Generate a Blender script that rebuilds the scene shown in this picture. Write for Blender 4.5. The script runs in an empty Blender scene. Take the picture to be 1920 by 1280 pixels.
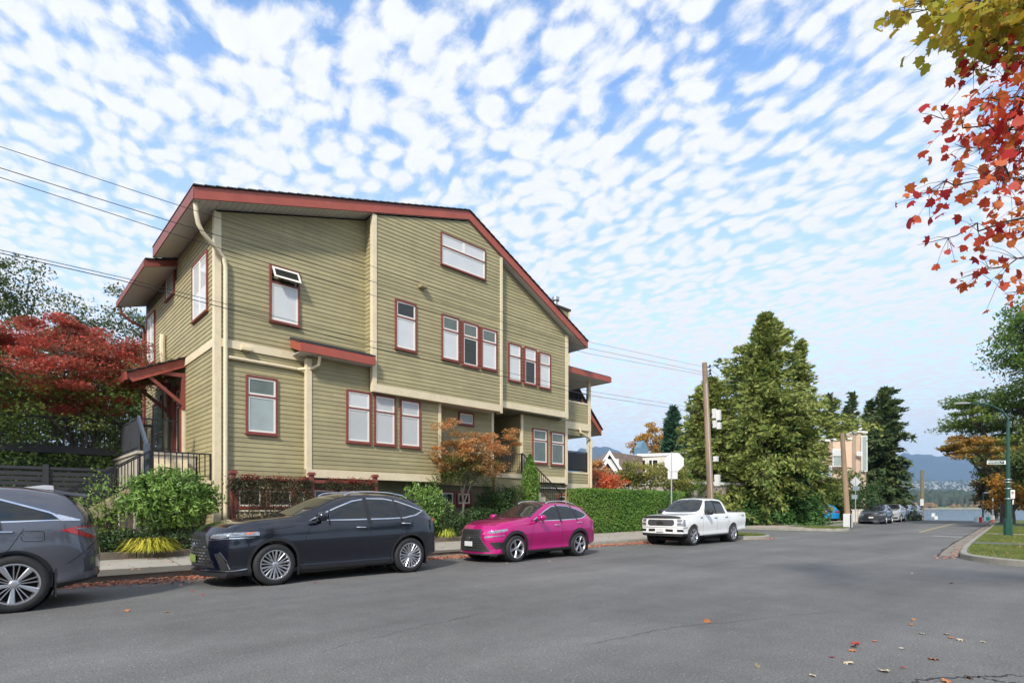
import bpy, bmesh, math, random
import numpy as np
from mathutils import Vector, Matrix, noise
R = math.radians
sc = bpy.context.scene
COL = sc.collection
# ---------------------------------------------------------------- camera
FPX = 1039.0; HV = 949.0; CH = 1.42
FWD = (0.690, 0.724)
cam_d = bpy.data.cameras.new("camera"); cam = bpy.data.objects.new("camera", cam_d); COL.objects.link(cam)
cam_d.sensor_width = 36; cam_d.lens = FPX / 1920 * 36
cam_d.shift_y = (HV - 640) / 1920.0
cam.location = (0, 0, CH); cam.rotation_euler = (R(90), 0, -math.atan2(FWD[0], FWD[1]))
cam_d.clip_start = 0.1; cam_d.clip_end = 20000
sc.camera = cam
# ---------------------------------------------------------------- sky and sun
SUN_EL = R(38); SUN_AZ = R(-150)      # direction to the sun, from +X towards +Y
w = bpy.data.worlds.new("World"); sc.world = w; w.use_nodes = True
nt = w.node_tree; nt.nodes.clear()
N = nt.nodes.new; L = nt.links.new
out = N('ShaderNodeOutputWorld'); bg = N('ShaderNodeBackground'); bg.inputs['Strength'].default_value = 0.15
sky = N('ShaderNodeTexSky'); sky.sky_type = 'NISHITA'; sky.sun_disc = False
sky.sun_elevation = SUN_EL; sky.sun_rotation = math.pi / 2 - SUN_AZ
sky.altitude = 100; sky.air_density = 1.0; sky.dust_density = 0.6; sky.ozone_density = 1.6
tc = N('ShaderNodeTexCoord'); sp = N('ShaderNodeSeparateXYZ'); L(tc.outputs['Generated'], sp.inputs[0])
def mth(op, a, b=None, c=None, clamp=False):
    n = N('ShaderNodeMath'); n.operation = op; n.use_clamp = clamp
    for i, v in enumerate((a, b, c)):
        if v is None: continue
        if isinstance(v, (int, float)): n.inputs[i].default_value = v
        else: L(v, n.inputs[i])
    return n.outputs[0]
zc = mth('MAXIMUM', sp.outputs[2], 0.0)
den = mth('ADD', zc, 0.055)
cx = mth('DIVIDE', sp.outputs[0], den); cy = mth('DIVIDE', sp.outputs[1], den)
cv = N('ShaderNodeCombineXYZ'); L(cx, cv.inputs[0]); L(cy, cv.inputs[1])
mp = N('ShaderNodeMapping'); mp.inputs['Rotation'].default_value = (0, 0, R(-77)); L(cv.outputs[0], mp.inputs[0])
def noi(vec, scale, det, rough, dist=0.0, lac=2.0):
    n = N('ShaderNodeTexNoise'); n.inputs['Scale'].default_value = scale; n.inputs['Detail'].default_value = det
    n.inputs['Roughness'].default_value = rough; n.inputs['Distortion'].default_value = dist
    n.inputs['Lacunarity'].default_value = lac; L(vec, n.inputs['Vector']); return n.outputs['Fac']
wz = N('ShaderNodeTexNoise'); wz.inputs['Scale'].default_value = 4.0; wz.inputs['Detail'].default_value = 2
L(mp.outputs[0], wz.inputs['Vector'])
wo = N('ShaderNodeVectorMath'); wo.operation = 'MULTIPLY_ADD'; wo.inputs[1].default_value = (0.11, 0.11, 0)
L(wz.outputs['Color'], wo.inputs[0]); L(mp.outputs[0], wo.inputs[2])
st = N('ShaderNodeMapping'); st.inputs['Scale'].default_value = (0.9, 1.25, 1); L(wo.outputs[0], st.inputs[0])
vo = N('ShaderNodeTexVoronoi'); vo.feature = 'SMOOTH_F1'; vo.inputs['Scale'].default_value = 17.0
vo.inputs['Smoothness'].default_value = 0.75; vo.inputs['Randomness'].default_value = 0.72; L(st.outputs[0], vo.inputs['Vector'])
n1 = noi(st.outputs[0], 18.0, 9, 0.68, 0.0); n2 = noi(mp.outputs[0], 1.1, 3, 0.5)
puff = mth('SUBTRACT', 1.0, mth('MULTIPLY', vo.outputs['Distance'], 1.45))
a = mth('ADD', mth('MULTIPLY', puff, 0.74), mth('MULTIPLY', n1, 0.75))
a = mth('ADD', a, mth('MULTIPLY', n2, 0.36))
cr = N('ShaderNodeMapRange'); cr.interpolation_type = 'SMOOTHSTEP'; L(a, cr.inputs[0])
cr.inputs[1].default_value = 0.53; cr.inputs[2].default_value = 0.91; cr.inputs[3].default_value = 0; cr.inputs[4].default_value = 1
lowf = N('ShaderNodeMapRange'); L(zc, lowf.inputs[0]); lowf.inputs[1].default_value = -0.02; lowf.inputs[2].default_value = 0.12
lowf.inputs[3].default_value = 0.0; lowf.inputs[4].default_value = 1.0
cover = mth('MULTIPLY', cr.outputs[0], lowf.outputs[0])
mix = N('ShaderNodeMix'); mix.data_type = 'RGBA'; L(cover, mix.inputs['Factor'])
hz = N('ShaderNodeMapRange'); L(zc, hz.inputs[0]); hz.inputs[1].default_value = 0.0; hz.inputs[2].default_value = 0.60
hz.inputs[3].default_value = 1.0; hz.inputs[4].default_value = 0.0
skm = N('ShaderNodeMix'); skm.data_type = 'RGBA'; L(hz.outputs[0], skm.inputs['Factor'])
skt = N('ShaderNodeMix'); skt.data_type = 'RGBA'; skt.blend_type = 'MULTIPLY'; skt.inputs['Factor'].default_value = 1
L(sky.outputs[0], skt.inputs['A']); skt.inputs['B'].default_value = (1.15, 1.30, 1.40, 1)
L(skt.outputs['Result'], skm.inputs['A']); skm.inputs['B'].default_value = (3.7, 4.1, 4.6, 1)
L(skm.outputs['Result'], mix.inputs['A'])
shade = N('ShaderNodeMix'); shade.data_type = 'RGBA'
L(mth('MULTIPLY', n1, 1.0), shade.inputs['Factor']); shade.inputs['A'].default_value = (3.6, 3.72, 3.95, 1); shade.inputs['B'].default_value = (4.55, 4.55, 4.55, 1)
L(shade.outputs['Result'], mix.inputs['B'])
L(mix.outputs['Result'], bg.inputs['Color']); L(bg.outputs[0], out.inputs[0])
sd = bpy.data.lights.new("sun", 'SUN'); sd.energy = 2.9; sd.angle = R(6); sd.color = (1.0, 0.94, 0.84)
so = bpy.data.objects.new("sun", sd); COL.objects.link(so)
dirv = Vector((math.cos(SUN_EL) * math.cos(SUN_AZ), math.cos(SUN_EL) * math.sin(SUN_AZ), math.sin(SUN_EL)))
so.rotation_euler = dirv.to_track_quat('Z', 'Y').to_euler(); so.location = (0, 0, 40)
sc.view_settings.view_transform = 'Standard'; sc.view_settings.look = 'None'
sc.view_settings.gamma = 1; sc.view_settings.exposure = 0.74
sc.cycles.max_bounces = 5; sc.cycles.diffuse_bounces = 2; sc.cycles.transparent_max_bounces = 8
# ---------------------------------------------------------------- picture -> place, on a chosen real plane
def ray(u): l = (u - 960) / FPX; return FWD[0] + FWD[1] * l, FWD[1] - FWD[0] * l
def W(u, v, T): a, b = ray(u); D = T / b; return Vector((D * a, T, CH + (HV - v) / FPX * D))
def S(u, v, s): a, b = ray(u); D = s / a; return Vector((s, D * b, CH + (HV - v) / FPX * D))
def G(u, v, z=0): a, b = ray(u); D = (CH - z) * FPX / (v - HV); return Vector((D * a, D * b, z))
def P(u, v, D): a, b = ray(u); return Vector((D * a, D * b, CH + (HV - v) / FPX * D))
# ---------------------------------------------------------------- object helpers
WL = {}
def tag(o, label=None, cat=None, group=None, kind=None):
    if label: o['label'] = label
    if cat: o['category'] = cat
    if group: o['group'] = group
    if kind: o['kind'] = kind
    return o
def thing(name, label, cat, loc=(0, 0, 0), rz=0, group=None):
    o = bpy.data.objects.new(name, None); COL.objects.link(o); o.empty_display_size = 0.3
    o.location = loc; o.rotation_euler = (0, 0, rz); WL[o.name] = Vector(loc)
    return tag(o, label, cat, group)
def link(name, me, m, parent=None, local=False):
    o = bpy.data.objects.new(name, me); COL.objects.link(o)
    if m is not None:
        me.materials.clear(); me.materials.append(m)
    WL[o.name] = Vector((0, 0, 0))
    if parent is not None:
        o.parent = parent
        if not local: o.location = -WL[parent.name]
    return o
def copy_tree(o, parent=None):
    c = o.copy(); COL.objects.link(c); WL[c.name] = WL[o.name]
    if parent: c.parent = parent
    for ch in list(o.children): copy_tree(ch, c)
    return c
class MB:
    def __init__(s): s.v = []; s.f = []
    def add(s, vs, fs):
        n = len(s.v); s.v += [tuple(p) for p in vs]; s.f += [tuple(i + n for i in f) for f in fs]; return s
    def box(s, a, b):
        x0, y0, z0 = a; x1, y1, z1 = b
        if x0 > x1: x0, x1 = x1, x0
        if y0 > y1: y0, y1 = y1, y0
        if z0 > z1: z0, z1 = z1, z0
        return s.add([(x0,y0,z0),(x1,y0,z0),(x1,y1,z0),(x0,y1,z0),(x0,y0,z1),(x1,y0,z1),(x1,y1,z1),(x0,y1,z1)],
                     [(0,3,2,1),(4,5,6,7),(0,1,5,4),(1,2,6,5),(2,3,7,6),(3,0,4,7)])
    def bar(s, p, q, wd, ht, up=(0, 0, 1)):
        p = Vector(p); q = Vector(q); d = (q - p).normalized(); u = Vector(up)
        sd_ = d.cross(u)
        if sd_.length < 1e-4: sd_ = d.cross(Vector((0, 1, 0)))
        sd_.normalize(); u = sd_.cross(d).normalized()
        vs = []
        for c in (p, q):
            for i, j in ((-1,-1),(1,-1),(1,1),(-1,1)): vs.append(c + sd_ * (i * wd / 2) + u * (j * ht / 2))
        return s.add(vs, [(0,3,2,1),(4,5,6,7),(0,1,5,4),(1,2,6,5),(2,3,7,6),(3,0,4,7)])
    def prism(s, pts, off):
        n = len(pts); o = Vector(off); vs = [Vector(p) for p in pts] + [Vector(p) + o for p in pts]
        return s.add(vs, [tuple(range(n)), tuple(range(2 * n - 1, n - 1, -1))] + [(i, n + i, n + (i + 1) % n, (i + 1) % n) for i in range(n)])
    def tube(s, pts, rad, n=8, cap=True):
        pts = [Vector(p) for p in pts]; m = len(pts)
        if isinstance(rad, (int, float)): rad = [rad] * m
        vs = []; prev = None
        for i in range(m):
            d = (pts[min(i + 1, m - 1)] - pts[max(i - 1, 0)]).normalized()
            if prev is None:
                a = d.cross(Vector((0, 0, 1)))
                if a.length < 0.05: a = d.cross(Vector((1, 0, 0)))
            else: a = prev - d * prev.dot(d)
            a.normalize(); prev = a; b = d.cross(a)
            for k in range(n):
                t = 2 * math.pi * k / n; vs.append(pts[i] + (a * math.cos(t) + b * math.sin(t)) * rad[i])
        fs = [(i*n+k, i*n+(k+1)%n, (i+1)*n+(k+1)%n, (i+1)*n+k) for i in range(m-1) for k in range(n)]
        if cap: fs += [tuple(range(n - 1, -1, -1)), tuple(range((m-1)*n, m*n))]
        return s.add(vs, fs)
    def lathe(s, prof, c=(0,0,0), axis='Z', n=24):
        m = len(prof); vs = []
        for r, h in prof:
            for k in range(n):
                t = 2 * math.pi * k / n; x, y = r * math.cos(t), r * math.sin(t)
                vs.append({'Z': (c[0]+x, c[1]+y, c[2]+h), 'Y': (c[0]+x, c[1]+h, c[2]+y), 'X': (c[0]+h, c[1]+x, c[2]+y)}[axis])
        return s.add(vs, [(i*n+k, i*n+(k+1)%n, (i+1)*n+(k+1)%n, (i+1)*n+k) for i in range(m-1) for k in range(n)])
    def mesh(s, name):
        me = bpy.data.meshes.new(name); me.from_pydata(s.v, [], s.f); me.validate(); me.update(); return me
    def build(s, name, m, parent=None, local=False, smooth=False, bevel=0, ang=35):
        me = s.mesh(name)
        if bevel:
            bm = bmesh.new(); bm.from_mesh(me); bmesh.ops.remove_doubles(bm, verts=bm.verts, dist=1e-5)
            bmesh.ops.recalc_face_normals(bm, faces=bm.faces)
            es = [e for e in bm.edges if len(e.link_faces) == 2 and e.calc_face_angle(0) > 0.5]
            bmesh.ops.bevel(bm, geom=es, offset=bevel, segments=2, affect='EDGES', profile=0.7); bm.to_mesh(me); bm.free()
        if smooth: me.shade_smooth(); me.set_sharp_from_angle(angle=R(ang))
        return link(name, me, m, parent, local)
# ---------------------------------------------------------------- materials
MC = {}
def pmat(name, col, rough=0.6, var=0.12, scale=3.0, bump=0.0, bscale=40, metal=0.0, coat=0.0, spec=0.5, streak=0, dirt=None, flake=0):
    if name in MC: return MC[name]
    m = bpy.data.materials.new(name); m.use_nodes = True; t = m.node_tree; b = t.nodes['Principled BSDF']
    b.inputs['Roughness'].default_value = rough; b.inputs['Metallic'].default_value = metal
    b.inputs['Specular IOR Level'].default_value = spec
    b.inputs['Coat Weight'].default_value = coat; b.inputs['Coat Roughness'].default_value = 0.03
    tcn = t.nodes.new('ShaderNodeTexCoord')
    co = tcn.outputs['Object']
    if streak:
        mpp = t.nodes.new('ShaderNodeMapping'); mpp.inputs['Scale'].default_value = (1, 1, 1.0 / streak); t.links.new(co, mpp.inputs[0]); co2 = mpp.outputs[0]
    else: co2 = co
    n = t.nodes.new('ShaderNodeTexNoise'); n.inputs['Scale'].default_value = scale; n.inputs['Detail'].default_value = 6; n.inputs['Roughness'].default_value = 0.62
    t.links.new(co2, n.inputs['Vector'])
    mr = t.nodes.new('ShaderNodeMapRange'); mr.inputs[1].default_value = 0.3; mr.inputs[2].default_value = 0.7
    mr.inputs[3].default_value = 1 - var; mr.inputs[4].default_value = 1 + var; t.links.new(n.outputs['Fac'], mr.inputs[0])
    mx = t.nodes.new('ShaderNodeMix'); mx.data_type = 'RGBA'; mx.blend_type = 'MULTIPLY'; mx.inputs['Factor'].default_value = 1
    mx.inputs['A'].default_value = (*col, 1); t.links.new(mr.outputs[0], mx.inputs['B'])
    cur = mx.outputs['Result']
    if dirt:
        n3 = t.nodes.new('ShaderNodeTexNoise'); n3.inputs['Scale'].default_value = dirt[1]; n3.inputs['Detail'].default_value = 8; n3.inputs['Roughness'].default_value = 0.7
        t.links.new(co2, n3.inputs['Vector'])
        m3 = t.nodes.new('ShaderNodeMapRange'); m3.inputs[1].default_value = 0.5; m3.inputs[2].default_value = 0.75; m3.inputs[4].default_value = dirt[2]
        t.links.new(n3.outputs['Fac'], m3.inputs[0])
        m4 = t.nodes.new('ShaderNodeMix'); m4.data_type = 'RGBA'; t.links.new(m3.outputs[0], m4.inputs['Factor'])
        t.links.new(cur, m4.inputs['A']); m4.inputs['B'].default_value = (*dirt[0], 1); cur = m4.outputs['Result']
    t.links.new(cur, b.inputs['Base Color'])
    if bump:
        n2 = t.nodes.new('ShaderNodeTexNoise'); n2.inputs['Scale'].default_value = bscale; n2.inputs['Detail'].default_value = 4
        t.links.new(co2, n2.inputs['Vector']); bp = t.nodes.new('ShaderNodeBump'); bp.inputs['Strength'].default_value = bump; bp.inputs['Distance'].default_value = 0.01
        t.links.new(n2.outputs['Fac'], bp.inputs['Height']); t.links.new(bp.outputs[0], b.inputs['Normal'])
    MC[name] = m; return m
def island_var(m, amt):
    # every separate board a slightly different tone
    t = m.node_tree; b = t.nodes['Principled BSDF']; src = b.inputs['Base Color'].links[0].from_socket
    g = t.nodes.new('ShaderNodeNewGeometry'); mr = t.nodes.new('ShaderNodeMapRange'); mr.inputs[3].default_value = 1 - amt; mr.inputs[4].default_value = 1 + amt; t.links.new(g.outputs['Random Per Island'], mr.inputs[0])
    mx = t.nodes.new('ShaderNodeMix'); mx.data_type = 'RGBA'; mx.blend_type = 'MULTIPLY'; mx.inputs['Factor'].default_value = 1; t.links.new(src, mx.inputs['A']); t.links.new(mr.outputs[0], mx.inputs['B']); t.links.new(mx.outputs['Result'], b.inputs['Base Color'])
def leafmat(name, cols, trans=0.3, rough=0.5, spec=0.3, rnd=.5):
    if name in MC: return MC[name]
    gn = 1.0 if name.startswith('far_') or name in ('leaf_litter_mix', 'berry_mix', 'vine_mix') else 1.2 if name.startswith('overhead') else 1.4
    cols = [tuple(min(.75, c * gn) for c in q) for q in cols]
    m = bpy.data.materials.new(name); m.use_nodes = True; t = m.node_tree; b = t.nodes['Principled BSDF']
    g = t.nodes.new('ShaderNodeNewGeometry'); rp = t.nodes.new('ShaderNodeValToRGB')
    tcn = t.nodes.new('ShaderNodeTexCoord'); n = t.nodes.new('ShaderNodeTexNoise'); n.inputs['Scale'].default_value = 0.9; n.inputs['Detail'].default_value = 3
    t.links.new(tcn.outputs['Object'], n.inputs['Vector'])
    ad = t.nodes.new('ShaderNodeMath'); ad.operation = 'MULTIPLY_ADD'; ad.inputs[1].default_value = rnd; t.links.new(g.outputs['Random Per Island'], ad.inputs[0])
    mr = t.nodes.new('ShaderNodeMapRange'); mr.inputs[1].default_value = 0.3; mr.inputs[2].default_value = 0.7; mr.inputs[4].default_value = 1.0 - rnd
    t.links.new(n.outputs['Fac'], mr.inputs[0]); t.links.new(mr.outputs[0], ad.inputs[2]); t.links.new(ad.outputs[0], rp.inputs[0])
    e = rp.color_ramp.elements
    for i, c in enumerate(cols):
        p = i / max(1, len(cols) - 1)
        if i == 0: e[0].position = 0; e[0].color = (*c, 1)
        elif i == len(cols) - 1: e[1].position = 1; e[1].color = (*c, 1)
    for i, c in enumerate(cols[1:-1]): x = e.new((i + 1) / (len(cols) - 1)); x.color = (*c, 1)
    t.links.new(rp.outputs[0], b.inputs['Base Color']); b.inputs['Roughness'].default_value = rough; b.inputs['Specular IOR Level'].default_value = spec
    tr = t.nodes.new('ShaderNodeBsdfTranslucent'); t.links.new(rp.outputs[0], tr.inputs[0])
    ms = t.nodes.new('ShaderNodeMixShader'); ms.inputs[0].default_value = trans
    t.links.new(b.outputs[0], ms.inputs[1]); t.links.new(tr.outputs[0], ms.inputs[2]); t.links.new(ms.outputs[0], t.nodes['Material Output'].inputs[0])
    MC[name] = m; return m
SIDING = pmat('olive_siding', (0.338, 0.294, 0.158), 0.62, 0.10, 1.6, 0.15, 30, streak=0, dirt=((0.24, 0.215, 0.12), 2.2, 0.45))
island_var(SIDING, .09)
CREAM = pmat('cream_trim', (0.70, 0.60, 0.41), 0.5, 0.06, 2, dirt=((0.36, 0.31, 0.22), 5, 0.35))
WHITEF = pmat('white_sash', (0.78, 0.75, 0.68), 0.4, 0.04, 3)
RED = pmat('barn_red_trim', (0.215, 0.052, 0.038), 0.5, 0.12, 3, dirt=((0.16, 0.05, 0.04), 4, 0.3))
FASC = pmat('brick_red_fascia', (0.345, 0.078, 0.050), 0.45, 0.12, 2, dirt=((0.24, 0.06, 0.045), 3, 0.5))
SHING = pmat('dark_shingle', (0.035, 0.034, 0.036), 0.85, 0.3, 12, 0.6, 30)
METALD = pmat('black_metal', (0.012, 0.012, 0.014), 0.4, 0.1, 5)
GREYP = pmat('charcoal_paint', (0.045, 0.048, 0.055), 0.55, 0.15, 4)
def soffit_mat():
    m = pmat('soffit_vinyl', (0.50, 0.49, 0.46), 0.6, 0.04, 3); return m
SOFF = soffit_mat()
def glassy(name, col, rough=0.03, slats=0, blotch=0):
    m = bpy.data.materials.new(name); m.use_nodes = True; t = m.node_tree; b = t.nodes['Principled BSDF']
    b.inputs['Base Color'].default_value = (*col, 1); b.inputs['Roughness'].default_value = 0.7; b.inputs['Specular IOR Level'].default_value = 0.1
    b.inputs['Coat Weight'].default_value = 1; b.inputs['Coat Roughness'].default_value = rough; b.inputs['Coat IOR'].default_value = 1.55
    tcn = t.nodes.new('ShaderNodeTexCoord')
    if slats:
        wv = t.nodes.new('ShaderNodeTexWave'); wv.bands_direction = 'Z'; wv.inputs['Scale'].default_value = slats; wv.wave_profile = 'SAW'
        t.links.new(tcn.outputs['Object'], wv.inputs['Vector']); rp = t.nodes.new('ShaderNodeMix'); rp.data_type = 'RGBA'
        t.links.new(wv.outputs['Fac'], rp.inputs['Factor']); rp.inputs['A'].default_value = (*[c * .62 for c in col], 1); rp.inputs['B'].default_value = (*[min(1, c * 1.12) for c in col], 1)
        t.links.new(rp.outputs['Result'], b.inputs['Base Color'])
    if blotch:
        n = t.nodes.new('ShaderNodeTexNoise'); n.inputs['Scale'].default_value = 2.4; n.inputs['Detail'].default_value = 5; t.links.new(tcn.outputs['Object'], n.inputs['Vector'])
        rp = t.nodes.new('ShaderNodeMix'); rp.data_type = 'RGBA'; t.links.new(n.outputs['Fac'], rp.inputs['Factor'])
        rp.inputs['A'].default_value = (*[c * (1 - blotch) for c in col], 1); rp.inputs['B'].default_value = (*[min(1, c * (1 + blotch)) for c in col], 1)
        t.links.new(rp.outputs['Result'], b.inputs['Base Color'])
    return m
PANES = {'white': glassy('white_blind_behind_glass', (0.58, 0.60, 0.60), .03, 0, .10), 'slat': glassy('slatted_blind_behind_glass', (0.55, 0.57, 0.56), 0.03, 9.0),
         'grey': glassy('curtain_behind_glass', (0.33, 0.38, 0.37), 0.03, 0, 0.25), 'dark': glassy('dark_window_glass', (0.02, 0.024, 0.02), 0.02),
         'mid': glassy('dim_window_glass', (0.11, 0.14, 0.12), 0.02, 0, 0.4)}
# ================================================================ THE SETTING
def nodes_of(m): return m.node_tree.nodes, m.node_tree.links
def asphalt():
    m = bpy.data.materials.new('asphalt'); m.use_nodes = True; nd, ln = nodes_of(m); b = nd['Principled BSDF']
    tcn = nd.new('ShaderNodeTexCoord'); co = tcn.outputs['Object']
    def nz(s, d, r=0.6, vec=co):
        n = nd.new('ShaderNodeTexNoise'); n.inputs['Scale'].default_value = s; n.inputs['Detail'].default_value = d; n.inputs['Roughness'].default_value = r; ln.new(vec, n.inputs['Vector']); return n.outputs['Fac']
    def mr(x, a, b_, c, d):
        n = nd.new('ShaderNodeMapRange'); ln.new(x, n.inputs[0])
        for i, q in enumerate((a, b_, c, d)): n.inputs[i + 1].default_value = q
        return n.outputs[0]
    def mul(x, y):
        n = nd.new('ShaderNodeMath'); n.operation = 'MULTIPLY'; ln.new(x, n.inputs[0])
        if isinstance(y, float): n.inputs[1].default_value = y
        else: ln.new(y, n.inputs[1])
        return n.outputs[0]
    mp2 = nd.new('ShaderNodeMapping'); mp2.inputs['Scale'].default_value = (0.10, 0.75, 1); ln.new(co, mp2.inputs[0])
    big = mr(nz(0.22, 5), 0.32, 0.68, 0.80, 1.18); lane = mr(nz(1.0, 4, 0.55, mp2.outputs[0]), 0.3, 0.7, 0.84, 1.16)
    mid = mr(nz(2.0, 7, 0.75), 0.3, 0.7, 0.88, 1.12); fine = mr(nz(48, 4, 0.75), 0.3, 0.7, 0.50, 1.55)
    v = nd.new('ShaderNodeTexVoronoi'); v.inputs['Scale'].default_value = 85; ln.new(co, v.inputs['Vector'])
    chip = mr(v.outputs['Color'], 0.86, 0.97, 1.0, 2.2)
    ln.new(mul(mul(mul(big, lane), mul(mid, fine)), chip), mxi(nd, b, ln))
    bp = nd.new('ShaderNodeBump'); bp.inputs['Strength'].default_value = 0.55; bp.inputs['Distance'].default_value = 0.004; ln.new(v.outputs['Distance'], bp.inputs['Height']); ln.new(bp.outputs[0], b.inputs['Normal'])
    b.inputs['Roughness'].default_value = 0.82; b.inputs['Specular IOR Level'].default_value = 0.35
    return m
def mxi(nd, b, ln):
    mx = nd.new('ShaderNodeMix'); mx.data_type = 'RGBA'; mx.blend_type = 'MULTIPLY'; mx.inputs['Factor'].default_value = 1
    mx.inputs['A'].default_value = (0.126, 0.124, 0.120, 1); ln.new(mx.outputs['Result'], b.inputs['Base Color']); return mx.inputs['B']
ASPH = asphalt()
CONC = pmat('sidewalk_concrete', (0.34, 0.315, 0.27), 0.8, 0.14, 1.5, 0.3, 60, dirt=((0.16, 0.14, 0.11), 3, 0.5))
KERB = pmat('kerb_concrete', (0.27, 0.255, 0.215), 0.85, 0.2, 2.5, 0.4, 50, dirt=((0.12, 0.11, 0.09), 4, 0.6))
SOIL = pmat('garden_soil', (0.055, 0.042, 0.028), 0.95, 0.4, 5, 0.8, 20)
GRASSG = pmat('lawn_ground', (0.085, 0.12, 0.032), 0.95, 0.35, 1.6, 0.8, 60, dirt=((0.13, 0.12, 0.05), 2.5, 0.7))
def hz_(s): return 0.0 if s < 71 else -0.055 * (s - 71) if s < 220 else -8.2
def sheet(name, pts, z, m, nx=1, kind='structure', slope=True):
    # a flat polygon cut into strips along s so that it can follow the road over its crest
    bm = bmesh.new(); vs = [bm.verts.new((p[0], p[1], 0)) for p in pts]; bm.faces.new(vs)
    xs = [71, 76, 82, 90, 100, 120, 160, 220]
    for x in xs:
        if min(p[0] for p in pts) < x < max(p[0] for p in pts):
            bmesh.ops.bisect_plane(bm, geom=bm.verts[:] + bm.edges[:] + bm.faces[:], plane_co=(x, 0, 0), plane_no=(1, 0, 0))
    bm.normal_update()
    for f in bm.faces:
        if f.normal.z < 0: f.normal_flip()
    for v in bm.verts:
        zz = z(v.co.x, v.co.y) if callable(z) else z
        v.co.z = zz + hz_(v.co.x)
    me = bpy.data.meshes.new(name); bm.to_mesh(me); bm.free()
    o = link(name, me, m); tag(o, kind=kind); return o
sheet('ground', [(-400, -400), (400, -400), (400, 400), (-400, 400)], -0.06, GRASSG)
road_pts = [(-40, -60), (17.6, -60), (17.6, 2.6), (38, 4.0), (59, 5.4), (75, 6.6), (130, 11), (130, 21), (75, 15), (46, 13), (39.5, 12.6), (37.5, 10.6), (34.2, 14), (34.2, 60), (26.6, 60), (26.6, 13), (24, 10.5), (22, 12.6), (-40, 13.3)]
sheet('road', [(-80, -80), (20, -80), (20, 3), (130, 11.5), (130, 40), (34, 60), (26, 60), (-80, 60)], 0.0, ASPH)
def smooth(poly, n=3):
    p = [Vector(q).to_2d() if len(q) > 2 else Vector(q) for q in poly]
    for _ in range(n):
        q = [p[0]]
        for i in range(len(p) - 1):
            a, b = p[i], p[i + 1]; q += [a * .75 + b * .25, a * .25 + b * .75]
        q.append(p[-1]); p = q
    return p
def kerb(name, pl, wd=0.16, ht=0.15, side=1, m=None):
    # pl: road-side edge; side=+1 puts the kerb to the left of the direction of travel
    b = MB(); n = len(pl); vs = []
    for i in range(n):
        d = (pl[min(i + 1, n - 1)] - pl[max(i - 1, 0)]).normalized(); nn = Vector((-d.y, d.x)) * side
        h0 = hz_(pl[i].x)
        for off, z in ((0, -0.04), (0.012, ht - 0.02), (0.035, ht), (wd, ht + 0.004), (wd, -0.04)):
            q = pl[i] + nn * off; vs.append((q.x, q.y, z + h0))
    fs = [(i*5+k, i*5+k+1, (i+1)*5+k+1, (i+1)*5+k) for i in range(n - 1) for k in range(4)]
    b.add(vs, fs); me = b.mesh(name); bm = bmesh.new(); bm.from_mesh(me); bmesh.ops.recalc_face_normals(bm, faces=bm.faces); bm.to_mesh(me); bm.free()
    o = link(name, me, m or KERB); return tag(o, kind='structure')
KL1 = smooth([(-30, 13.1), (2, 12.62), (12, 12.45), (20.6, 12.3), (22.6, 11.9), (23.2, 10.4), (24.3, 9.75), (25.6, 9.9), (26.4, 11.2), (26.6, 13.5), (26.8, 30)])
KL2 = smooth([(34.4, 30), (34.4, 14), (34.7, 10.9), (35.8, 9.7), (37.4, 9.9), (39, 11.7), (41.5, 12.5), (72, 15.0), (100, 17.2)])
KR = smooth([(16.6, -40), (17.0, -6), (17.3, 0.0), (17.7, 1.3), (18.5, 2.2), (20.0, 2.75), (38, 4.0), (59, 5.45), (75, 6.6), (100, 8.6)])
kerb('kerb', KL1, side=1); kerb('kerb', KL2, side=1); kerb('kerb', KR, side=-1)
def inset(pl, off, side): 
    n = len(pl); r = []
    for i in range(n):
        d = (pl[min(i + 1, n - 1)] - pl[max(i - 1, 0)]).normalized(); r.append(pl[i] + Vector((-d.y, d.x)) * side * off)
    return r
# raised land inside the kerbs
def zside(s, t): return 0.145 + max(0.0, min(1.0, (t - 12.8) / 1.8)) * 0.12
k1 = inset(KL1, 0.10, 1)
sheet('house_lot', [(p.x, p.y) for p in k1] + [(26.9, 60), (-30, 60)], 0.142, GRASSG)
swp = [p for p in KL1 if p.x < 20.2 and p.y > 12.2]
sw = [(p.x, p.y) for p in inset(swp, 0.165, 1)]
sx0 = sw[0][0]; sx1 = sw[-1][0]
def strip(name, front, back, zf, zb, m):
    b = MB(); n = len(front)
    vs = [(p[0], p[1], zf) for p in front] + [(p[0], p[1], zb) for p in back]
    b.add(vs, [(i, i + 1, n + i + 1, n + i) for i in range(n - 1)]); return tag(b.build(name, m), kind='structure')
# sidewalk in slabs with joints
xs = np.arange(-30, 26.2, 1.5); b = MB()
def kt(s):
    for i in range(len(KL1) - 1):
        if KL1[i].x <= s <= KL1[i + 1].x and KL1[i].y > 12.2: return KL1[i].y + (KL1[i + 1].y - KL1[i].y) * (s - KL1[i].x) / (KL1[i + 1].x - KL1[i].x + 1e-9)
    return 12.3
for x in xs:
    x2 = x + 1.485; a0, a1 = kt(x) + .17, kt(x2) + .17
    b.add([(x, a0, .155), (x2, a1, .155), (x2, 14.6, .27), (x, 14.6, .27)], [(0, 1, 2, 3)])
tag(b.build('sidewalk', CONC), kind='structure')
b = MB(); b.add([(-30, 12.7, .146), (26.2, 12.35, .146), (26.2, 14.6, .262), (-30, 14.6, .262)], [(0, 1, 2, 3)])
tag(b.build('sidewalk_base', pmat('joint_dark', (0.09, 0.08, 0.065), 0.9, .2)), kind='structure')
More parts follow.
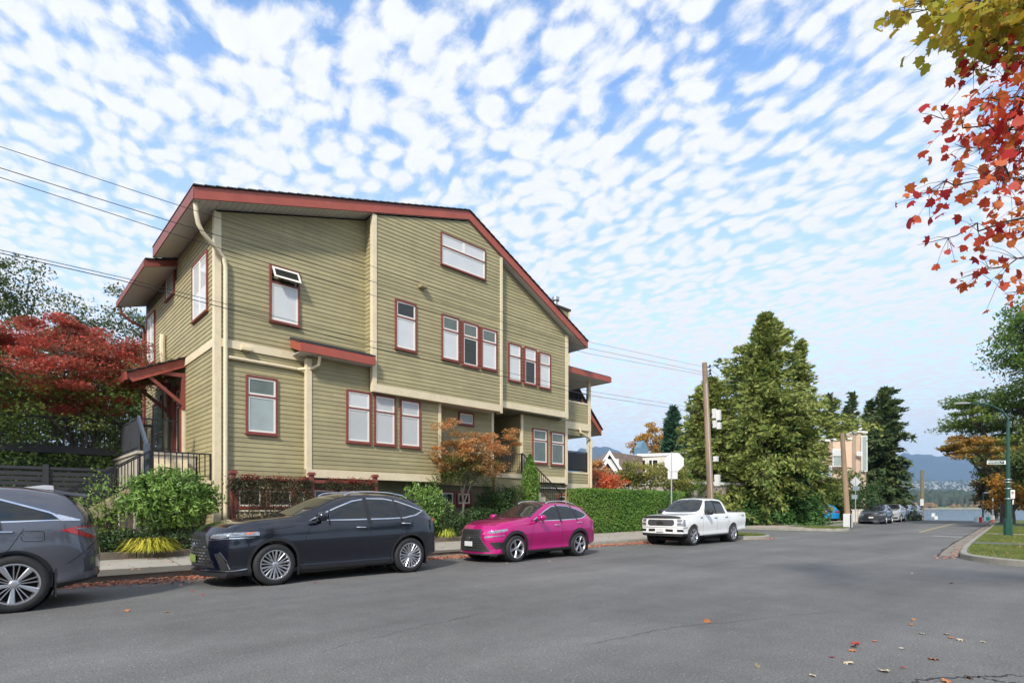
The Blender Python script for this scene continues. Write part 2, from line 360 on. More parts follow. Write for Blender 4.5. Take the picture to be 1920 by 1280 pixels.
# garden bed and its timber edge
b = MB(); b.add([(-30, 14.72, .36), (18.4, 14.72, .36), (18.4, 60, .62), (-30, 60, .62)], [(0, 1, 2, 3)])
tag(b.build('garden_bed', SOIL), kind='structure')
TIMB = pmat('weathered_timber', (0.13, 0.105, 0.075), 0.85, 0.3, 4, 0.6, 25)
b = MB(); x = -14.0
rr = random.Random(4)
while x < 18.3:
    ln_ = 2.35; b.box((x, 14.60, .20), (min(x + ln_ - .01, 18.35), 14.72, .42 + rr.uniform(-.01, .01))); x += ln_
tag(b.build('timber_garden_edging', TIMB, bevel=.008), 'low weathered timber edging between the sidewalk and the planted bed of the olive house', 'edging')
# grass end of the boulevard by the truck
gi = inset([p for p in KL1 if p.x > 22.9 and p.y < 12.6], 0.17, 1)
cx_ = [(p.x, p.y) for p in gi]
sheet('boulevard_grass', cx_ + [(22.9, 12.6)], 0.165, GRASSG)
# second block
k2 = inset(KL2, 0.12, 1)
sheet('far_lot', [(p.x, p.y) for p in k2] + [(100, 90), (34.6, 90)], 0.142, GRASSG)
PINKC = pmat('pale_path', (0.40, 0.33, 0.27), 0.85, 0.14, 1.5, dirt=((0.2, 0.16, 0.12), 3, 0.4))
k2b = [p for p in inset(KL2, 0.30, 1) if p.y < 13.5 and p.x < 40]
sheet('sidewalk', [(34.7, 13.2), (39.5, 13.6), (72, 16.4), (100, 18.6), (100, 20.6), (72, 18.4), (34.7, 15.4)], 0.152, PINKC)
sheet('sidewalk', [(34.8, 11.4), (36.3, 11.4), (36.3, 13.6), (34.8, 13.4)], 0.156, PINKC)
# right block: grass verge, gutter strip and paths
k3 = inset(KR, 0.12, -1)
sheet('right_lot', [(p.x, p.y) for p in k3] + [(100, -90), (17.4, -90)], 0.142, GRASSG)
ks = [p for p in KR if p.x > 19.5]
ga = inset(ks, 0.012, 1); gb = inset(ks, 0.46, 1)
GUT = pmat('gutter_aggregate', (0.20, 0.185, 0.155), 0.9, 0.3, 6, 0.6, 40, dirt=((0.26, 0.10, 0.06), 7, 0.5))
bb = MB(); n = len(ga)
bb.add([(p.x, p.y, .012 + hz_(p.x)) for p in ga] + [(p.x, p.y, .008 + hz_(p.x)) for p in gb], [(i, i + 1, n + i + 1, n + i) for i in range(n - 1)])
tag(bb.build('gutter', GUT), kind='structure')
rb = random.Random(9)
gc = inset(ks, 0.44, 1); gd = [p + Vector((0, .05 + rb.uniform(-.03, .06))) for p in gc]
bb = MB(); bb.add([(p.x, p.y, .016 + hz_(p.x)) for p in gc] + [(p.x, p.y, .016 + hz_(p.x)) for p in gd], [(i, i + 1, n + i + 1, n + i) for i in range(n - 1)])
tag(bb.build('gutter_debris', SOIL), kind='structure')
sheet('path', [(24.7, 2.9), (25.8, 2.98), (25.8, -30), (24.7, -30)], 0.150, pmat('path_asphalt', (.10, .105, .10), .85, .2, 4, .4))
sheet('path', [(33.6, 3.5), (34.4, 3.55), (34.4, -30), (33.6, -30)], 0.150, CONC)
sheet('sidewalk', [(34.4, 1.2), (75, 4.0), (75, 2.0), (34.4, -0.6)], 0.152, PINKC)
# road paint
PAINTY = pmat('worn_yellow_paint', (0.42, 0.33, 0.14), 0.8, 0.25, 12, dirt=((.1, .1, .09), 20, .8))
PAINTW = pmat('worn_white_paint', (0.36, 0.36, 0.34), 0.8, 0.25, 12, dirt=((.1, .1, .1), 20, .8))
a_, c_ = G(1725, 997), G(1792, 980); b = MB(); d = (c_ - a_).normalized(); nn = Vector((-d.y, d.x, 0)) * .07
b.add([a_ + nn, a_ - nn, c_ - nn, c_ + nn], [(0, 1, 2, 3)]); b.v = [(x, y, .004) for x, y, z in b.v]; tag(b.build('yellow_centre_line', PAINTY), kind='structure')
for p, q, wd in (((1748, 1004), (1838, 1008), .22), ((1768, 1000), (1818, 1001.6), .14)):
    a_, c_ = G(*p), G(*q); b = MB(); d = (c_ - a_).normalized(); nn = Vector((-d.y, d.x, 0)) * wd
    b.add([a_ + nn, a_ - nn, c_ - nn, c_ + nn], [(0, 1, 2, 3)]); b.v = [(x, y, .004) for x, y, z in b.v]; tag(b.build('white_stop_line', PAINTW), kind='structure')
# tar seams and cracks in the asphalt
TAR = pmat('tar_seam', (0.018, 0.018, 0.019), 0.6, .2, 10)
def crack(pts, wd, seed, z=.003):
    r = random.Random(seed); p = [G(*q) for q in pts]; q = []
    for i in range(len(p) - 1):
        for k in range(14): q.append(p[i].lerp(p[i + 1], k / 14) + Vector((r.gauss(0, .02), r.gauss(0, .02), 0)))
    q.append(p[-1]); L_, R_ = [], []
    for i, a in enumerate(q):
        d = (q[min(i + 1, len(q) - 1)] - q[max(0, i - 1)]).normalized(); nn = Vector((-d.y, d.x, 0)) * wd * r.uniform(.4, 1.2); L_.append((a.x + nn.x, a.y + nn.y, z)); R_.append((a.x - nn.x, a.y - nn.y, z))
    b = MB(); n = len(q); b.add(L_ + R_, [(i, i + 1, n + i + 1, n + i) for i in range(n - 1)]); tag(b.build('asphalt_crack', TAR), kind='structure')
crack([(1690, 1282), (1760, 1271), (1840, 1268), (1930, 1264)], .012, 1)
crack([(1830, 1268), (1880, 1277), (1935, 1283)], .006, 2)
crack([(1100, 1209), (1240, 1178), (1390, 1162), (1560, 1146)], .004, 3)
crack([(380, 1145), (520, 1122), (640, 1110)], .004, 5)
crack([(600, 1222), (760, 1180), (900, 1150)], .003, 6)
# water and the far shore
def water_mat():
    m = bpy.data.materials.new('sea_water'); m.use_nodes = True; nd, ln = nodes_of(m); b = nd['Principled BSDF']
    b.inputs['Base Color'].default_value = (0.06, 0.10, 0.13, 1); b.inputs['Roughness'].default_value = 0.12
    tcn = nd.new('ShaderNodeTexCoord'); mpp = nd.new('ShaderNodeMapping'); mpp.inputs['Scale'].default_value = (.25, .6, 1); ln.new(tcn.outputs['Object'], mpp.inputs[0])
    n = nd.new('ShaderNodeTexNoise'); n.inputs['Scale'].default_value = 0.5; n.inputs['Detail'].default_value = 6; ln.new(mpp.outputs[0], n.inputs['Vector'])
    bp = nd.new('ShaderNodeBump'); bp.inputs['Strength'].default_value = 0.6; bp.inputs['Distance'].default_value = 0.6; ln.new(n.outputs['Fac'], bp.inputs['Height']); ln.new(bp.outputs[0], b.inputs['Normal'])
    return m
b = MB(); b.add([(140, -3000, -4.0), (4000, -3000, -4.0), (4000, 5000, -4.0), (140, 5000, -4.0)], [(0, 1, 2, 3)])
tag(b.build('water', water_mat()), kind='structure')
def relief(name, D0, D1, u0, u1, prof, m, seed, nu=120, nd_=14, rough=.1, zb=-5):
    # a terrain band from distance D0 to D1 as seen around the bay, height prof(frac_u, frac_d)
    vs = []
    for j in range(nd_ + 1):
        D = D0 + (D1 - D0) * j / nd_
        for i in range(nu + 1):
            u = u0 + (u1 - u0) * i / nu; a, c = ray(u); x, y = a * D, c * D
            z = prof(u, j / nd_) ; nzv = noise.noise(Vector((x * .0023 + seed, y * .0023, 0))) + .5 * noise.noise(Vector((x * .007, y * .007 + seed, 0)))
            vs.append((x, y, zb + max(0, z) * (1 + rough * nzv * 2)))
    fs = [(j*(nu+1)+i, j*(nu+1)+i+1, (j+1)*(nu+1)+i+1, (j+1)*(nu+1)+i) for j in range(nd_) for i in range(nu)]
    b = MB(); b.add(vs, fs); o = b.build(name, m, smooth=True, ang=180); return tag(o, kind='structure')
FOR = pmat('far_woodland', (0.045, 0.06, 0.04), 0.95, 0.4, 0.02, dirt=((0.10, 0.08, 0.05), .03, .8))
HILL = pmat('far_mountain', (0.022, 0.040, 0.045), 0.95, 0.3, 0.002)
SLOPE = pmat('far_slope', (0.06, 0.08, 0.06), 0.95, 0.3, 0.02)
ss = lambda x: max(0, min(1, x)) ** 2 * (3 - 2 * max(0, min(1, x)))
relief('far_shore', 1150, 1500, 1300, 2300, lambda u, f: 3 + 14 * ss(f * 1.5), FOR, 3, rough=.1, zb=-6)
relief('far_slope', 2300, 4200, 1200, 2500, lambda u, f: 200 * f, SLOPE, 8, rough=.05)
relief('mountain', 4600, 7200, 900, 2700, lambda u, f: (560 + 90 * math.sin((u - 1560) / 150.) - .22 * (u - 1700)) * ss(f * 1.1) , HILL, 5, nu=200, rough=.10)
# park lawn on the far shore
b = MB(); q = [P(1745, 950, 1140), P(1835, 950, 1140), P(1835, 950, 1240), P(1745, 950, 1240)]
b.add([(p.x, p.y, z) for p, z in zip(q, (-3.6, -3.6, 4.6, 4.6))], [(0, 1, 2, 3)]); tag(b.build('far_lawn', pmat('far_grass', (.15, .2, .06), .9)), kind='structure')
b = MB(); q = [P(1300, 950, 1125), P(2300, 950, 1125), P(2300, 950, 1150), P(1300, 950, 1150)]
b.add([(p.x, p.y, z) for p, z in zip(q, (-3.9, -3.9, -2.2, -2.2))], [(0, 1, 2, 3)]); tag(b.build('far_beach', pmat('far_sand', (.36, .32, .26), .9)), kind='structure')
rng = np.random.default_rng(5)
def blobs(name, n, D0, D1, u0, u1, zf, size, m, kind='stuff', flat=False):
    vs = []; fs = []
    for _ in range(n):
        D = rng.uniform(D0, D1); u = rng.uniform(u0, u1); a, c = ray(u); x, y = a * D, c * D; z = zf(D, u); h = rng.uniform(*size)
        if flat:
            k = len(vs); wd = h * rng.uniform(.8, 2.2) / 2; d = h * .5; hh = h * rng.uniform(.4, .9)
            for sx_, sy_ in ((-1,-1),(1,-1),(1,1),(-1,1)):
                vs.append((x + sx_*wd, y + sy_*wd, z)); 
            for sx_, sy_ in ((-1,-1),(1,-1),(1,1),(-1,1)): vs.append((x + sx_*wd, y + sy_*wd, z + hh))
            fs += [(k,k+1,k+5,k+4),(k+1,k+2,k+6,k+5),(k+2,k+3,k+7,k+6),(k+3,k,k+4,k+7),(k+4,k+5,k+6,k+7)]
        else:
            k = len(vs); con = rng.random() < .45; wd = h * (rng.uniform(.16, .24) if con else rng.uniform(.3, .5)); n_ = 6
            for zz, rrr in (((.05, .7), (.3, 1), (.65, .55), (1, .03)) if con else ((.1, .6), (.4, 1), (.75, .85), (1, .25))):
                for q in range(n_):
                    t = q * math.tau / n_; rj = wd * rrr * rng.uniform(.75, 1.25); vs.append((x + rj * math.cos(t), y + rj * math.sin(t), z + h * zz * rng.uniform(.95, 1.05)))
            fs += [(k+i*n_+q, k+i*n_+(q+1)%n_, k+(i+1)*n_+(q+1)%n_, k+(i+1)*n_+q) for i in range(3) for q in range(n_)]
    b = MB(); b.add(vs, fs); o = b.build(name, m); return tag(o, kind=kind)
FARW = leafmat('far_wood_mix', [(0.02, 0.04, 0.025), (0.03, 0.055, 0.03), (0.045, 0.06, 0.03), (0.06, 0.065, 0.035), (0.05, 0.05, 0.03)], 0.0, .9)
FARA = leafmat('far_autumn_mix', [(0.20, 0.08, 0.04), (0.20, 0.13, 0.05), (0.09, 0.08, 0.04)], 0.0, .9)
tag(blobs('far_woods', 1500, 1190, 1500, 1560, 1990, lambda D, u: -6 + 3 + 14 * ss((D - 1150) / 350 * 1.5) - 1, (14, 34), FARW), 'dark autumn woods along the far side of the bay below the hillside city', 'woods')
tag(blobs('far_autumn_trees', 34, 1160, 1200, 1660, 1860, lambda D, u: -5, (9, 17), FARA), 'orange and tan autumn trees along the park shore across the water', 'woods')
tag(blobs('slope_trees', 1500, 2350, 4100, 1500, 2000, lambda D, u: -5 + 200 * (D - 2300) / 1900 - 2, (14, 24), FARW), 'trees growing between the pale houses of the hillside city', 'woods')
CITY = leafmat('far_city_mix', [(0.55, 0.55, 0.55), (0.22, 0.24, 0.24), (0.6, 0.56, 0.5), (0.12, 0.14, 0.15), (0.6, 0.6, 0.6)], 0.0, .8)
tag(blobs('hillside_city', 1500, 2350, 4000, 1500, 2000, lambda D, u: -5 + 200 * (D - 2300) / 1900 + 3, (6, 14), CITY, flat=True), 'pale hillside city spread along the slope across the bay', 'city')
# ================================================================ THE OLIVE HOUSE
T0, TL, TM, TR, TB = 16.0, 15.7, 15.5, 15.75, 16.2
HS = 4.44; HE = 18.30; HL = 18.80; TBK = 24.9
EAVL = (3.79, 9.37); RDG = (12.58, 11.99); EAVR = (19.3, 8.70)
def roofz(s):
    if s <= RDG[0]: return EAVL[1] + (s - EAVL[0]) * (RDG[1] - EAVL[1]) / (RDG[0] - EAVL[0])
    return RDG[1] + (s - RDG[0]) * (EAVR[1] - RDG[1]) / (EAVR[0] - RDG[0])
house = thing('house', 'large olive clapboard house with red roof edges and cream trim, behind the parked cars', 'house', (11.4, 16, .4))
def clip_poly(poly, z, above):
    out_ = []
    for i in range(len(poly)):
        a, b = poly[i], poly[(i + 1) % len(poly)]
        ia = (a[1] >= z) if above else (a[1] <= z); ib = (b[1] >= z) if above else (b[1] <= z)
        if ia: out_.append(a)
        if ia != ib:
            t = (z - a[1]) / (b[1] - a[1]); out_.append((a[0] + t * (b[0] - a[0]), z))
    return out_
COURSE = 0.127
def clap(b, poly, plane, val, outward):
    # lapped boards on a wall polygon given in (along, z); plane 's' wall: x=val, 't' wall: y=val
    z0 = min(p[1] for p in poly); z1 = max(p[1] for p in poly); k = math.floor(z0 / COURSE)
    while k * COURSE < z1:
        lo, hi = k * COURSE, (k + 1) * COURSE; k += 1
        q = clip_poly(clip_poly(poly, lo, True), hi, False)
        if len(q) < 3: continue
        ok = [q[0]]
        for p in q[1:]:
            if abs(p[0] - ok[-1][0]) + abs(p[1] - ok[-1][1]) > 1e-4: ok.append(p)
        if len(ok) < 3: continue
        lo_a, hi_a = min(p[0] for p in ok), max(p[0] for p in ok); cuts = [lo_a]; jr = random.Random(int(k * 7 + val * 13)); x = lo_a + jr.uniform(.6, 4.2)
        while x < hi_a - .4: cuts.append(x); x += jr.uniform(2.4, 4.6)
        cuts.append(hi_a); sw_ = lambda P_: [(p[1], p[0]) for p in P_]; pieces = []
        for c0, c1 in zip(cuts[:-1], cuts[1:]):
            q2 = sw_(clip_poly(clip_poly(sw_(ok), c0 + (.0015 if c0 > lo_a else 0), True), c1 - (.0015 if c1 < hi_a else 0), False)); o2 = q2[:1]
            for p in q2[1:]:
                if abs(p[0] - o2[-1][0]) + abs(p[1] - o2[-1][1]) > 1e-4: o2.append(p)
            if len(o2) > 2: pieces.append(o2)
        for ok_ in pieces:
          vs = []
          for a, z in ok_:
            off = outward * (0.004 + 0.015 * (1 - (z - lo) / COURSE))
            vs.append((a, val + off, z) if plane == 't' else (val + off, a, z))
          b.add(vs, [tuple(range(len(vs)))])
        zb = [p for p in ok if abs(p[1] - lo) < 1e-4]
        if len(zb) >= 2:
            a0, a1 = min(p[0] for p in zb), max(p[0] for p in zb)
            o1, o0 = val + outward * .019, val - outward * .002
            if plane == 't': b.add([(a0, o1, lo), (a1, o1, lo), (a1, o0, lo), (a0, o0, lo)], [(0, 1, 2, 3)])
            else: b.add([(o1, a0, lo), (o1, a1, lo), (o0, a1, lo), (o0, a0, lo)], [(0, 1, 2, 3)])
def wall(polys, name='wall', m=SIDING):
    b = MB()
    for p in polys: clap(b, *p)
    me = b.mesh(name); bm = bmesh.new(); bm.from_mesh(me); bm.normal_update()
    bm.to_mesh(me); bm.free(); return link(name, me, m, house)
TH = .36; WT0 = 16.75
def topz(s): return roofz(s) - TH
# front walls (facing the street, outward = -t)
wall([([(HS, .3), (6.8, .3), (6.8, topz(6.8)), (HS, topz(HS))], 't', T0, -1), ([(6.8, 5.6), (8.8, 5.6), (8.8, topz(8.8)), (6.8, topz(6.8))], 't', T0, -1),
      ([(TM, 5.1), (T0, 5.1), (T0, topz(8.8)), (TM, topz(8.8))], 's', 8.8, -1)])
wall([([(6.8, 2.3), (11.5, 2.3), (11.5, 5.9), (6.8, 5.9)], 't', TL, -1), ([(TL, 2.3), (T0, 2.3), (T0, 5.9), (TL, 5.9)], 's', 6.8, -1)])
wall([([(8.8, 5.05), (14.2, 5.05), (14.2, topz(14.2)), (RDG[0], topz(RDG[0])), (8.8, topz(8.8))], 't', TM, -1)])
wall([([(14.2, 5.3), (HE, 5.3), (HE, topz(HE)), (14.2, topz(14.2))], 't', TR, -1)])
wall([([(6.8, .3), (HL, .3), (HL, 2.4), (6.8, 2.4)], 't', TB + .15, -1)], 'foundation_wall', pmat('green_brown_siding', (0.17, 0.155, 0.085), .7, .12, 2))
wall([([(11.5, 2.2), (14.4, 2.2), (14.4, 5.25), (11.5, 5.25)], 't', TB, -1)])
wall([([(15.98, 2.55), (HL, 2.55), (HL, 5.22), (15.98, 5.22)], 't', TB, -1)])
wall([([(14.4, 2.7), (15.98, 2.7), (15.98, 5.3), (14.4, 5.3)], 't', 18.0, -1)])
wall([([(TB, 2.7), (18, 2.7), (18, 5.3), (TB, 5.3)], 's', 15.98, -1)])
b = MB(); b.box((HS + .02, T0 + .03, .3), (6.83, TBK - .05, 5.2)); b.box((6.84, TL + .04, 2.31), (11.45, 16.6, 5.6)); b.box((6.84, TB + .18, .3), (14.35, TBK - .06, 5.2)); b.box((16.0, TB + .18, .3), (HL - .03, TBK - .05, 5.2)); b.box((14.3, 18.05, .3), (16.1, TBK - .07, 5.2))
b.prism([(HS + .02, T0 + .03, 5.19), (HE - .03, T0 + .03, 5.19), (HE - .03, T0 + .03, topz(HE)), (RDG[0], T0 + .03, topz(RDG[0])), (HS + .02, T0 + .03, topz(HS))], (0, TBK - .1 - T0, 0))
b.build('wall_core', pmat('dark_core', (.12, .11, .06), .8), house)
# left wall (s = HS, outward = -s): front part under the high eave, rear part under the lower roof
wall([([(T0, .3), (19.0, .3), (19.0, topz(HS)), (T0, topz(HS))], 's', HS, -1), ([(19.0, 5.25), (20.0, 5.25), (20.0, topz(HS)), (19.0, topz(HS))], 's', HS, -1),
      ([(20.0, 5.25), (24.9, 5.25), (24.9, 8.62), (20.0, 8.62)], 's', HS, -1)])
wall([([(22.4, 2.3), (24.9, 2.3), (24.9, 5.25), (22.4, 5.25)], 's', HS, -1)])
# right side wall of main block
wall([([(TR, 5.3), (TBK, 5.3), (TBK, topz(HE)), (TR, topz(HE))], 's', HE, 1)])
wall([([(TB, .3), (WT0, .3), (WT0, 5.22), (TB, 5.22)], 's', HL, 1)])
# trims ------------------------------------------------------------
def trimbox(name, boxes, m=CREAM, bevel=.006):
    b = MB()
    for a, c in boxes: b.box(a, c)
    return b.build(name, m, house, bevel=bevel)
e = .03
trimbox('corner_board', [((HS - .05, T0 - .04, .3), (HS + .12, T0 + .0, topz(HS))), ((HS - .05, T0 + .002, .3), (HS - .0, T0 + .15, topz(HS)))])
trimbox('corner_board', [((8.75, TM - .04, 5.05), (8.90, TM - .002, topz(8.9))), ((8.75, TM, 5.05), (8.798, TM + .12, topz(8.75)))])
trimbox('corner_board', [((6.74, TL - .04, 2.5), (6.90, TL, 5.7)), ((6.74, TL + .003, 2.5), (6.79, TL + .12, 5.7))])
trimbox('corner_board', [((14.13, TM - .045, 4.95), (14.245, TM - .001, topz(14.2))), ((14.205, TM, 4.95), (14.245, TR + .02, topz(14.2)))])
trimbox('corner_board', [((HE - .12, TR - .04, 5.2), (HE + .05, TR, topz(HE)))])
trimbox('corner_board', [((11.42, TL - .035, 2.5), (11.53, TL + .0, 5.0))])
trimbox('corner_board', [((14.30, TB - .05, 2.55), (14.42, TB + .03, 5.15))])
trimbox('corner_board', [((15.92, TB - .05, 2.75), (16.04, TB + .03, 5.3))])
trimbox('corner_board', [((HL - .13, TB - .04, 2.4), (HL + .04, TB + .0, 5.22))])
trimbox('trim_band', [((8.75, TM - .055, 5.0), (14.16, TM - .042, 5.24)), ((8.75, TM - .042, 5.0), (14.16, TM + .10, 5.048))])
trimbox('trim_band', [((14.25, TR - .05, 5.24), (HE + .05, TR - .002, 5.48))])
trimbox('trim_band', [((6.74, TL - .055, 2.26), (11.5, TL - .003, 2.50))])
trimbox('trim_band', [((HS + .125, T0 - .05, 5.66), (6.8, T0 - .003, 5.88))])
trimbox('trim_band', [((HS - .05, T0 + .16, 5.66), (HS - .003, 19.05, 5.88))])
trimbox('trim_band', [((16.04, TB - .05, 2.45), (HL - .13, TB - .003, 2.70))])
trimbox('soffit', [((8.8, TM + .12, 5.02), (14.2, TB + .1, 5.046)), ((14.26, TR + .01, 5.26), (HE - .03, TB + .1, 5.296)), ((14.25, TB + .11, 5.20), (16.0, 18.1, 5.24))], SOFF, 0)
trimbox('soffit', [((6.85, TL + .05, 2.27), (11.5, TB + .16, 2.30)), ((11.5, TB + .02, 2.2), (HL, TB + .16, 2.24))], SOFF, 0)
# roofs ------------------------------------------------------------
def slab(p, q, r, s_, th):  # quad + thickness down
    b = MB(); vs = [Vector(x) for x in (p, q, r, s_)]; b.prism(vs, (0, 0, -th)); return b
FT = 15.42; BK = 26
roof = MB()
def rr_(s, t, dz=0): return (s, t, roofz(s) + dz)
nst = 46
def shingle(b, a, c, t0, t1, n):
    # courses of shingles down one slope from ridge a to eave c (s, z)
    for i in range(n):
        f0, f1 = i / n, (i + 1) / n
        p0 = (a[0] + (c[0] - a[0]) * f0, a[1] + (c[1] - a[1]) * f0 + .035); p1 = (a[0] + (c[0] - a[0]) * f1, a[1] + (c[1] - a[1]) * f1 + .055)
        b.prism([(p0[0], t0, p0[1]), (p1[0], t0, p1[1]), (p1[0], t0, p1[1] - .03), (p0[0], t0, p0[1] - .03)], (0, t1 - t0, 0))
shingle(roof, RDG, (EAVL[0] - .04, EAVL[1] - .012), FT - .05, 20.0, 34)
shingle(roof, (RDG[0], RDG[1]), (4.2, 9.49), 20.001, BK, 34)
shingle(roof, RDG, (EAVR[0] + .04, EAVR[1] - .02), FT - .05, BK, 28)
roof_o = roof.build('roof', SHING, house)
def fascia(pts, h=.30, th=.05, t=FT, name='fascia'):
    b = MB()
    for (a, c) in zip(pts[:-1], pts[1:]):
        b.prism([(a[0], t, a[1]), (c[0], t, c[1]), (c[0], t, c[1] - h), (a[0], t, a[1] - h)], (0, th, 0))
    return b.build(name, FASC, house)
fascia([EAVL, RDG, EAVR])
b = MB(); b.prism([(EAVL[0] - .03, FT + .001, EAVL[1] - .005), (EAVL[0], FT + .001, EAVL[1] - .005), (EAVL[0], FT + .001, EAVL[1] - .30), (EAVL[0] - .03, FT + .001, EAVL[1] - .30)], (0, 19.98 - FT, 0)); b.build('fascia', RED, house)
b = MB(); b.prism([(EAVR[0], FT + .001, EAVR[1]), (EAVR[0] + .04, FT + .001, EAVR[1]), (EAVR[0] + .04, FT + .001, EAVR[1] - .28), (EAVR[0], FT + .001, EAVR[1] - .28)], (0, BK - FT, 0)); b.build('fascia', FASC, house)
def soffit(s0, s1, t0, t1, n, dz=-.30, zf=roofz):
    b = MB(); 
    for i in range(n):
        a, c = (s0 + (s1 - s0) * i / n, s0 + (s1 - s0) * (i + 1) / n)
        b.prism([(a + .004, t0, zf(a) + dz), (c - .004, t0, zf(c) + dz), (c - .004, t0, zf(c) + dz + .02), (a + .004, t0, zf(a) + dz + .02)], (0, t1 - t0, 0))
    return b.build('soffit', SOFF, house)
soffit(EAVL[0], 8.8, FT + .05, T0 + .05, 32); soffit(8.8, RDG[0], FT + .05, TM + .05, 12); soffit(RDG[0], 14.2, FT + .05, TM + .05, 5); soffit(14.2, EAVR[0], FT + .05, TR + .05, 32)
b = MB(); t = T0 + .055
while t < 19.9:
    b.prism([(EAVL[0] + .002, t, EAVL[1] - .30), (HS + .02, t, roofz(HS) - .30), (HS + .02, t, roofz(HS) - .28), (EAVL[0] + .002, t, EAVL[1] - .28)], (0, .142, 0)); t += .15
b.build('soffit', SOFF, house)
b = MB(); t = TR + .055
while t < 24: b.prism([(HE - .02, t, roofz(HE) - .30), (EAVR[0], t, EAVR[1] - .30), (EAVR[0], t, EAVR[1] - .28), (HE - .02, t, roofz(HE) - .28)], (0, .142, 0)); t += .15
b.build('soffit', SOFF, house)
# lower roof over the rear of the left wall
LR = (3.55, 8.93); lz = lambda s: LR[1] + (s - LR[0]) * .30
b = MB(); shingle(b, (5.0, lz(5.0)), (LR[0], LR[1]), 19.9, 24.9, 6); b.build('roof', SHING, house)
b = MB(); b.prism([(LR[0], 19.95, LR[1]), (HS - .0, 19.95, lz(HS)), (HS - .0, 19.95, lz(HS) - .20), (LR[0], 19.95, LR[1] - .20)], (0, .05, 0)); b.build('fascia', RED, house)
b = MB(); b.prism([(LR[0] - .03, 19.95, LR[1]), (LR[0] - .001, 19.95, LR[1]), (LR[0] - .001, 19.95, LR[1] - .20), (LR[0] - .03, 19.95, LR[1] - .20)], (0, 4.9, 0)); b.build('fascia', RED, house)
b = MB(); t = 20.01
while t < 24.75: b.prism([(LR[0], t, LR[1] - .20), (HS - .0, t, lz(HS) - .20), (HS - .0, t, lz(HS) - .18), (LR[0], t, LR[1] - .18)], (0, .142, 0)); t += .15
b.build('soffit', SOFF, house)
# pent roof over the lower bay
b = MB()
for i in range(4):
    f0, f1 = i / 4, (i + 1) / 4; y0, y1 = T0 - .75 * f0, T0 - .75 * f1; z0, z1 = 6.28 - .26 * f0 + .02, 6.28 - .26 * f1 + .045
    b.prism([(6.38, y0, z0), (6.38, y1, z1), (6.38, y1, z1 - .05), (6.38, y0, z0 - .05)], (2.36, 0, 0))
b.build('pent_roof', SHING, house)
b = MB(); b.box((6.40, 15.24, 5.76), (8.73, 15.29, 6.0)); b.prism([(6.40, 15.291, 6.0), (6.40, T0 - .03, 6.24), (6.40, T0 - .03, 6.0), (6.40, 15.291, 5.76)], (.045, 0, 0)); b.build('fascia', FASC, house)
b = MB(); b.box((6.45, 15.30, 5.78), (8.74, T0 - .03, 5.80)); b.build('soffit', SOFF, house)
# windows ------------------------------------------------------------
def window(plane, val, outw, a0, a1, z0, z1, splits=(.34,), panes=('white', 'white'), cas=.055, mull=None, awning=False, name='window', par=None):
    par = par or house
    def bx(bb, p0, p1, q0, q1, d0, d1):
        d0, d1 = val + outw * d0, val + outw * d1
        if plane == 't': bb.box((p0, min(d0, d1), q0), (p1, max(d0, d1), q1))
        else: bb.box((min(d0, d1), p0, q0), (max(d0, d1), p1, q1))
    if a0 > a1: a0, a1 = a1, a0
    c = cas; b = MB(); d = .065
    bx(b, a0, a0 + c, z0, z1, 0, d); bx(b, a1 - c, a1, z0, z1, 0, d); bx(b, a0 + c, a1 - c, z1 - c, z1, 0, d); bx(b, a0 + c, a1 - c, z0, z0 + c, 0, d)
    bx(b, a0 - .02, a1 + .02, z0 - .03, z0 - .001, 0, d + .03)
    zs = [z1 - c] + [z1 - (z1 - z0) * f for f in splits] + [z0 + c]
    for z in zs[1:-1]: bx(b, a0 + c, a1 - c, z - .02, z + .02, 0, d)
    wn = b.build(name, RED, par, bevel=.004)
    fr = MB(); sw = .048
    for i in range(len(zs) - 1):
        top = zs[i] - (.02 if i else 0); bot = zs[i + 1] + (.02 if i < len(zs) - 2 else 0)
        l, r = a0 + c, a1 - c
        cols = [(l, r)] if not (mull and i in mull) else [(l, (l + r) / 2), ((l + r) / 2, r)]
        for (l, r) in cols:
            if awning and i == 0:
                # sash swung out at the bottom
                aw = MB(); h = top - bot; dz, dd = h * .86, h * .5
                def pt(a, f, o): return (a, val + outw * (.07 + dd * f + o), top - dz * f) if plane == 't' else (val + outw * (.07 + dd * f + o), a, top - dz * f)
                for (p0, p1, f0, f1) in ((l, l + sw, 0, 1), (r - sw, r, 0, 1), (l + sw, r - sw, 0, .17), (l + sw, r - sw, .83, 1)):
                    aw.prism([pt(p0, f0, 0), pt(p1, f0, 0), pt(p1, f1, 0), pt(p0, f1, 0)], (0, outw * .03, 0) if plane == 't' else (outw * .03, 0, 0))
                aw.build('open_sash', WHITEF, wn)
                gl = MB(); gl.add([pt(l + sw, .1, .015), pt(r - sw, .1, .015), pt(r - sw, .9, .015), pt(l + sw, .9, .015)], [(0, 1, 2, 3)]); gl.build('pane', PANES['dark'], wn)
                gl = MB(); bx(gl, l, r, bot, top, .0, .015); gl.build('pane', PANES['dark'], wn); continue
            bx(fr, l, l + sw, bot, top, 0, d - .02); bx(fr, r - sw, r, bot, top, 0, d - .02)
            bx(fr, l + sw, r - sw, top - sw, top, 0, d - .02); bx(fr, l + sw, r - sw, bot, bot + sw, 0, d - .02)
            gl = MB(); bx(gl, l + sw, r - sw, bot + sw, top - sw, 0, .032); gl.build('pane', PANES[panes[min(i, len(panes) - 1)]], wn)
    fr.build('frame', WHITEF, wn); return wn
def wf(T, ul, vt, vb, ur, **k):  # front window from picture corners, on plane T
    a = W(ul, vt, T); c = W(ul, vb, T); d = W(ur, vb, T); return window('t', T, -1, a.x, d.x, c.z, a.z, **k)
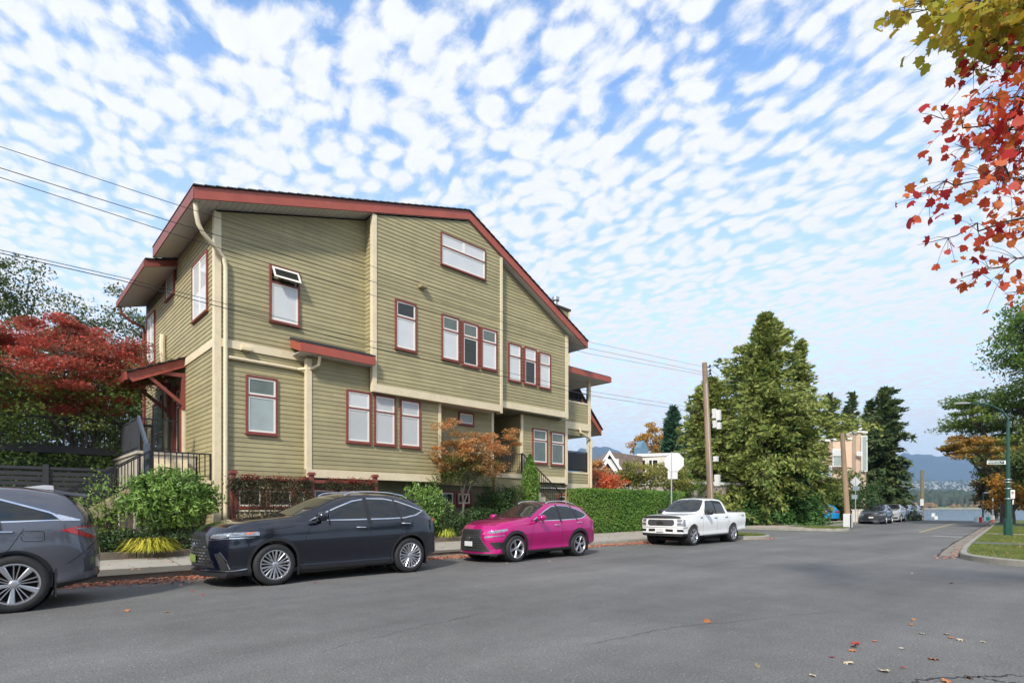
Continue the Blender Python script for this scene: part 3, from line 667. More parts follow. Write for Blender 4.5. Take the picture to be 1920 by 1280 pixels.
def wl(ul, vt, vb, ur, **k):
    a = S(ul, vt, HS); c = S(ul, vb, HS); d = S(ur, vb, HS); return window('s', HS, -1, d.y, a.y, c.z, a.z, **k)
wf(T0, 504.3, 495.3, 602, 561, awning=True, panes=('dark', 'white'), splits=(.30,))
wf(T0, 460, 702, 811.6, 519.4, panes=('mid', 'grey'))
wf(TL, 648.4, 729.5, 828.4, 694, panes=('white', 'slat')); wf(TL, 700.6, 738.6, 833, 740.8, panes=('slat', 'slat')); wf(TL, 748.9, 747.7, 837, 786.9, panes=('slat', 'slat'))
wf(TM, 825.3, 434.8, 495.3, 909, splits=(.42,), mull=(0,), panes=('white', 'white'), cas=.04)
wf(TM, 739.5, 560, 652.8, 779.7, panes=('dark', 'white'))
wf(TM, 826.7, 588, 672.5, 860, panes=('mid', 'white')); wf(TM, 865.5, 601.5, 684, 896, panes=('mid', 'dark')); wf(TM, 901, 613, 690, 930.7, panes=('mid', 'white'))
wf(TR, 951.8, 641.5, 712.7, 976, panes=('white', 'white')); wf(TR, 981.3, 649.5, 719, 1004.5, panes=('white', 'dark')); wf(TR, 1009.4, 659, 726, 1031.1, panes=('slat', 'white'))
def ladder(T, u0, u1, vt, vb):   # narrow siding strips between grouped windows, framed in red
    a = W(u0, vt, T); c = W(u1, vb, T); bb = MB()
    for x in (a.x + .0, c.x - .02): bb.box((x, T - .045, c.z), (x + .02, T - .0, a.z))
    z = c.z + .03
    while z < a.z - .03: bb.box((a.x + .021, T - .04, z), (c.x - .021, T, z + .035)); z += .127
    bb.build('window_mullion_trim', RED, house)
for q in ((860.8, 864.8, 600, 680), (896.8, 900.4, 612, 688)): ladder(TM, *q)
for q in ((976.6, 980.8, 650, 716), (1005, 1009, 659, 722)): ladder(TR, *q)
wf(TB, 859, 771, 795, 887, splits=(), panes=('grey',))
wf(TB, 997.2, 801.9, 867.5, 1025, panes=('mid', 'mid')); wf(TB, 1031.5, 808.4, 871, 1056.9, panes=('mid', 'mid'))
TBW = TB + .15
for q in ((812, 919, 948, 851), (855, 921, 947, 882), (1045, 926, 943, 1066), (1068, 926.5, 944, 1086)): wf(TBW - .0, *q, splits=(), panes=('dark',), cas=.07)
for q in ((442, 914, 952, 492), (500, 915, 952, 548), (553, 916, 952, 574)): wf(T0, *q, splits=(), panes=('dark',), cas=.05)
for q in ((585, 915, 948, 628), (634, 916, 948, 668)): wf(TBW, *q, splits=(), panes=('dark',), cas=.05)
wl(363.2, 500.7, 606.8, 391.7, splits=(), mull=(0,), panes=('white',)); wl(277.8, 598, 690, 292.5, splits=(), mull=(0,), panes=('white',)); wl(313, 510.6, 567, 329, splits=(), panes=('grey',), cas=.07)
# vents and small fittings on the front wall
def vent(u, v, T, w_=.22, h=.16, d=.16, m=CREAM):
    p = W(u, v, T); b = MB(); b.prism([(p.x - w_/2, T, p.z + h/2), (p.x - w_/2, T - d, p.z + .02), (p.x - w_/2, T - d, p.z - h/2), (p.x - w_/2, T, p.z - h/2)], (w_, 0, 0)); return b.build('wall_vent', m, house, bevel=.004)
vent(460, 653, T0 - .05, .26, .14, .14); vent(790, 536, TM - .02, .24, .18, .2, SIDING)
# downspouts and pipes
def pipe(pts, r=.045, m=CREAM, name='downspout', parent=house): return MB().tube(pts, r, 10).build(name, m, parent, smooth=True)
zc_ = EAVL[1] - .3
pipe([(3.86, 15.62, zc_ + .0), (3.88, 15.62, zc_ - .28), (3.93, 15.64, zc_ - .50), (4.05, 15.68, zc_ - .68), (4.42, 15.84, zc_ - .92), (4.60, 15.90, zc_ - 1.06), (4.65, 15.91, zc_ - 1.3), (4.65, 15.91, .4)], .055)
pipe([(4.72, 15.92, 5.40), (6.6, 15.94, 5.40), (6.9, 15.6, 5.42), (7.0, 15.45, 5.50), (7.02, 15.40, 5.76)], .045)
pipe([(3.62, 24.6, 8.72), (3.64, 24.6, 8.5), (3.9, 24.6, 8.3), (4.36, 24.7, 8.15), (4.38, 24.75, 8.0), (4.38, 24.75, 3)], .05, RED)
p = S(312, 640, HS); pipe([(HS - .1, p.y, p.z + .2), (HS - .12, p.y, p.z - .1), (HS - .08, p.y, p.z - 1.2)], .09, CREAM, 'vent_pipe')
# front entry recess: dark door, porch slab, rails, steps
b = MB(); b.box((14.35, 15.95, 2.55), (15.9, 18.0, 2.72)); b.build('porch_floor', CREAM, house, bevel=.01)
b = MB(); b.box((14.36, 16.0, .3), (15.85, 17.9, 2.548)); b.build('porch_base', SIDING, house)
window('t', 18.0, -1, 14.55, 15.5, 2.8, 4.95, splits=(.45,), panes=('mid', 'dark'), cas=.1, name='door')
def railing(parent, p, q, h=.95, step=.13, r=.009, post=.03, m=METALD, name='railing', panel=False, low=.09):
    p = Vector(p); q = Vector(q); b = MB(); up = Vector((0, 0, 1)); n = max(1, int((q - p).to_2d().length / step)) if (q - p).to_2d().length > .01 else 1
    b.bar(p + up * h, q + up * h, .045, .035); b.bar(p + up * low, q + up * low, .03, .025)
    for e_ in (p, q): b.bar(e_, e_ + up * (h + .02), post * 1.4, post * 1.4)
    for i in range(1, n):
        a = p.lerp(q, i / n); b.bar(a + up * low, a + up * h, r * 2, r * 2)
    if panel: b.bar((p + q) / 2 + up * (h / 2) - (q - p) / 2, (p + q) / 2 + up * (h / 2) + (q - p) / 2, .03, h * .9)
    return b.build(name, m, parent)
railing(house, (14.45, 15.98, 2.72), (15.75, 15.98, 2.72), .82, .11)
railing(house, (15.8, 15.98, 2.72), (18.2, 15.98, 1.15), .85, .11)
b = MB()
for i in range(10):
    x = 15.9 + i * .26; b.box((x, 16.0, .3), (x + .26, TB + .12, 2.55 - i * .185))
b.build('porch_steps', CREAM, house)
# right wing with the stacked balconies ---------------------------------
wing = house
def wwall(polys, name='wall', m=SIDING):
    b = MB()
    for p in polys: clap(b, *p)
    return b.build(name, m, wing)
WT = 16.75; WE = 21.15
wwall([([(HE + .06, .3), (WE, .3), (WE, 2.5), (HE + .06, 2.5)], 't', WT, -1), ([(HE + .06, 2.5), (WE, 2.5), (WE, 2.95), (HE + .06, 2.95)], 't', WT, -1),
       ([(HE + .06, 4.75), (WE, 4.75), (WE, 5.0), (HE + .06, 5.0)], 't', WT, -1), ([(HE + .06, 5.35), (WE, 5.35), (WE, 6.25), (HE + .06, 6.25)], 't', WT, -1)])
b = MB(); b.box((HE + .05, 18.6, .3), (20.2, 24, 4.8)); b.box((HE + .05, 18.6, 4.801), (21.12, 24, 7.6)); b.build('wall_core', SIDING, wing)
b = MB(); b.box((19.95, 18.52, 5.35), (20.85, 18.59, 7.2)); dw_ = b.build('balcony_door', RED, wing); b = MB(); b.box((20.03, 18.50, 5.4), (20.77, 18.515, 7.1)); b.build('pane', PANES['dark'], dw_)
b = MB()
for x0, x1 in ((WE - .14, WE + .02),): b.box((x0, WT - .05, .3), (x1, WT + .1, 7.5))
b.box((HE + .06, WT - .06, 5.02), (WE + .02, WT + .1, 5.34)); b.box((HE + .06, WT - .03, 2.96), (WE - .15, WT + .1, 3.04)); b.box((HE + .06, WT - .03, 6.26), (WE - .15, WT + .1, 6.34)); b.box((HE + .06, WT - .04, 2.25), (WE - .15, WT - .027, 2.48))
b.box((WE - .14, WT + .11, 6.3), (WE + .02, 18.6, 6.42)); b.build('trim', CREAM, wing, bevel=.005)
b = MB(); b.box((HE + .06, WT + .1, 5.04), (WE, 18.6, 5.12)); b.box((HE + .06, WT + .1, 2.9), (WE, 18.6, 2.95)); b.build('balcony_floor', SOFF, wing)
railing(wing, (HE + .1, WT + .03, 3.04), (WE - .2, WT + .03, 3.04), .95, .09, panel=True)
railing(wing, (HE + .1, WT + .03, 6.34), (WE - .2, WT + .03, 6.34), .45, .3)
b = MB(); n = 14; cxw, czw, rw = 19.15, 6.75, .55
arc = [(cxw - rw, 18.58, 5.3)] + [(cxw + rw * math.cos(math.pi - math.pi * i / n), 18.58, czw + rw * math.sin(math.pi * i / n)) for i in range(n + 1)] + [(cxw + rw, 18.58, 5.3)]
b.prism(arc, (0, -.05, 0)); aw = b.build('arched_window', WHITEF, wing)
b = MB(); rw = .47; arc = [(cxw - rw, 18.52, 5.38)] + [(cxw + rw * math.cos(math.pi - math.pi * i / n), 18.52, czw + rw * math.sin(math.pi * i / n)) for i in range(n + 1)] + [(cxw + rw, 18.52, 5.38)]
b.prism(arc, (0, -.01, 0)); b.build('pane', PANES['white'], aw)
b = MB(); b.prism([(HE + .05, 16.15, 7.70), (22.0, 16.15, 7.70), (20.8, 17.6, 8.15), (HE + .05, 17.6, 8.15)], (0, 0, -.05)); b.prism([(22.0, 16.15, 7.70), (22.0, 24, 7.70), (20.8, 24, 8.15), (20.8, 17.6, 8.15)], (0, 0, -.05)); b.build('roof', SHING, wing)
b = MB(); b.box((HE + .05, 16.12, 7.42), (22.03, 16.16, 7.66)); b.box((21.99, 16.161, 7.42), (22.03, 24, 7.66)); b.build('fascia', FASC, wing)
b = MB(); b.box((HE + .05, 16.165, 7.44), (21.985, 23.9, 7.47)); b.build('soffit', SOFF, wing)
pipe([(WE - .9, WT - .1, 5.1), (WE - .85, WT - .12, 4.9), (WE - .2, WT - .12, 4.7), (WE - .06, WT - .12, 4.55), (WE - .06, WT - .12, .4)], .05, CREAM, 'downspout', wing)
q = W(1128, 806, 19.5); p = W(1092, 748, 19.5)
b = MB(); b.prism([(p.x, 19.5, p.z), (q.x, 19.5, q.z), (q.x, 19.5, q.z - .32), (p.x, 19.5, p.z - .32)], (0, .06, 0)); b.prism([(q.x, 19.56, q.z), (q.x + .05, 19.56, q.z), (q.x + .05, 19.56, q.z - .3), (q.x, 19.56, q.z - .3)], (0, 3, 0)); b.build('fascia', FASC, wing)
b = MB(); b.prism([(p.x, 19.56, p.z - .26), (q.x, 19.56, q.z - .26), (q.x, 19.56, q.z - .30), (p.x, 19.56, p.z - .30)], (0, 3, 0)); b.build('soffit', SOFF, wing)
b = MB(); b.prism([(p.x - .5, 19.45, p.z + .75), (q.x + .08, 19.45, q.z + .06), (q.x + .08, 19.45, q.z + .0), (p.x - .5, 19.45, p.z + .69)], (0, 3.1, 0)); b.build('roof', SHING, wing)
# chimney
b = MB(); cp = W(1056, 600, 18.0); cxx = cp.x
b = MB()
clap(b, [(cxx - .42, 8.3), (cxx + .42, 8.3), (cxx + .42, 11.1), (cxx - .42, 11.1)], 't', 18.0, -1); clap(b, [(18.0, 8.3), (18.8, 8.3), (18.8, 11.1), (18.0, 11.1)], 's', cxx - .42, -1)
b.box((cxx - .41, 18.01, 8.3), (cxx + .41, 18.8, 11.1)); ch_ = b.build('chimney', SIDING, roof_o)
ch_.location = (0, 0, 0)
b = MB(); b.box((cxx - .5, 17.92, 11.1), (cxx + .5, 18.9, 11.2)); b.build('chimney_cap', SHING, house)
b = MB(); b.box((cxx - .44, 17.95, 8.3), (cxx - .36, 17.975, 11.1)); b.box((cxx + .36, 17.95, 8.3), (cxx + .44, 17.975, 11.1)); b.build('chimney_trim', CREAM, house)
b = MB(); b.lathe([(0, 0), (.14, 0), (.11, .05), (.11, .38), (.19, .40), (.19, .56), (.0, .60)], (cxx - .12, 18.4, 11.2)); b.build('flue', pmat('galvanised', (.35, .36, .38), .35, .1, metal=.8), house, smooth=True)
# left entry: canopy, landing, rails, steps, door ------------------------
cz = lambda s: 5.91 - (HS - s) * .46
RAKE = pmat('canopy_red', (.32, .068, .046), .5, .12, 3)
for tt in (18.95, 21.0):
    b = MB(); b.prism([(2.98, tt, cz(2.98)), (HS, tt, cz(HS)), (HS, tt, cz(HS) - .26), (3.08, tt, cz(3.08) - .30), (2.95, tt, cz(2.95) - .12)], (0, .07, 0)); b.build('canopy_rake', RAKE, house)
b = MB()
for i in range(6): a = 2.91 + i * (HS - 2.91) / 6; c = a + (HS - 2.91) / 6; b.prism([(a, 18.85, cz(a) + .06), (c, 18.85, cz(c) + .03), (c, 18.85, cz(c) + .005), (a, 18.85, cz(a) + .03)], (0, 2.35, 0))
b.build('canopy_roof', SHING, house)
b = MB(); b.prism([(2.98, 19.03, cz(2.98) - .05), (HS - .02, 19.03, cz(HS) - .05), (HS - .02, 19.03, cz(HS) - .09), (2.98, 19.03, cz(2.98) - .09)], (0, 1.96, 0)); b.build('canopy_soffit', SOFF, house)
b = MB(); b.box((2.89, 18.9, cz(2.93) - .2), (2.945, 21.15, cz(2.93) + .02)); b.build('fascia', RAKE, house)
for tt in (19.05, 20.85):
    b = MB(); b.bar((HS - .06, tt, 4.35), (HS - .06, tt, 5.45), .10, .12, (0, 1, 0)); b.bar((HS - .06, tt, 5.38), (3.1, tt, 5.38), .10, .12); b.bar((HS - .10, tt, 4.52), (3.35, tt, 5.33), .10, .10)
    b.build('bracket', RED, house, bevel=.008)
b = MB(); b.box((HS + .02, 19.0, 2.9), (HS + .9, 19.08, 5.5)); b.box((HS + .9, 19.0, 2.9), (HS + .95, 22.4, 5.5)); b.box((HS + .02, 22.32, 2.9), (HS + .9, 22.4, 5.5)); b.build('entry_recess', SIDING, house)
b = MB(); b.box((HS - .06, 19.02, 2.98), (HS + .1, 19.26, 5.25)); b.build('pilaster', CREAM, house, bevel=.008)
b = MB(); b.box((HS - .06, 21.3, 2.98), (HS + .1, 21.6, 5.25)); b.build('pilaster', CREAM, house, bevel=.008)
b = MB(); b.box((HS - .1, 19.27, 2.98), (HS + .02, 19.37, 5.25)); b.box((HS - .1, 20.3, 2.98), (HS + .02, 20.4, 5.25)); b.build('door_casing', RED, house)
window('s', HS + .06, -1, 19.4, 20.28, 3.0, 5.15, splits=(.25,), panes=('mid', 'mid'), cas=.07, name='door')
window('s', HS + .0, -1, 21.75, 23.3, 3.0, 5.05, splits=(.55,), panes=('grey', 'grey'), cas=.09, name='door')
b = MB(); b.box((3.0, 17.7, .4), (HS - .06, 19.0, 2.84)); b.box((3.0, 19.001, .4), (HS - .06, 24.6, 2.84)); b.box((2.96, 17.66, 2.845), (HS - .06, 24.6, 2.92)); b.build('landing', pmat('porch_stone', (.42, .38, .31), .8, .12, 4), house)
stair = thing('entry_steps', 'charcoal side steps and landing with black rails at the left corner of the olive house', 'stairs', (2.6, 17, .4))
b = MB(); b.box((3.0, 16.2, 2.02), (HS - .06, 17.69, 2.12)); b.build('landing', CREAM, stair)
b = MB()
for i in range(3): b.box((3.1, 17.1 + i * .2, 2.12 + i * .2), (HS - .3, 17.65, 2.32 + i * .2))
b.build('upper_steps', CREAM, stair)
b = MB(); n = 9
for i in range(n): x = 3.0 - (i + 1) * .27; z = 2.1 - (i + 1) * .19; b.box((x, 16.25, z - .04), (x + .30, 17.5, z)); b.box((x + .27, 16.26, z - .0), (x + .29, 17.49, z + .15))
b.build('steps', pmat('tan_wood', (.33, .27, .17), .75, .2, 5), stair)
for y in (16.18, 17.52):
    b = MB(); b.prism([(3.0, y, 2.12), (3.0, y, 1.82), (.45, y, .12), (.45, y, .42)], (0, .05, 0)); b.build('stringer', pmat('tan_wood', (.33, .27, .17)), stair)
railing(stair, (3.05, 16.2, 2.12), (4.36, 16.2, 2.12), .68, .12, .011)
railing(stair, (3.0, 16.2, 2.12), (.9, 16.2, .72), .68, .13, .01)
railing(stair, (3.0, 17.5, 2.12), (.9, 17.5, .72), .68, .13, .01)
railing(stair, (3.02, 17.72, 2.92), (3.02, 18.85, 2.92), .90, .12, .01, m=GREYP, panel=True)
railing(stair, (3.02, 18.95, 2.92), (3.02, 20.2, 2.92), .90, .12, .01, m=GREYP, panel=True)
railing(stair, (3.08, 17.74, 2.92), (3.95, 17.74, 2.92), .88, .12, .01)
b = MB(); b.bar((3.0, 17.66, 3.80), (2.98, 16.4, 2.88), .06, .14); b.bar((2.95, 16.35, 2.12), (2.95, 16.35, 3.0), .12, .12); b.build('handrail', pmat('slate_rail', (.08, .10, .13), .4), stair)
b = MB()
for i in range(16): x = 3.0 - i * .16; b.box((x - .13, 16.3, .4), (x - .02, 16.33, 2.0 - i * .11))
b.build('lattice', TIMB, stair)
# ================================================================ VEHICLES
def pl(x, pts):
    for (x0, y0), (x1, y1) in zip(pts[:-1], pts[1:]):
        if x <= x1: t = (x - x0) / (x1 - x0) if x > x0 else 0; return y0 + (y1 - y0) * t
    return pts[-1][1]
def sm(x, pts, w_=.12):   # piecewise line, rounded by averaging
    return sum(pl(x + d * w_, pts) for d in (-1, -.6, -.2, .2, .6, 1)) / 6
def crom(P_, n):
    out_ = []
    for i in range(len(P_) - 1):
        p0 = P_[max(i - 1, 0)]; p1 = P_[i]; p2 = P_[i + 1]; p3 = P_[min(i + 2, len(P_) - 1)]
        for k in range(n):
            t = k / n; out_.append(tuple(0.5 * (2*b + (c-a)*t + (2*a-5*b+4*c-d)*t*t + (3*b-a-3*c+d)*t**3) for a, b, c, d in zip(p0, p1, p2, p3)))
    out_.append(P_[-1]); return out_
SCR = bpy.data.collections.new('scratch')
SELF = [True, False]
def boolop(me, cut, op):
    a = bpy.data.objects.new('a', me); c = bpy.data.objects.new('c', cut); COL.objects.link(a); COL.objects.link(c)
    md = a.modifiers.new('b', 'BOOLEAN'); md.operation = op; md.object = c; md.solver = 'EXACT'; md.use_self = SELF[0]; md.use_hole_tolerant = SELF[1]
    dg = bpy.context.evaluated_depsgraph_get(); r = bpy.data.meshes.new_from_object(a.evaluated_get(dg)); bpy.data.objects.remove(a); bpy.data.objects.remove(c); return r
def poly_mesh(pts, axis, d0, d1):
    # prism of a 2-D outline: axis 'Y' -> pts are (x,z); 'X' -> (y,z); 'Z' -> (x,y)
    f = {'Y': lambda p, d: (p[0], d, p[1]), 'X': lambda p, d: (d, p[0], p[1]), 'Z': lambda p, d: (p[0], p[1], d)}[axis]
    b = MB(); n = len(pts); b.add([f(p, d0) for p in pts] + [f(p, d1) for p in pts], [tuple(range(n)), tuple(range(2*n-1, n-1, -1))] + [(i, n+i, n+(i+1)%n, (i+1)%n) for i in range(n)])
    me = b.mesh('cut'); bm = bmesh.new(); bm.from_mesh(me); bmesh.ops.recalc_face_normals(bm, faces=bm.faces); bm.to_mesh(me); bm.free(); return me
def paint(name, col, flake=.0, rough=.28, metal=.0):
    return pmat(name, col, rough, .03, 2, coat=1.0, metal=metal, spec=.5)
GLASS = glassy('car_glass', (.012, .015, .016), .01)
TYRE = pmat('tyre_rubber', (.016, .016, .017), .75, .2, 8, .2, 60)
BLKP = pmat('black_plastic', (.014, .014, .015), .55, .1, 6)
CHROME = pmat('chrome', (.75, .76, .78), .12, .03, 2, metal=1)
ALLOY = pmat('machined_alloy', (.55, .55, .57), .28, .05, 5, metal=.9)
DALLOY = pmat('dark_alloy', (.10, .10, .105), .35, .1, 5, metal=.6)
REDL = pmat('red_lamp', (.42, .008, .012), .12, .1, 10, coat=1)
ORAL = pmat('amber_lamp', (.75, .12, .01), .15, .1, 10, coat=1)
CLEARL = pmat('clear_lamp', (.26, .28, .31), .1, .6, 22, coat=1, metal=.4)
PLATE = pmat('white_plate', (.6, .6, .6), .4, .05, 5); PLATEG = pmat('green_plate', (.18, .26, .05), .4, .15, 25)
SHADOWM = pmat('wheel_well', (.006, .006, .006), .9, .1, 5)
def smooth_me(me, ang=32): me.shade_smooth(); me.set_sharp_from_angle(angle=R(ang)); return me
class Car:
    def __init__(c, name, label, cat, loc, rz, sp, group=None):
        c.sp = sp; c.t = thing(name, label, cat, loc, rz, group); c.g = sp
        c.me = c.loft(0.0); c._off = {}
    def section(c, x):
        g = c.g; zb = sm(x, g['bot'], .05); zt = sm(x, g['top'], g.get('tw', .10)); zbelt = sm(x, g['belt']); Wd = sm(x, g['W'], .15); Wr = sm(x, g['Wr'], .1)
        zt = max(zt, zbelt + .015); h = zt - zbelt; hc = g['hc']; f = min(1, max(0, h / hc)); f2 = f ** .9
        ym = g.get('mid', .55); zm = zb + (zbelt - zb) * ym
        y6 = Wd - .075; y7 = (Wd - .16) * (1 - f2) + Wr * f2
        tuck = g.get('tuck', .05)
        K = [(0, zb), (Wd - .22, zb), (Wd - .07, zb + .01), (Wd - .028, zb + .07), (Wd - tuck * .6, zb + .22), (Wd, zm), (Wd - .008, zm + (zbelt - zm) * .55), (Wd - .04, zbelt - .015), (y6, zbelt + .012 * f + .004),
             ((y6 + y7) / 2 + .012 * f, zbelt + h * .5), (y7, zt - .07 * f - .012), (y7 - .10, zt - .022 * f - .004), (y7 * .5, zt + .010 * f), (0, zt + .018 * f)]
        return crom(K, 4)
    def loft(c, off):
        g = c.g; x0, x1 = g['x0'], g['x1']; n = g.get('n', 64)
        xs = [x0 + (x1 - x0) * (.5 - .5 * math.cos(math.pi * i / n)) * .35 + (x1 - x0) * i / n * .65 for i in range(n + 1)]
        V = []; m = None
        for x in xs:
            s_ = c.section(x); m = len(s_); Wd = max(p[0] for p in s_)
            for sd_ in (1, -1):
                for (y, z) in (s_ if sd_ == 1 else s_[1:-1][::-1]):
                    xx = x; wf_ = max(0, (x - (x1 - .9)) / .9); wr_ = max(0, ((x0 + .9) - x) / .9)
                    ry = (y / Wd) if Wd > 0 else 0
                    xx -= g['nose_r'] * abs(ry) ** 2.6 * wf_ ** 1.3 ; xx += g['tail_r'] * abs(ry) ** 3.0 * wr_ ** 1.3
                    xx += pl(z, g['nosep']) * wf_ ** 1.3; xx += pl(z, g['tailp']) * wr_ ** 1.3
                    V.append((xx, sd_ * y, z))
        k = 2 * m - 2; fs = []
        for i in range(n):
            for j in range(k): fs.append((i*k+j, i*k+(j+1)%k, (i+1)*k+(j+1)%k, (i+1)*k+j))
        # end caps: rows of points from one side to the other, rounded in plan
        KC = 12
        for base, x in ((0, xs[0]), (n * k, xs[-1])):
            s_ = c.section(x); Wd = max(p[0] for p in s_); rows = []; front = base > 0
            for j in range(1, m - 1):
                row = [base + j]; y0, z0 = s_[j]
                for q in range(1, KC):
                    y = y0 * (1 - 2 * q / KC); ry = abs(y) / Wd
                    xx = x - g['nose_r'] * ry ** 2.6 + pl(z0, g['nosep']) if front else x + g['tail_r'] * ry ** 3.0 + pl(z0, g['tailp'])
                    row.append(len(V)); V.append((xx, y, z0))
                row.append(base + (k - j) % k); rows.append(row)
            for a, b_ in zip(rows[:-1], rows[1:]):
                for q in range(KC): fs.append((a[q], b_[q], b_[q + 1], a[q + 1]))
            for q in range(KC): fs.append((base, rows[0][q], rows[0][q + 1])); fs.append((base + m - 1, rows[-1][q + 1], rows[-1][q]))
        b = MB(); b.v = V; b.f = fs; me = b.mesh('loft'); bm = bmesh.new(); bm.from_mesh(me); bmesh.ops.recalc_face_normals(bm, faces=bm.faces)
        if off:
            nn = [v.normal.copy() for v in bm.verts]
            for v, q in zip(bm.verts, nn): v.co += q * off
        bm.to_mesh(me); bm.free(); return me
    def patch(c, name, pts, axis, d0, d1, m, off=.004, parent=None, both=False, ang=40):
        # the part of the body skin inside an outline, raised by `off` and given an edge
        if off not in c._off: c._off[off] = c.loft(off)
        if d0 > d1: d0, d1 = d1, d0
        ia, ib, idp = {'Y': (0, 2, 1), 'X': (1, 2, 0), 'Z': (0, 1, 2)}[axis]
        ca = bmesh.new(); ca.from_mesh(c._off[off])
        def cut(bm, co, no):
            g_ = bm.verts[:] + bm.edges[:] + bm.faces[:]; bmesh.ops.bisect_plane(bm, geom=g_, plane_co=co, plane_no=no, clear_outer=True, dist=1e-6)
        def crop(bm, lo, hi):
            kill = []
            for f in bm.faces:
                k = False
                for a in range(3):
                    q = [v.co[a] for v in f.verts]
                    if max(q) < lo[a] or min(q) > hi[a]: k = True; break
                if k: kill.append(f)
            bmesh.ops.delete(bm, geom=kill, context='FACES')
        lo = [0, 0, 0]; hi = [0, 0, 0]
        lo[ia] = min(p[0] for p in pts); hi[ia] = max(p[0] for p in pts); lo[ib] = min(p[1] for p in pts); hi[ib] = max(p[1] for p in pts); lo[idp], hi[idp] = d0, d1
        crop(ca, lo, hi)
        no = Vector((0, 0, 0)); no[idp] = 1; co = Vector((0, 0, 0)); co[idp] = d1; cut(ca, co, no); co = Vector((0, 0, 0)); co[idp] = d0; cut(ca, co, -no)
        base = bpy.data.meshes.new('crop'); ca.to_mesh(base); ca.free()
        from mathutils.geometry import tessellate_polygon
        tris = tessellate_polygon([[Vector((p[0], p[1], 0)) for p in pts]]); out_ = bmesh.new()
        for t_ in tris:
            q = [Vector(pts[k]) for k in t_]; ar = (q[1] - q[0]).cross(q[2] - q[0])
            if abs(ar) < 1e-8: continue
            if ar < 0: q = q[::-1]
            bm = bmesh.new(); bm.from_mesh(base); l2 = [-9, -9, -9]; h2 = [9, 9, 9]
            l2[ia] = min(p[0] for p in q); h2[ia] = max(p[0] for p in q); l2[ib] = min(p[1] for p in q); h2[ib] = max(p[1] for p in q); crop(bm, l2, h2)
            for k in range(3):
                a, b_ = q[k], q[(k + 1) % 3]; e_ = b_ - a; co = Vector((0, 0, 0)); co[ia], co[ib] = a; no = Vector((0, 0, 0)); no[ia], no[ib] = e_.y, -e_.x
                if bm.faces: cut(bm, co, no)
            me_ = bpy.data.meshes.new('tri'); bm.to_mesh(me_); bm.free(); out_.from_mesh(me_); bpy.data.meshes.remove(me_)
        bmesh.ops.remove_doubles(out_, verts=out_.verts, dist=2e-5); bmesh.ops.delete(out_, geom=[v for v in out_.verts if not v.link_faces], context='VERTS')
        out_.normal_update(); be = [e for e in out_.edges if len(e.link_faces) == 1]
        nv = {v: v.normal.copy() for e in be for v in e.verts}
        if be:
            r_ = bmesh.ops.extrude_edge_only(out_, edges=be); 
            nw = [v for v in r_['geom'] if isinstance(v, bmesh.types.BMVert)]
            for v in nw:
                src = min(nv, key=lambda k: (k.co - v.co).length_squared) if len(nv) < 60 else None
                n_ = nv[src] if src else None
                if n_ is None:
                    for e in v.link_edges:
                        o2 = e.other_vert(v)
                        if o2 in nv: n_ = nv[o2]; break
                if n_: v.co -= n_ * (off + .006)
        r = bpy.data.meshes.new(name); out_.to_mesh(r); out_.free(); bpy.data.meshes.remove(base)
        r.shade_smooth(); r.set_sharp_from_angle(angle=R(ang))
        return link(name, r, m, parent or c.t, True)
    def side(c, name, pts, m, off=.004, ymin=.35, sides=(1, -1), parent=None):
        o = []
        for s_ in sides: o.append(c.patch(name, pts, 'Y', s_ * ymin, s_ * 1.5, m, off, parent))
        return o
    def add(c, name, b, m, parent=None, smooth_=False, bevel=0): return b.build(name, m, parent or c.t, True, smooth_, bevel)
    def body(c, m, arch=.385):
        me = c.me; g = c.g
        for wx in g['axles']:
            for s_ in (1, -1):
                b = MB(); r = arch; n = 28
                pr = [(wx + r * math.cos(math.tau * i / n), g['rw'] + .02 + r * math.sin(math.tau * i / n)) for i in range(n)]
                me = boolop(me, poly_mesh(pr, 'Y', s_ * .52, s_ * 1.5), 'DIFFERENCE')
        smooth_me(me, g.get('sharp', 32)); c.bodyo = link('body', me, m, c.t, True)
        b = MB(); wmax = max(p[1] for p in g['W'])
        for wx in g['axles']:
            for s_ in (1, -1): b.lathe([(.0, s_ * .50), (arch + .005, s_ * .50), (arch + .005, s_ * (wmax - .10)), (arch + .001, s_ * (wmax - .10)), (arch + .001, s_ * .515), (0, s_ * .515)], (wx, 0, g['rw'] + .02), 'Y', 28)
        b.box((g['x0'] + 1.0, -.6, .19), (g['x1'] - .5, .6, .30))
        c.add('wheel_wells', b, SHADOWM)
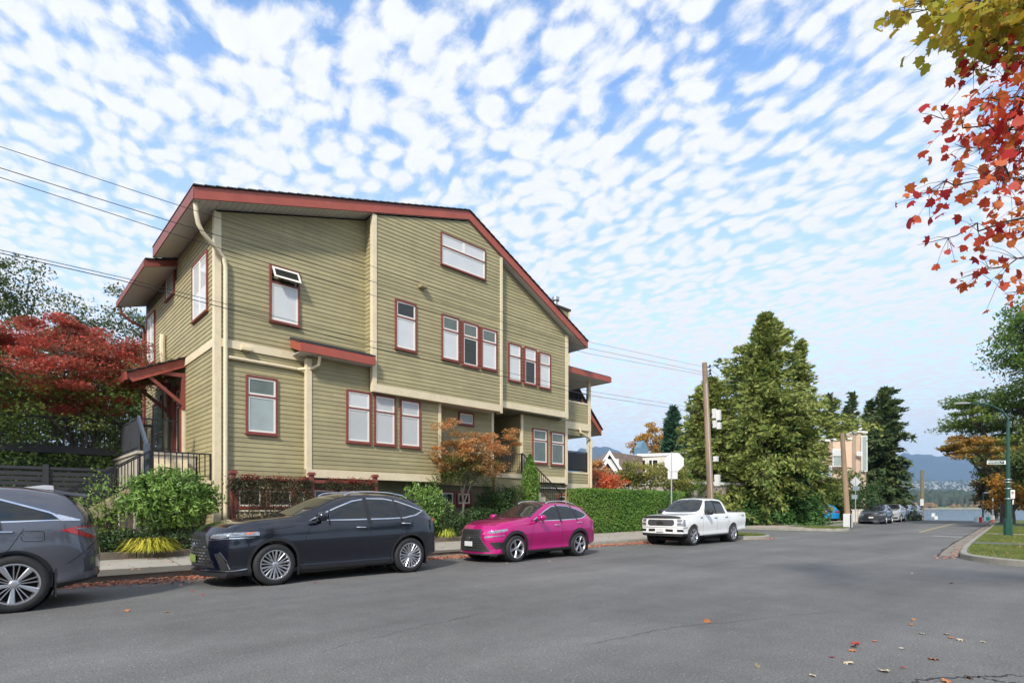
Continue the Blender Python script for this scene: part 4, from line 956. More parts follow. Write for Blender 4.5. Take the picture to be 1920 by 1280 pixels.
    def wheels(c, spokes, style, rimr=None, face=ALLOY, back=DALLOY, tread=None):
        g = c.g; rw = g['rw']; rimr = rimr or rw * .70; wmax = max(p[1] for p in g['W']); tw_ = .23; proto = None
        for wx in g['axles']:
            for s_ in (-1, 1):
                yo = s_ * (wmax - .02); wo = bpy.data.objects.new('wheel', None)
                b = MB(); R0 = rw; y = lambda d: -d  # outward is -Y in the wheel's own frame
                prof = [(rimr - .01, .005), (rimr + .012, -.012), (rimr + .05, -.018), (rw - .035, -.010), (rw - .012, .008), (rw, .030), (rw, tw_ - .03), (rw - .012, tw_ - .008), (rw - .05, tw_), (rimr, tw_ - .01), (rimr - .01, .01)]
                if proto is None:
                    ty = MB().lathe(prof, (0, 0, 0), 'Y', 40); tyre_o = c.add('wheel', ty, TYRE, smooth_=True)
                    rm = MB().lathe([(rimr + .008, -.006), (rimr + .006, -.014), (rimr - .012, -.014), (rimr - .022, .0), (rimr - .03, .06), (rimr - .03, .14), (rimr, .14), (rimr + .0, .0)], (0, 0, 0), 'Y', 40)
                    rim_o = c.add('rim', rm, face, tyre_o, True)
                    bk = MB().lathe([(0, .075), (rimr - .025, .075), (rimr - .025, .12), (0, .12)], (0, 0, 0), 'Y', 24); bk.lathe([(0, .055), (.15, .055), (.15, .075)], (0, 0, 0), 'Y', 24)
                    c.add('brake_disc', bk, SHADOWM, tyre_o, True)
                    sp_ = MB()
                    def spoke(t0, t1, w0, w1, y0=.008, y1=-.006, th=.03):
                        r0, r1 = .045, rimr - .015; vs = []
                        for (r_, t, wd, yy) in ((r0, t0, w0, y0), (r1, t1, w1, y1)):
                            cx_, cz_ = r_ * math.cos(t), r_ * math.sin(t); px, pz = -math.sin(t), math.cos(t)
                            for (k, dy) in ((-1, .0), (-.6, -.008), (.6, -.008), (1, 0), (1, th), (-1, th)): vs.append((cx_ + px * wd * k, yy + dy, cz_ + pz * wd * k))
                        sp_.add(vs, [(i, (i+1)%6, 6+(i+1)%6, 6+i) for i in range(6)] + [(0,5,4,3,2,1), (6,7,8,9,10,11)])
                    for i in range(spokes):
                        t = math.tau * i / spokes + .3
                        if style == 'multi': spoke(t, t - .05, .012, .018); spoke(t + .10, t + .26, .010, .014)
                        elif style == 'split': spoke(t, t - .13, .014, .014); spoke(t, t + .13, .014, .014)
                        elif style == 'wide': spoke(t, t, .016, .040); spoke(t + .42, t + .50, .007, .008); spoke(t - .42, t - .50, .007, .008)
                        elif style == 'fan': spoke(t, t + .12, .022, .03); spoke(t + .18, t + .42, .014, .018)
                        else: spoke(t, t, .02, .028)
                    sp_.lathe([(0, -.012), (.035, -.010), (.055, .0), (.065, .03), (.065, .05), (0, .05)], (0, 0, 0), 'Y', 20)
                    for i in range(5): t = math.tau * i / 5 + .1; sp_.lathe([(0, -.006), (.008, -.005), (.009, .02), (0, .02)], (.048 * math.cos(t), 0, .048 * math.sin(t)), 'Y', 8)
                    c.add('spokes', sp_, face, tyre_o)
                    proto = tyre_o; o = proto
                else: o = copy_tree(proto, c.t)
                o.location = (wx, s_ * (wmax - .022), rw); o.rotation_euler = (0, random.Random(wx * 7 + s_).uniform(0, 1.2), 0 if s_ == -1 else math.pi)
    def mirror(c, x, z, m, capm=None, sc_=1.0):
        for s_ in (1, -1):
            Wd = sm(x, c.g['W']); b = MB(); y0 = s_ * (Wd - .09)
            b.bar((x, y0, z - .04), (x - .02, s_ * (Wd + .07), z - .01), .09, .035)
            c.add('mirror_arm', b, BLKP)
            bm = bmesh.new(); bmesh.ops.create_uvsphere(bm, u_segments=16, v_segments=10, radius=1)
            for v in bm.verts:
                q = v.co; f = math.copysign(abs(q.x) ** .75, q.x); v.co = Vector(((f if f > 0 else f * .45) * .13, math.copysign(abs(q.y) ** .7, q.y) * .125 * sc_, math.copysign(abs(q.z) ** .7, q.z) * .085 * sc_))
                v.co += Vector((x, s_ * (Wd + .13), z + .045))
            me = bpy.data.meshes.new('mirror'); bm.to_mesh(me); bm.free(); smooth_me(me, 60); mo = link('mirror', me, capm or m, c.t, True)
            b = MB(); b.box((x - .064, s_ * (Wd + .03), z - .01), (x - .06, s_ * (Wd + .23), z + .10)); c.add('mirror_glass', b, CHROME, mo)
    def handle(c, x, z, m=CHROME):
        for s_ in (1, -1):
            Wd = sm(x, c.g['W']); b = MB(); pts = [(x - .11, s_ * (Wd - .04), z - .005), (x - .08, s_ * (Wd + .012), z), (x + .06, s_ * (Wd + .016), z + .004), (x + .11, s_ * (Wd - .04), z + .004)]
            b.tube(pts, [.012, .014, .014, .012], 8); c.add('door_handle', b, m, smooth_=True)
def ring(wx, z, r0, r1, t0, t1, n=24):
    o = [(wx + r1 * math.cos(t0 + (t1 - t0) * i / n), z + r1 * math.sin(t0 + (t1 - t0) * i / n)) for i in range(n + 1)]
    return o + [(wx + r0 * math.cos(t1 + (t0 - t1) * i / n), z + r0 * math.sin(t1 + (t0 - t1) * i / n)) for i in range(n + 1)]
def strip2(pts, w_):   # thin ribbon along a polyline (x,z)
    l, r = [], []
    for i, p in enumerate(pts):
        a = pts[max(0, i - 1)]; b = pts[min(len(pts) - 1, i + 1)]; dx, dz = b[0] - a[0], b[1] - a[1]; q = math.hypot(dx, dz); nx, nz = -dz / q * w_ / 2, dx / q * w_ / 2
        l.append((p[0] + nx, p[1] + nz)); r.append((p[0] - nx, p[1] - nz))
    return l + r[::-1]
GAP = pmat('panel_gap', (.004, .004, .004), .8, .05, 5)
def scale_poly(pts, k):
    cx_ = sum(p[0] for p in pts) / len(pts); cz_ = sum(p[1] for p in pts) / len(pts)
    out_ = []; n = len(pts)
    for i, p in enumerate(pts):   # push every edge outward by k metres (mitred)
        a, b = pts[i - 1], pts[(i + 1) % n]
        e1 = Vector((p[0] - a[0], p[1] - a[1])).normalized(); e2 = Vector((b[0] - p[0], b[1] - p[1])).normalized(); n1 = Vector((e1.y, -e1.x)); n2 = Vector((e2.y, -e2.x))
        bis = (n1 + n2); 
        if bis.length < .2: bis = n1
        bis.normalize(); q = min(2.2, 1 / max(.3, bis.dot(n1))); s_ = 1 if bis.dot(Vector((p[0] - cx_, p[1] - cz_))) >= 0 or True else -1
        out_.append((p[0] + bis.x * k * q, p[1] + bis.y * k * q))
    ar = lambda P_: sum(P_[i - 1][0] * P_[i][1] - P_[i][0] * P_[i - 1][1] for i in range(len(P_)))
    if abs(ar(out_)) < abs(ar(pts)) and k > 0 or abs(ar(out_)) > abs(ar(pts)) and k < 0: return scale_poly(pts, -k)
    return out_
# ---- navy SUV (front at +x in its own frame) -------------------------
def suv(name, label, loc, rz, bodycol, kind, group):
    L_, H, wb = kind['L'], kind['H'], kind['wb']; fo = kind['fo']; x1 = wb / 2 + fo; x0 = x1 - L_
    X = lambda d: x1 - d          # distance behind the nose
    g = dict(x0=x0 + .0, x1=x1 - .0, axles=(wb / 2, -wb / 2), rw=kind['rw'], hc=kind['hc'], nose_r=kind.get('nr', .30), tail_r=kind.get('tr', .16))
    for k in ('bot', 'top', 'belt', 'W', 'Wr'): g[k] = sorted((X(d), v) for d, v in kind[k])
    g['nosep'] = kind['nosep']; g['tailp'] = kind['tailp']; g['n'] = kind.get('n', 64); g['mid'] = kind.get('mid', .55); g['tw'] = kind.get('tw', .1)
    c = Car(name, label, kind.get('cat', 'car'), loc, rz, g, group); c.X = X; c.body(bodycol, kind.get('arch', kind['rw'] + .045))
    c.kind = kind; PX = lambda pts: [(X(d), z) for d, z in pts]; c.PX = PX
    # side glass in chrome
    gl = PX(kind['glass']); 
    c.side('window_trim', scale_poly(gl, .022), kind.get('trimm', CHROME), .003, .3)
    gs = c.side('side_window', gl, GLASS, .006, .3)
    for d in kind.get('pillars', ()): c.side('pillar', PX([(d[0] - d[4] / 2, d[1]), (d[0] + d[4] / 2, d[1]), (d[2] + d[4] / 2, d[3]), (d[2] - d[4] / 2, d[3])]), BLKP, .0085, .3)
    # windscreen and rear window as seen from above
    ws = kind['wscreen']; c.patch('windscreen', [(X(a), y) for a, y in ws] + [(X(a), -y) for a, y in ws[::-1]], 'Z', kind['wsz'], H + .3, GLASS, .0045)
    if 'rwin' in kind:
        ws = kind['rwin']; c.patch('rear_window', [(X(a), y) for a, y in ws] + [(X(a), -y) for a, y in ws[::-1]], 'Z', kind['rwz'], H + .3, GLASS, .0045)
    for s_ in kind['gaps']: c.side('panel_gap', strip2(PX(s_), .008), GAP, .0016, .45)
    for (x, z) in kind['handles']: c.handle(X(x), z, kind.get('handm', CHROME))
    # lower cladding
    for s_ in kind.get('clad', ()): c.side('side_skirt', PX(s_), BLKP, .006, .45)
    if kind.get('archclad'):
        for wx in g['axles']: c.side('arch_trim', ring(wx, g['rw'] + .02, kind['arch'] - .01, kind['arch'] + kind['archclad'], -.30, math.pi + .30, 28), BLKP if kind.get('archm') is None else kind['archm'], .010, .45)
    c.mirror(X(kind['mirror'][0]), kind['mirror'][1], bodycol, kind.get('mirrcap'), kind.get('mirsc', 1))
    c.wheels(*kind['wheels'])
    # shark fin, rails
    if 'rails' in kind:
        r0, r1 = kind['rails']
        for s_ in (1, -1):
            pts = []
            for i in range(15):
                x = X(r0 + (r1 - r0) * i / 14); sec = c.section(x); yr = sm(x, g['Wr'], .1); zt = sm(x, g['top'], g['tw']); pts.append((x, s_ * (yr - .05), zt + (.0 if i in (0, 14) else .035)))
            c.add('roof_rail', MB().tube(pts, .016, 8), CHROME if kind.get('railm') is None else kind['railm'], smooth_=True)
    for s_ in (1, -1):
        for d in (0,):
            b = MB(); wx = g['axles'][0] - kind['arch'] + .02; 
            b.box((wx - .03, s_ * (max(p[1] for p in g['W']) - .24), .16), (wx - .01, s_ * (max(p[1] for p in g['W']) - .03), .50)); c.add('mud_flap', b, BLKP); b = MB(); wx = g['axles'][1] - kind['arch'] + .02
            b.box((wx - .03, s_ * (max(p[1] for p in g['W']) - .24), .17), (wx - .01, s_ * (max(p[1] for p in g['W']) - .03), .56)); c.add('mud_flap', b, BLKP)
    return c
def front_y(pts): return pts
RX = dict(L=4.93, H=1.70, wb=2.85, fo=1.07, rw=.375, arch=.425, hc=.60, nr=.32, tr=.32, nosep=[(.2, -.02), (.45, .0), (.70, .0), (.92, -.03), (1.06, -.16), (1.3, -.34)], tailp=[(.25, .06), (.5, .0), (.8, .0), (1.05, .03), (1.3, .08), (1.6, .13)],
    bot=[(0, .22), (.6, .20), (1.5, .20), (3.6, .21), (4.5, .30), (4.89, .38)],
    top=[(0, 1.05), (.25, 1.12), (.7, 1.175), (1.20, 1.22), (1.50, 1.25), (1.95, 1.427), (2.35, 1.600), (2.75, 1.680), (3.1, 1.695), (3.6, 1.680), (4.05, 1.600), (4.45, 1.447), (4.72, 1.251), (4.89, 1.161)],
    belt=[(0, 0.955), (.4, 0.990), (1.2, 1.090), (2.0, 1.120), (3.2, 1.150), (4.2, 1.200), (4.89, 1.140)],
    W=[(0, .86), (.35, .91), (.9, .95), (1.5, .925), (2.4, .92), (3.3, .935), (3.9, .955), (4.5, .93), (4.89, .84)],
    Wr=[(0, .70), (1.3, .74), (2.2, .66), (2.9, .64), (3.8, .63), (4.4, .60), (4.89, .66)],
    glass=[(1.78, 1.165), (2.06, 1.287), (2.35, 1.403), (2.68, 1.520), (3.02, 1.575), (3.40, 1.572), (3.72, 1.520), (4.02, 1.420), (4.30, 1.325), (4.12, 1.252), (3.80, 1.195), (3.35, 1.180), (2.6, 1.170)],
    pillars=[(2.98, 1.07, 2.96, 1.60, .085), (3.74, 1.08, 3.62, 1.60, .035), (2.12, 1.06, 2.16, 1.35, .03)],
    wscreen=[(1.42, .0), (1.44, .40), (1.52, .66), (1.66, .78), (2.02, .70), (2.44, .60), (2.50, .55), (2.56, 0)], wsz=1.10,
    gaps=[[(1.60, .28), (1.60, .62), (1.66, .92), (1.78, 1.07)], [(2.98, .28), (2.98, 1.07)], [(4.02, 1.12), (3.98, .98), (3.72, .76), (3.52, .42), (3.50, .28)], [(.62, .985), (1.0, 1.00), (1.45, 1.055)]],
    handles=[(2.78, 1.00), (3.82, 1.06)], clad=[[(1.42, .20), (1.42, .30), (3.4, .30), (3.4, .20)]], archclad=.045,
    mirror=(1.92, 1.19), wheels=(10, 'multi'), rails=(2.55, 4.05), wheelpaint=1)
NAVY = paint('navy_paint', (.0025, .0035, .010), rough=.2)
navy = suv('parked_suv', 'dark navy suv with thin wheel spokes, parked between the grey and the magenta suv', (5.22, 11.08, 0), math.pi, NAVY, RX, 'cars parked along the left kerb')
c = navy; X = c.X
AR = 'archm'
# grille, lamps, bumper of the navy suv (pts in the frontal plane are (y,z))
c.patch('grille', [(-.36, .97), (.36, .97), (.50, .70), (.64, .36), (-.64, .36), (-.50, .70)], 'X', X(.75), X(-.3), BLKP, .004)
b = MB()
gm = [c.patch('grille_mesh', [(s_ * (.07 + .115 * k - .035 + (.055 if r_ % 2 else 0)), .40 + r_ * .052), (s_ * (.07 + .115 * k + .035 + (.055 if r_ % 2 else 0)), .40 + r_ * .052), (s_ * (.07 + .115 * k + .03 + (.055 if r_ % 2 else 0)), .414 + r_ * .052), (s_ * (.07 + .115 * k - .03 + (.055 if r_ % 2 else 0)), .414 + r_ * .052)], 'X', X(.75), X(-.3), CHROME, .010) for r_ in range(9) for k in range(5) for s_ in (1, -1) if .07 + .115 * k < .60 - r_ * .028]
for s_ in (1, -1):
    c.patch('headlight', [(s_ * .52, .875), (s_ * .58, .93), (s_ * .80, .965), (s_ * 1.0, .985), (s_ * 1.0, .925), (s_ * .72, .865)], 'X', X(.80), X(-.3), CLEARL, .006)
    c.patch('daytime_lamp', [(s_ * .48, .835), (s_ * .52, .85), (s_ * 1.0, .89), (s_ * 1.0, .875), (s_ * .6, .83)], 'X', X(.72), X(-.3), CHROME, .008)
    c.patch('turn_lamp', [(X(.56), .955), (X(.72), .975), (X(.76), .985), (X(.62), .93)], 'Y', s_ * .6, s_ * 1.2, ORAL, .009)
    c.patch('air_intake', [(X(.22), .32), (X(.14), .60), (X(.20), .62), (X(.32), .34)], 'Y', s_ * .55, s_ * 1.2, BLKP, .006)
    c.patch('intake_blade', strip2([(X(.33), .34), (X(.26), .50), (X(.19), .63)], .014), 'Y', s_ * .55, s_ * 1.2, CHROME, .014)
    c.patch('bumper_blade', strip2([(X(.0), .315), (X(.4), .31), (X(.60), .335)], .016), 'Y', s_ * .3, s_ * 1.2, CHROME, .012)
    c.patch('tail_lamp', [(X(4.52), 1.10), (X(4.62), 1.17), (X(5.0), 1.16), (X(5.0), 1.06)], 'Y', s_ * .3, s_ * 1.2, REDL, .008)
    c.patch('bumper_lip', [(X(-.2), .20), (X(-.2), .285), (X(.52), .275), (X(.52), .18)], 'Y', s_ * .001, s_ * 1.2, BLKP, .016)
b = MB(); b.box((X(-.035), -.17, .44), (X(-.025), .17, .57)); c.add('licence_plate', b, PLATEG, bevel=.004)
def plate_text(c, txt, loc, size, rot, m, name='plate_number'):
    cu = bpy.data.curves.new(name, 'FONT'); cu.body = txt; cu.size = size; cu.extrude = .002; cu.align_x = 'CENTER'; cu.align_y = 'CENTER'
    o = bpy.data.objects.new('tmp', cu); COL.objects.link(o); dg = bpy.context.evaluated_depsgraph_get(); me = bpy.data.meshes.new_from_object(o.evaluated_get(dg)); bpy.data.objects.remove(o)
    o = link(name, me, m, c, True); o.location = loc; o.rotation_euler = rot; return o
def emblem(c, x, y, z, r, m=CHROME):
    b = MB(); 
    for i in range(16):
        t0, t1 = math.tau * i / 16, math.tau * (i + 1) / 16; f = lambda t, k: (x, y + k * 1.25 * r * math.cos(t), z + k * r * math.sin(t))
        b.prism([f(t0, 1), f(t1, 1), f(t1, .8), f(t0, .8)], (.012, 0, 0))
    b.prism([(x, y - .5 * r, z + .5 * r), (x, y - .3 * r, z + .5 * r), (x, y + .0 * r, z - .35 * r), (x, y - .2 * r, z - .35 * r)], (.012, 0, 0)); b.prism([(x, y - .2 * r, z - .5 * r), (x, y - .2 * r, z - .33 * r), (x, y + .7 * r, z - .33 * r), (x, y + .7 * r, z - .5 * r)], (.012, 0, 0))
    return c.add('emblem', b, m)
emblem(c, X(-.015), 0, .74, .06)
b = MB(); b.prism([(X(4.0), -.02, 1.62), (X(4.22), -.02, 1.60), (X(4.20), -.02, 1.68), (X(4.14), -.02, 1.69)], (0, .04, 0)); c.add('antenna_fin', b, NAVY, bevel=.008)
b = MB(); b.prism([(X(4.05), -.55, 1.605), (X(4.42), -.52, 1.53), (X(4.42), -.52, 1.505), (X(4.05), -.55, 1.56)], (0, 1.08, 0)); c.add('spoiler', b, NAVY, bevel=.01)
# ---- magenta SUV ------------------------------------------------------
NX = dict(L=4.63, H=1.645, wb=2.66, fo=.92, rw=.365, arch=.405, hc=.56, nr=.42, tr=.22, nosep=[(.2, .02), (.35, .0), (.65, .0), (.86, -.04), (1.02, -.18), (1.25, -.36)], tailp=[(.25, .06), (.5, .0), (.8, .0), (1.05, .03), (1.3, .08), (1.6, .13)],
    bot=[(0, .21), (.6, .21), (1.5, .22), (3.4, .23), (4.2, .32), (4.63, .38)],
    top=[(0, 0.99), (.25, 1.06), (.7, 1.12), (1.15, 1.16), (1.42, 1.19), (1.85, 1.378), (2.25, 1.560), (2.6, 1.625), (2.95, 1.640), (3.4, 1.610), (3.85, 1.520), (4.22, 1.378), (4.47, 1.174), (4.63, 1.094)],
    belt=[(0, 0.840), (.4, 0.940), (1.15, 1.040), (1.9, 1.060), (3.0, 1.100), (4.0, 1.150), (4.63, 1.080)],
    W=[(0, .82), (.35, .87), (.9, .915), (1.45, .885), (2.3, .88), (3.1, .90), (3.7, .925), (4.3, .89), (4.63, .80)],
    Wr=[(0, .68), (1.25, .71), (2.1, .63), (2.8, .61), (3.6, .60), (4.2, .57), (4.63, .62)],
    glass=[(1.68, 1.115), (1.98, 1.252), (2.28, 1.396), (2.56, 1.500), (2.9, 1.535), (3.25, 1.515), (3.58, 1.440), (3.88, 1.340), (4.02, 1.280), (3.92, 1.212), (3.70, 1.160), (3.2, 1.135), (2.5, 1.120)],
    pillars=[(2.80, 1.05, 2.78, 1.56, .075), (3.50, 1.06, 3.42, 1.56, .04), (2.04, 1.04, 2.08, 1.31, .03)],
    wscreen=[(1.36, .0), (1.38, .38), (1.46, .63), (1.58, .74), (1.92, .665), (2.30, .58), (2.36, .52), (2.40, 0)], wsz=1.07,
    gaps=[[(1.52, .30), (1.52, .62), (1.58, .90), (1.68, 1.04)], [(2.80, .28), (2.80, 1.04)], [(3.80, 1.10), (3.74, .96), (3.48, .74), (3.36, .50), (3.34, .3)]],
    handles=[(2.60, .97), (3.58, 1.03)], clad=[[(1.38, .20), (1.38, .30), (3.2, .32), (3.2, .20)]], archclad=.075,
    mirror=(1.80, 1.15), wheels=(5, 'split'), rails=(2.4, 3.8))
MAG = paint('magenta_paint', (.52, .0, .17), rough=.28, metal=.5)
pink = suv('parked_suv', 'bright magenta suv with black wheel arches, parked behind the navy suv', (11.12, 11.05, 0), math.pi, MAG, NX, 'cars parked along the left kerb')
c = pink; X = c.X
b = MB()
c.patch('grille', [(-.35, .90), (.35, .90), (.37, .69), (.48, .50), (.62, .30), (-.62, .30), (-.48, .50), (-.37, .69)], 'X', X(.75), X(-.3), BLKP, .012)
for r_ in range(7):
    z = .36 + r_ * .062; hw = .54 - .036 * r_
    c.patch('grille_bar', [(-hw, z), (hw, z), (hw, z + .012), (-hw, z + .012)], 'X', X(.6), X(-.3), DALLOY, .017)
for s_ in (1, -1):
    c.patch('headlight', [(s_ * .52, .80), (s_ * .62, .85), (s_ * .92, .93), (s_ * .84, .84), (s_ * .70, .79)], 'X', X(.62), X(-.3), CLEARL, .006)
    c.patch('daytime_lamp', [(s_ * .46, .68), (s_ * .52, .715), (s_ * .86, .745), (s_ * .86, .73), (s_ * .5, .665)], 'X', X(.60), X(-.3), CLEARL, .010)
    c.patch('fog_intake', [(s_ * .60, .55), (s_ * .86, .56), (s_ * .85, .40), (s_ * .74, .36)], 'X', X(.6), X(-.3), BLKP, .008)
    c.patch('grille_frame', [(s_ * .35, .91), (s_ * .375, .91), (s_ * .395, .69), (s_ * .51, .50), (s_ * .64, .32), (s_ * .62, .31), (s_ * .48, .49), (s_ * .365, .68)], 'X', X(.6), X(-.3), DALLOY, .018)
    c.patch('bumper_lip', [(X(-.2), .22), (X(-.2), .262), (X(.5), .252), (X(.5), .21)], 'Y', s_ * .001, s_ * 1.2, CHROME if 0 else BLKP, .016)
    c.patch('tail_lamp', [(X(4.22), 1.08), (X(4.36), 1.14), (X(4.8), 1.09), (X(4.8), .98), (X(4.46), 1.0)], 'Y', s_ * .3, s_ * 1.2, REDL, .008)
b = MB(); b.box((X(-.045), -.16, .44), (X(-.035), .16, .57)); c.add('licence_plate', b, PLATE, bevel=.004)
emblem(c, X(-.035), 0, .68, .07)
b = MB(); b.prism([(X(3.85), -.5, 1.53), (X(4.25), -.48, 1.455), (X(4.25), -.48, 1.43), (X(3.85), -.5, 1.49)], (0, .98, 0)); c.add('spoiler', b, MAG, bevel=.01)
c.patch('sunroof', [(X(2.5), -.45), (X(2.5), .45), (X(3.3), .43), (X(3.3), -.43)], 'Z', 1.45, 2, GLASS, .004)
# ---- grey SUV, only its rear half is in the picture ---------------------
MDX = dict(L=4.82, H=1.72, wb=2.82, fo=.98, rw=.385, arch=.43, hc=.60, nr=.36, tr=.30, nosep=[(.2, -.02), (.5, .0), (.8, -.03), (1.0, -.2), (1.2, -.4)], tailp=[(.3, .05), (.5, .0), (.75, .0), (1.0, .05), (1.2, .08), (1.66, .17)],
    bot=[(0, .22), (.6, .20), (3.9, .22), (4.6, .32), (4.98, .40)],
    top=[(0, 0.990), (.3, 1.070), (1.2, 1.190), (1.45, 1.230), (1.95, 1.450), (2.4, 1.640), (2.8, 1.700), (3.3, 1.715), (3.9, 1.690), (4.4, 1.620), (4.6, 1.560), (4.80, 1.310), (4.98, 1.210)],
    belt=[(0, 0.900), (.4, 1.000), (1.3, 1.120), (2.5, 1.160), (4.0, 1.200), (4.6, 1.220), (4.98, 1.140)],
    W=[(0, .86), (.4, .92), (.95, .955), (1.6, .94), (3.2, .945), (3.9, .965), (4.5, .955), (4.98, .86)],
    Wr=[(0, .70), (1.4, .74), (2.3, .68), (3.0, .67), (4.0, .66), (4.6, .64), (4.98, .70)],
    glass=[(1.70, 1.190), (2.05, 1.320), (2.4, 1.460), (2.7, 1.560), (3.1, 1.600), (3.5, 1.560), (3.88, 1.430), (4.16, 1.333), (4.34, 1.243), (3.8, 1.230), (2.8, 1.210)],
    pillars=[(2.9, 1.08, 2.88, 1.62, .07), (3.66, 1.08, 3.6, 1.62, .05)],
    wscreen=[(1.36, .0), (1.46, .66), (1.60, .78), (2.0, .70), (2.44, .62), (2.5, 0)], wsz=1.10,
    rwin=[(4.60, 0), (4.60, .56), (4.66, .62), (5.0, .72), (5.02, 0)], rwz=1.17,
    gaps=[[(1.55, .3), (1.7, 1.05)], [(2.9, .28), (2.9, 1.1)], [(3.9, 1.12), (3.75, .85), (3.4, .5)], [(4.36, .62), (4.62, .82), (4.72, .90)], [(4.30, 1.66), (4.33, 1.60), (4.50, 1.44)]],
    handles=[(2.72, 1.02), (3.7, 1.08)], clad=[[(1.42, .18), (1.42, .30), (3.36, .32), (3.36, .18)], [(4.22, .24), (4.22, .36), (4.6, .385), (5.2, .46), (5.2, .3), (4.6, .2)]],
    mirror=(1.85, 1.12), wheels=(5, 'wide'))
GREYC = paint('gunmetal_paint', (.10, .104, .125), rough=.25, metal=.5)
grey = suv('parked_suv', 'gunmetal grey suv, nearest of the cars, cut off by the left edge of the photo', (-1.12, 10.86, 0), math.pi, GREYC, MDX, 'cars parked along the left kerb')
c = grey; X = c.X
for s_ in (1, -1):
    c.patch('tail_lamp', [(X(4.28), 1.09), (X(4.45), 1.135), (X(5.2), 1.15), (X(5.2), 1.04), (X(4.80), .955), (X(4.60), .975)], 'Y', s_ * .3, s_ * 1.3, REDL, .008)
    c.patch('lamp_insert', [(X(4.45), 1.115), (X(4.74), 1.125), (X(4.78), .975), (X(4.70), .985)], 'Y', s_ * .3, s_ * 1.3, CLEARL, .012)
    c.patch('rear_reflector', [(X(4.78), .40), (X(4.80), .45), (X(5.2), .52), (X(5.2), .43)], 'Y', s_ * .3, s_ * 1.3, BLKP, .010)
    c.patch('rear_reflector', [(X(4.83), .42), (X(4.84), .445), (X(5.2), .50), (X(5.2), .45)], 'Y', s_ * .3, s_ * 1.3, REDL, .014)
    c.patch('fuel_door', strip2([(X(3.90), 1.03), (X(3.87), 1.055), (X(3.90), 1.085), (X(4.08), 1.085), (X(4.11), 1.06), (X(4.11), .97), (X(4.08), .945), (X(3.90), .95), (X(3.87), .98), (X(3.872), 1.02)], .008), 'Y', s_ * .4, s_ * 1.3, GAP, .002)
    c.patch('window_finish', [(X(4.20), 1.31), (X(4.27), 1.31), (X(4.52), 1.235), (X(4.50), 1.218), (X(4.3), 1.222)], 'Y', s_ * .3, s_ * 1.3, CHROME, .007)
b = MB(); b.prism([(X(3.92), -.02, 1.70), (X(4.28), -.02, 1.66), (X(4.27), -.02, 1.735), (X(4.16), -.02, 1.74)], (0, .05, 0)); c.add('antenna_fin', b, paint('silver_fin', (.5, .5, .52)), bevel=.01)
b = MB(); b.prism([(X(4.22), -.60, 1.66), (X(4.62), -.56, 1.59), (X(4.62), -.56, 1.555), (X(4.24), -.60, 1.60)], (0, 1.16, 0)); c.add('spoiler', b, GREYC, bevel=.012)
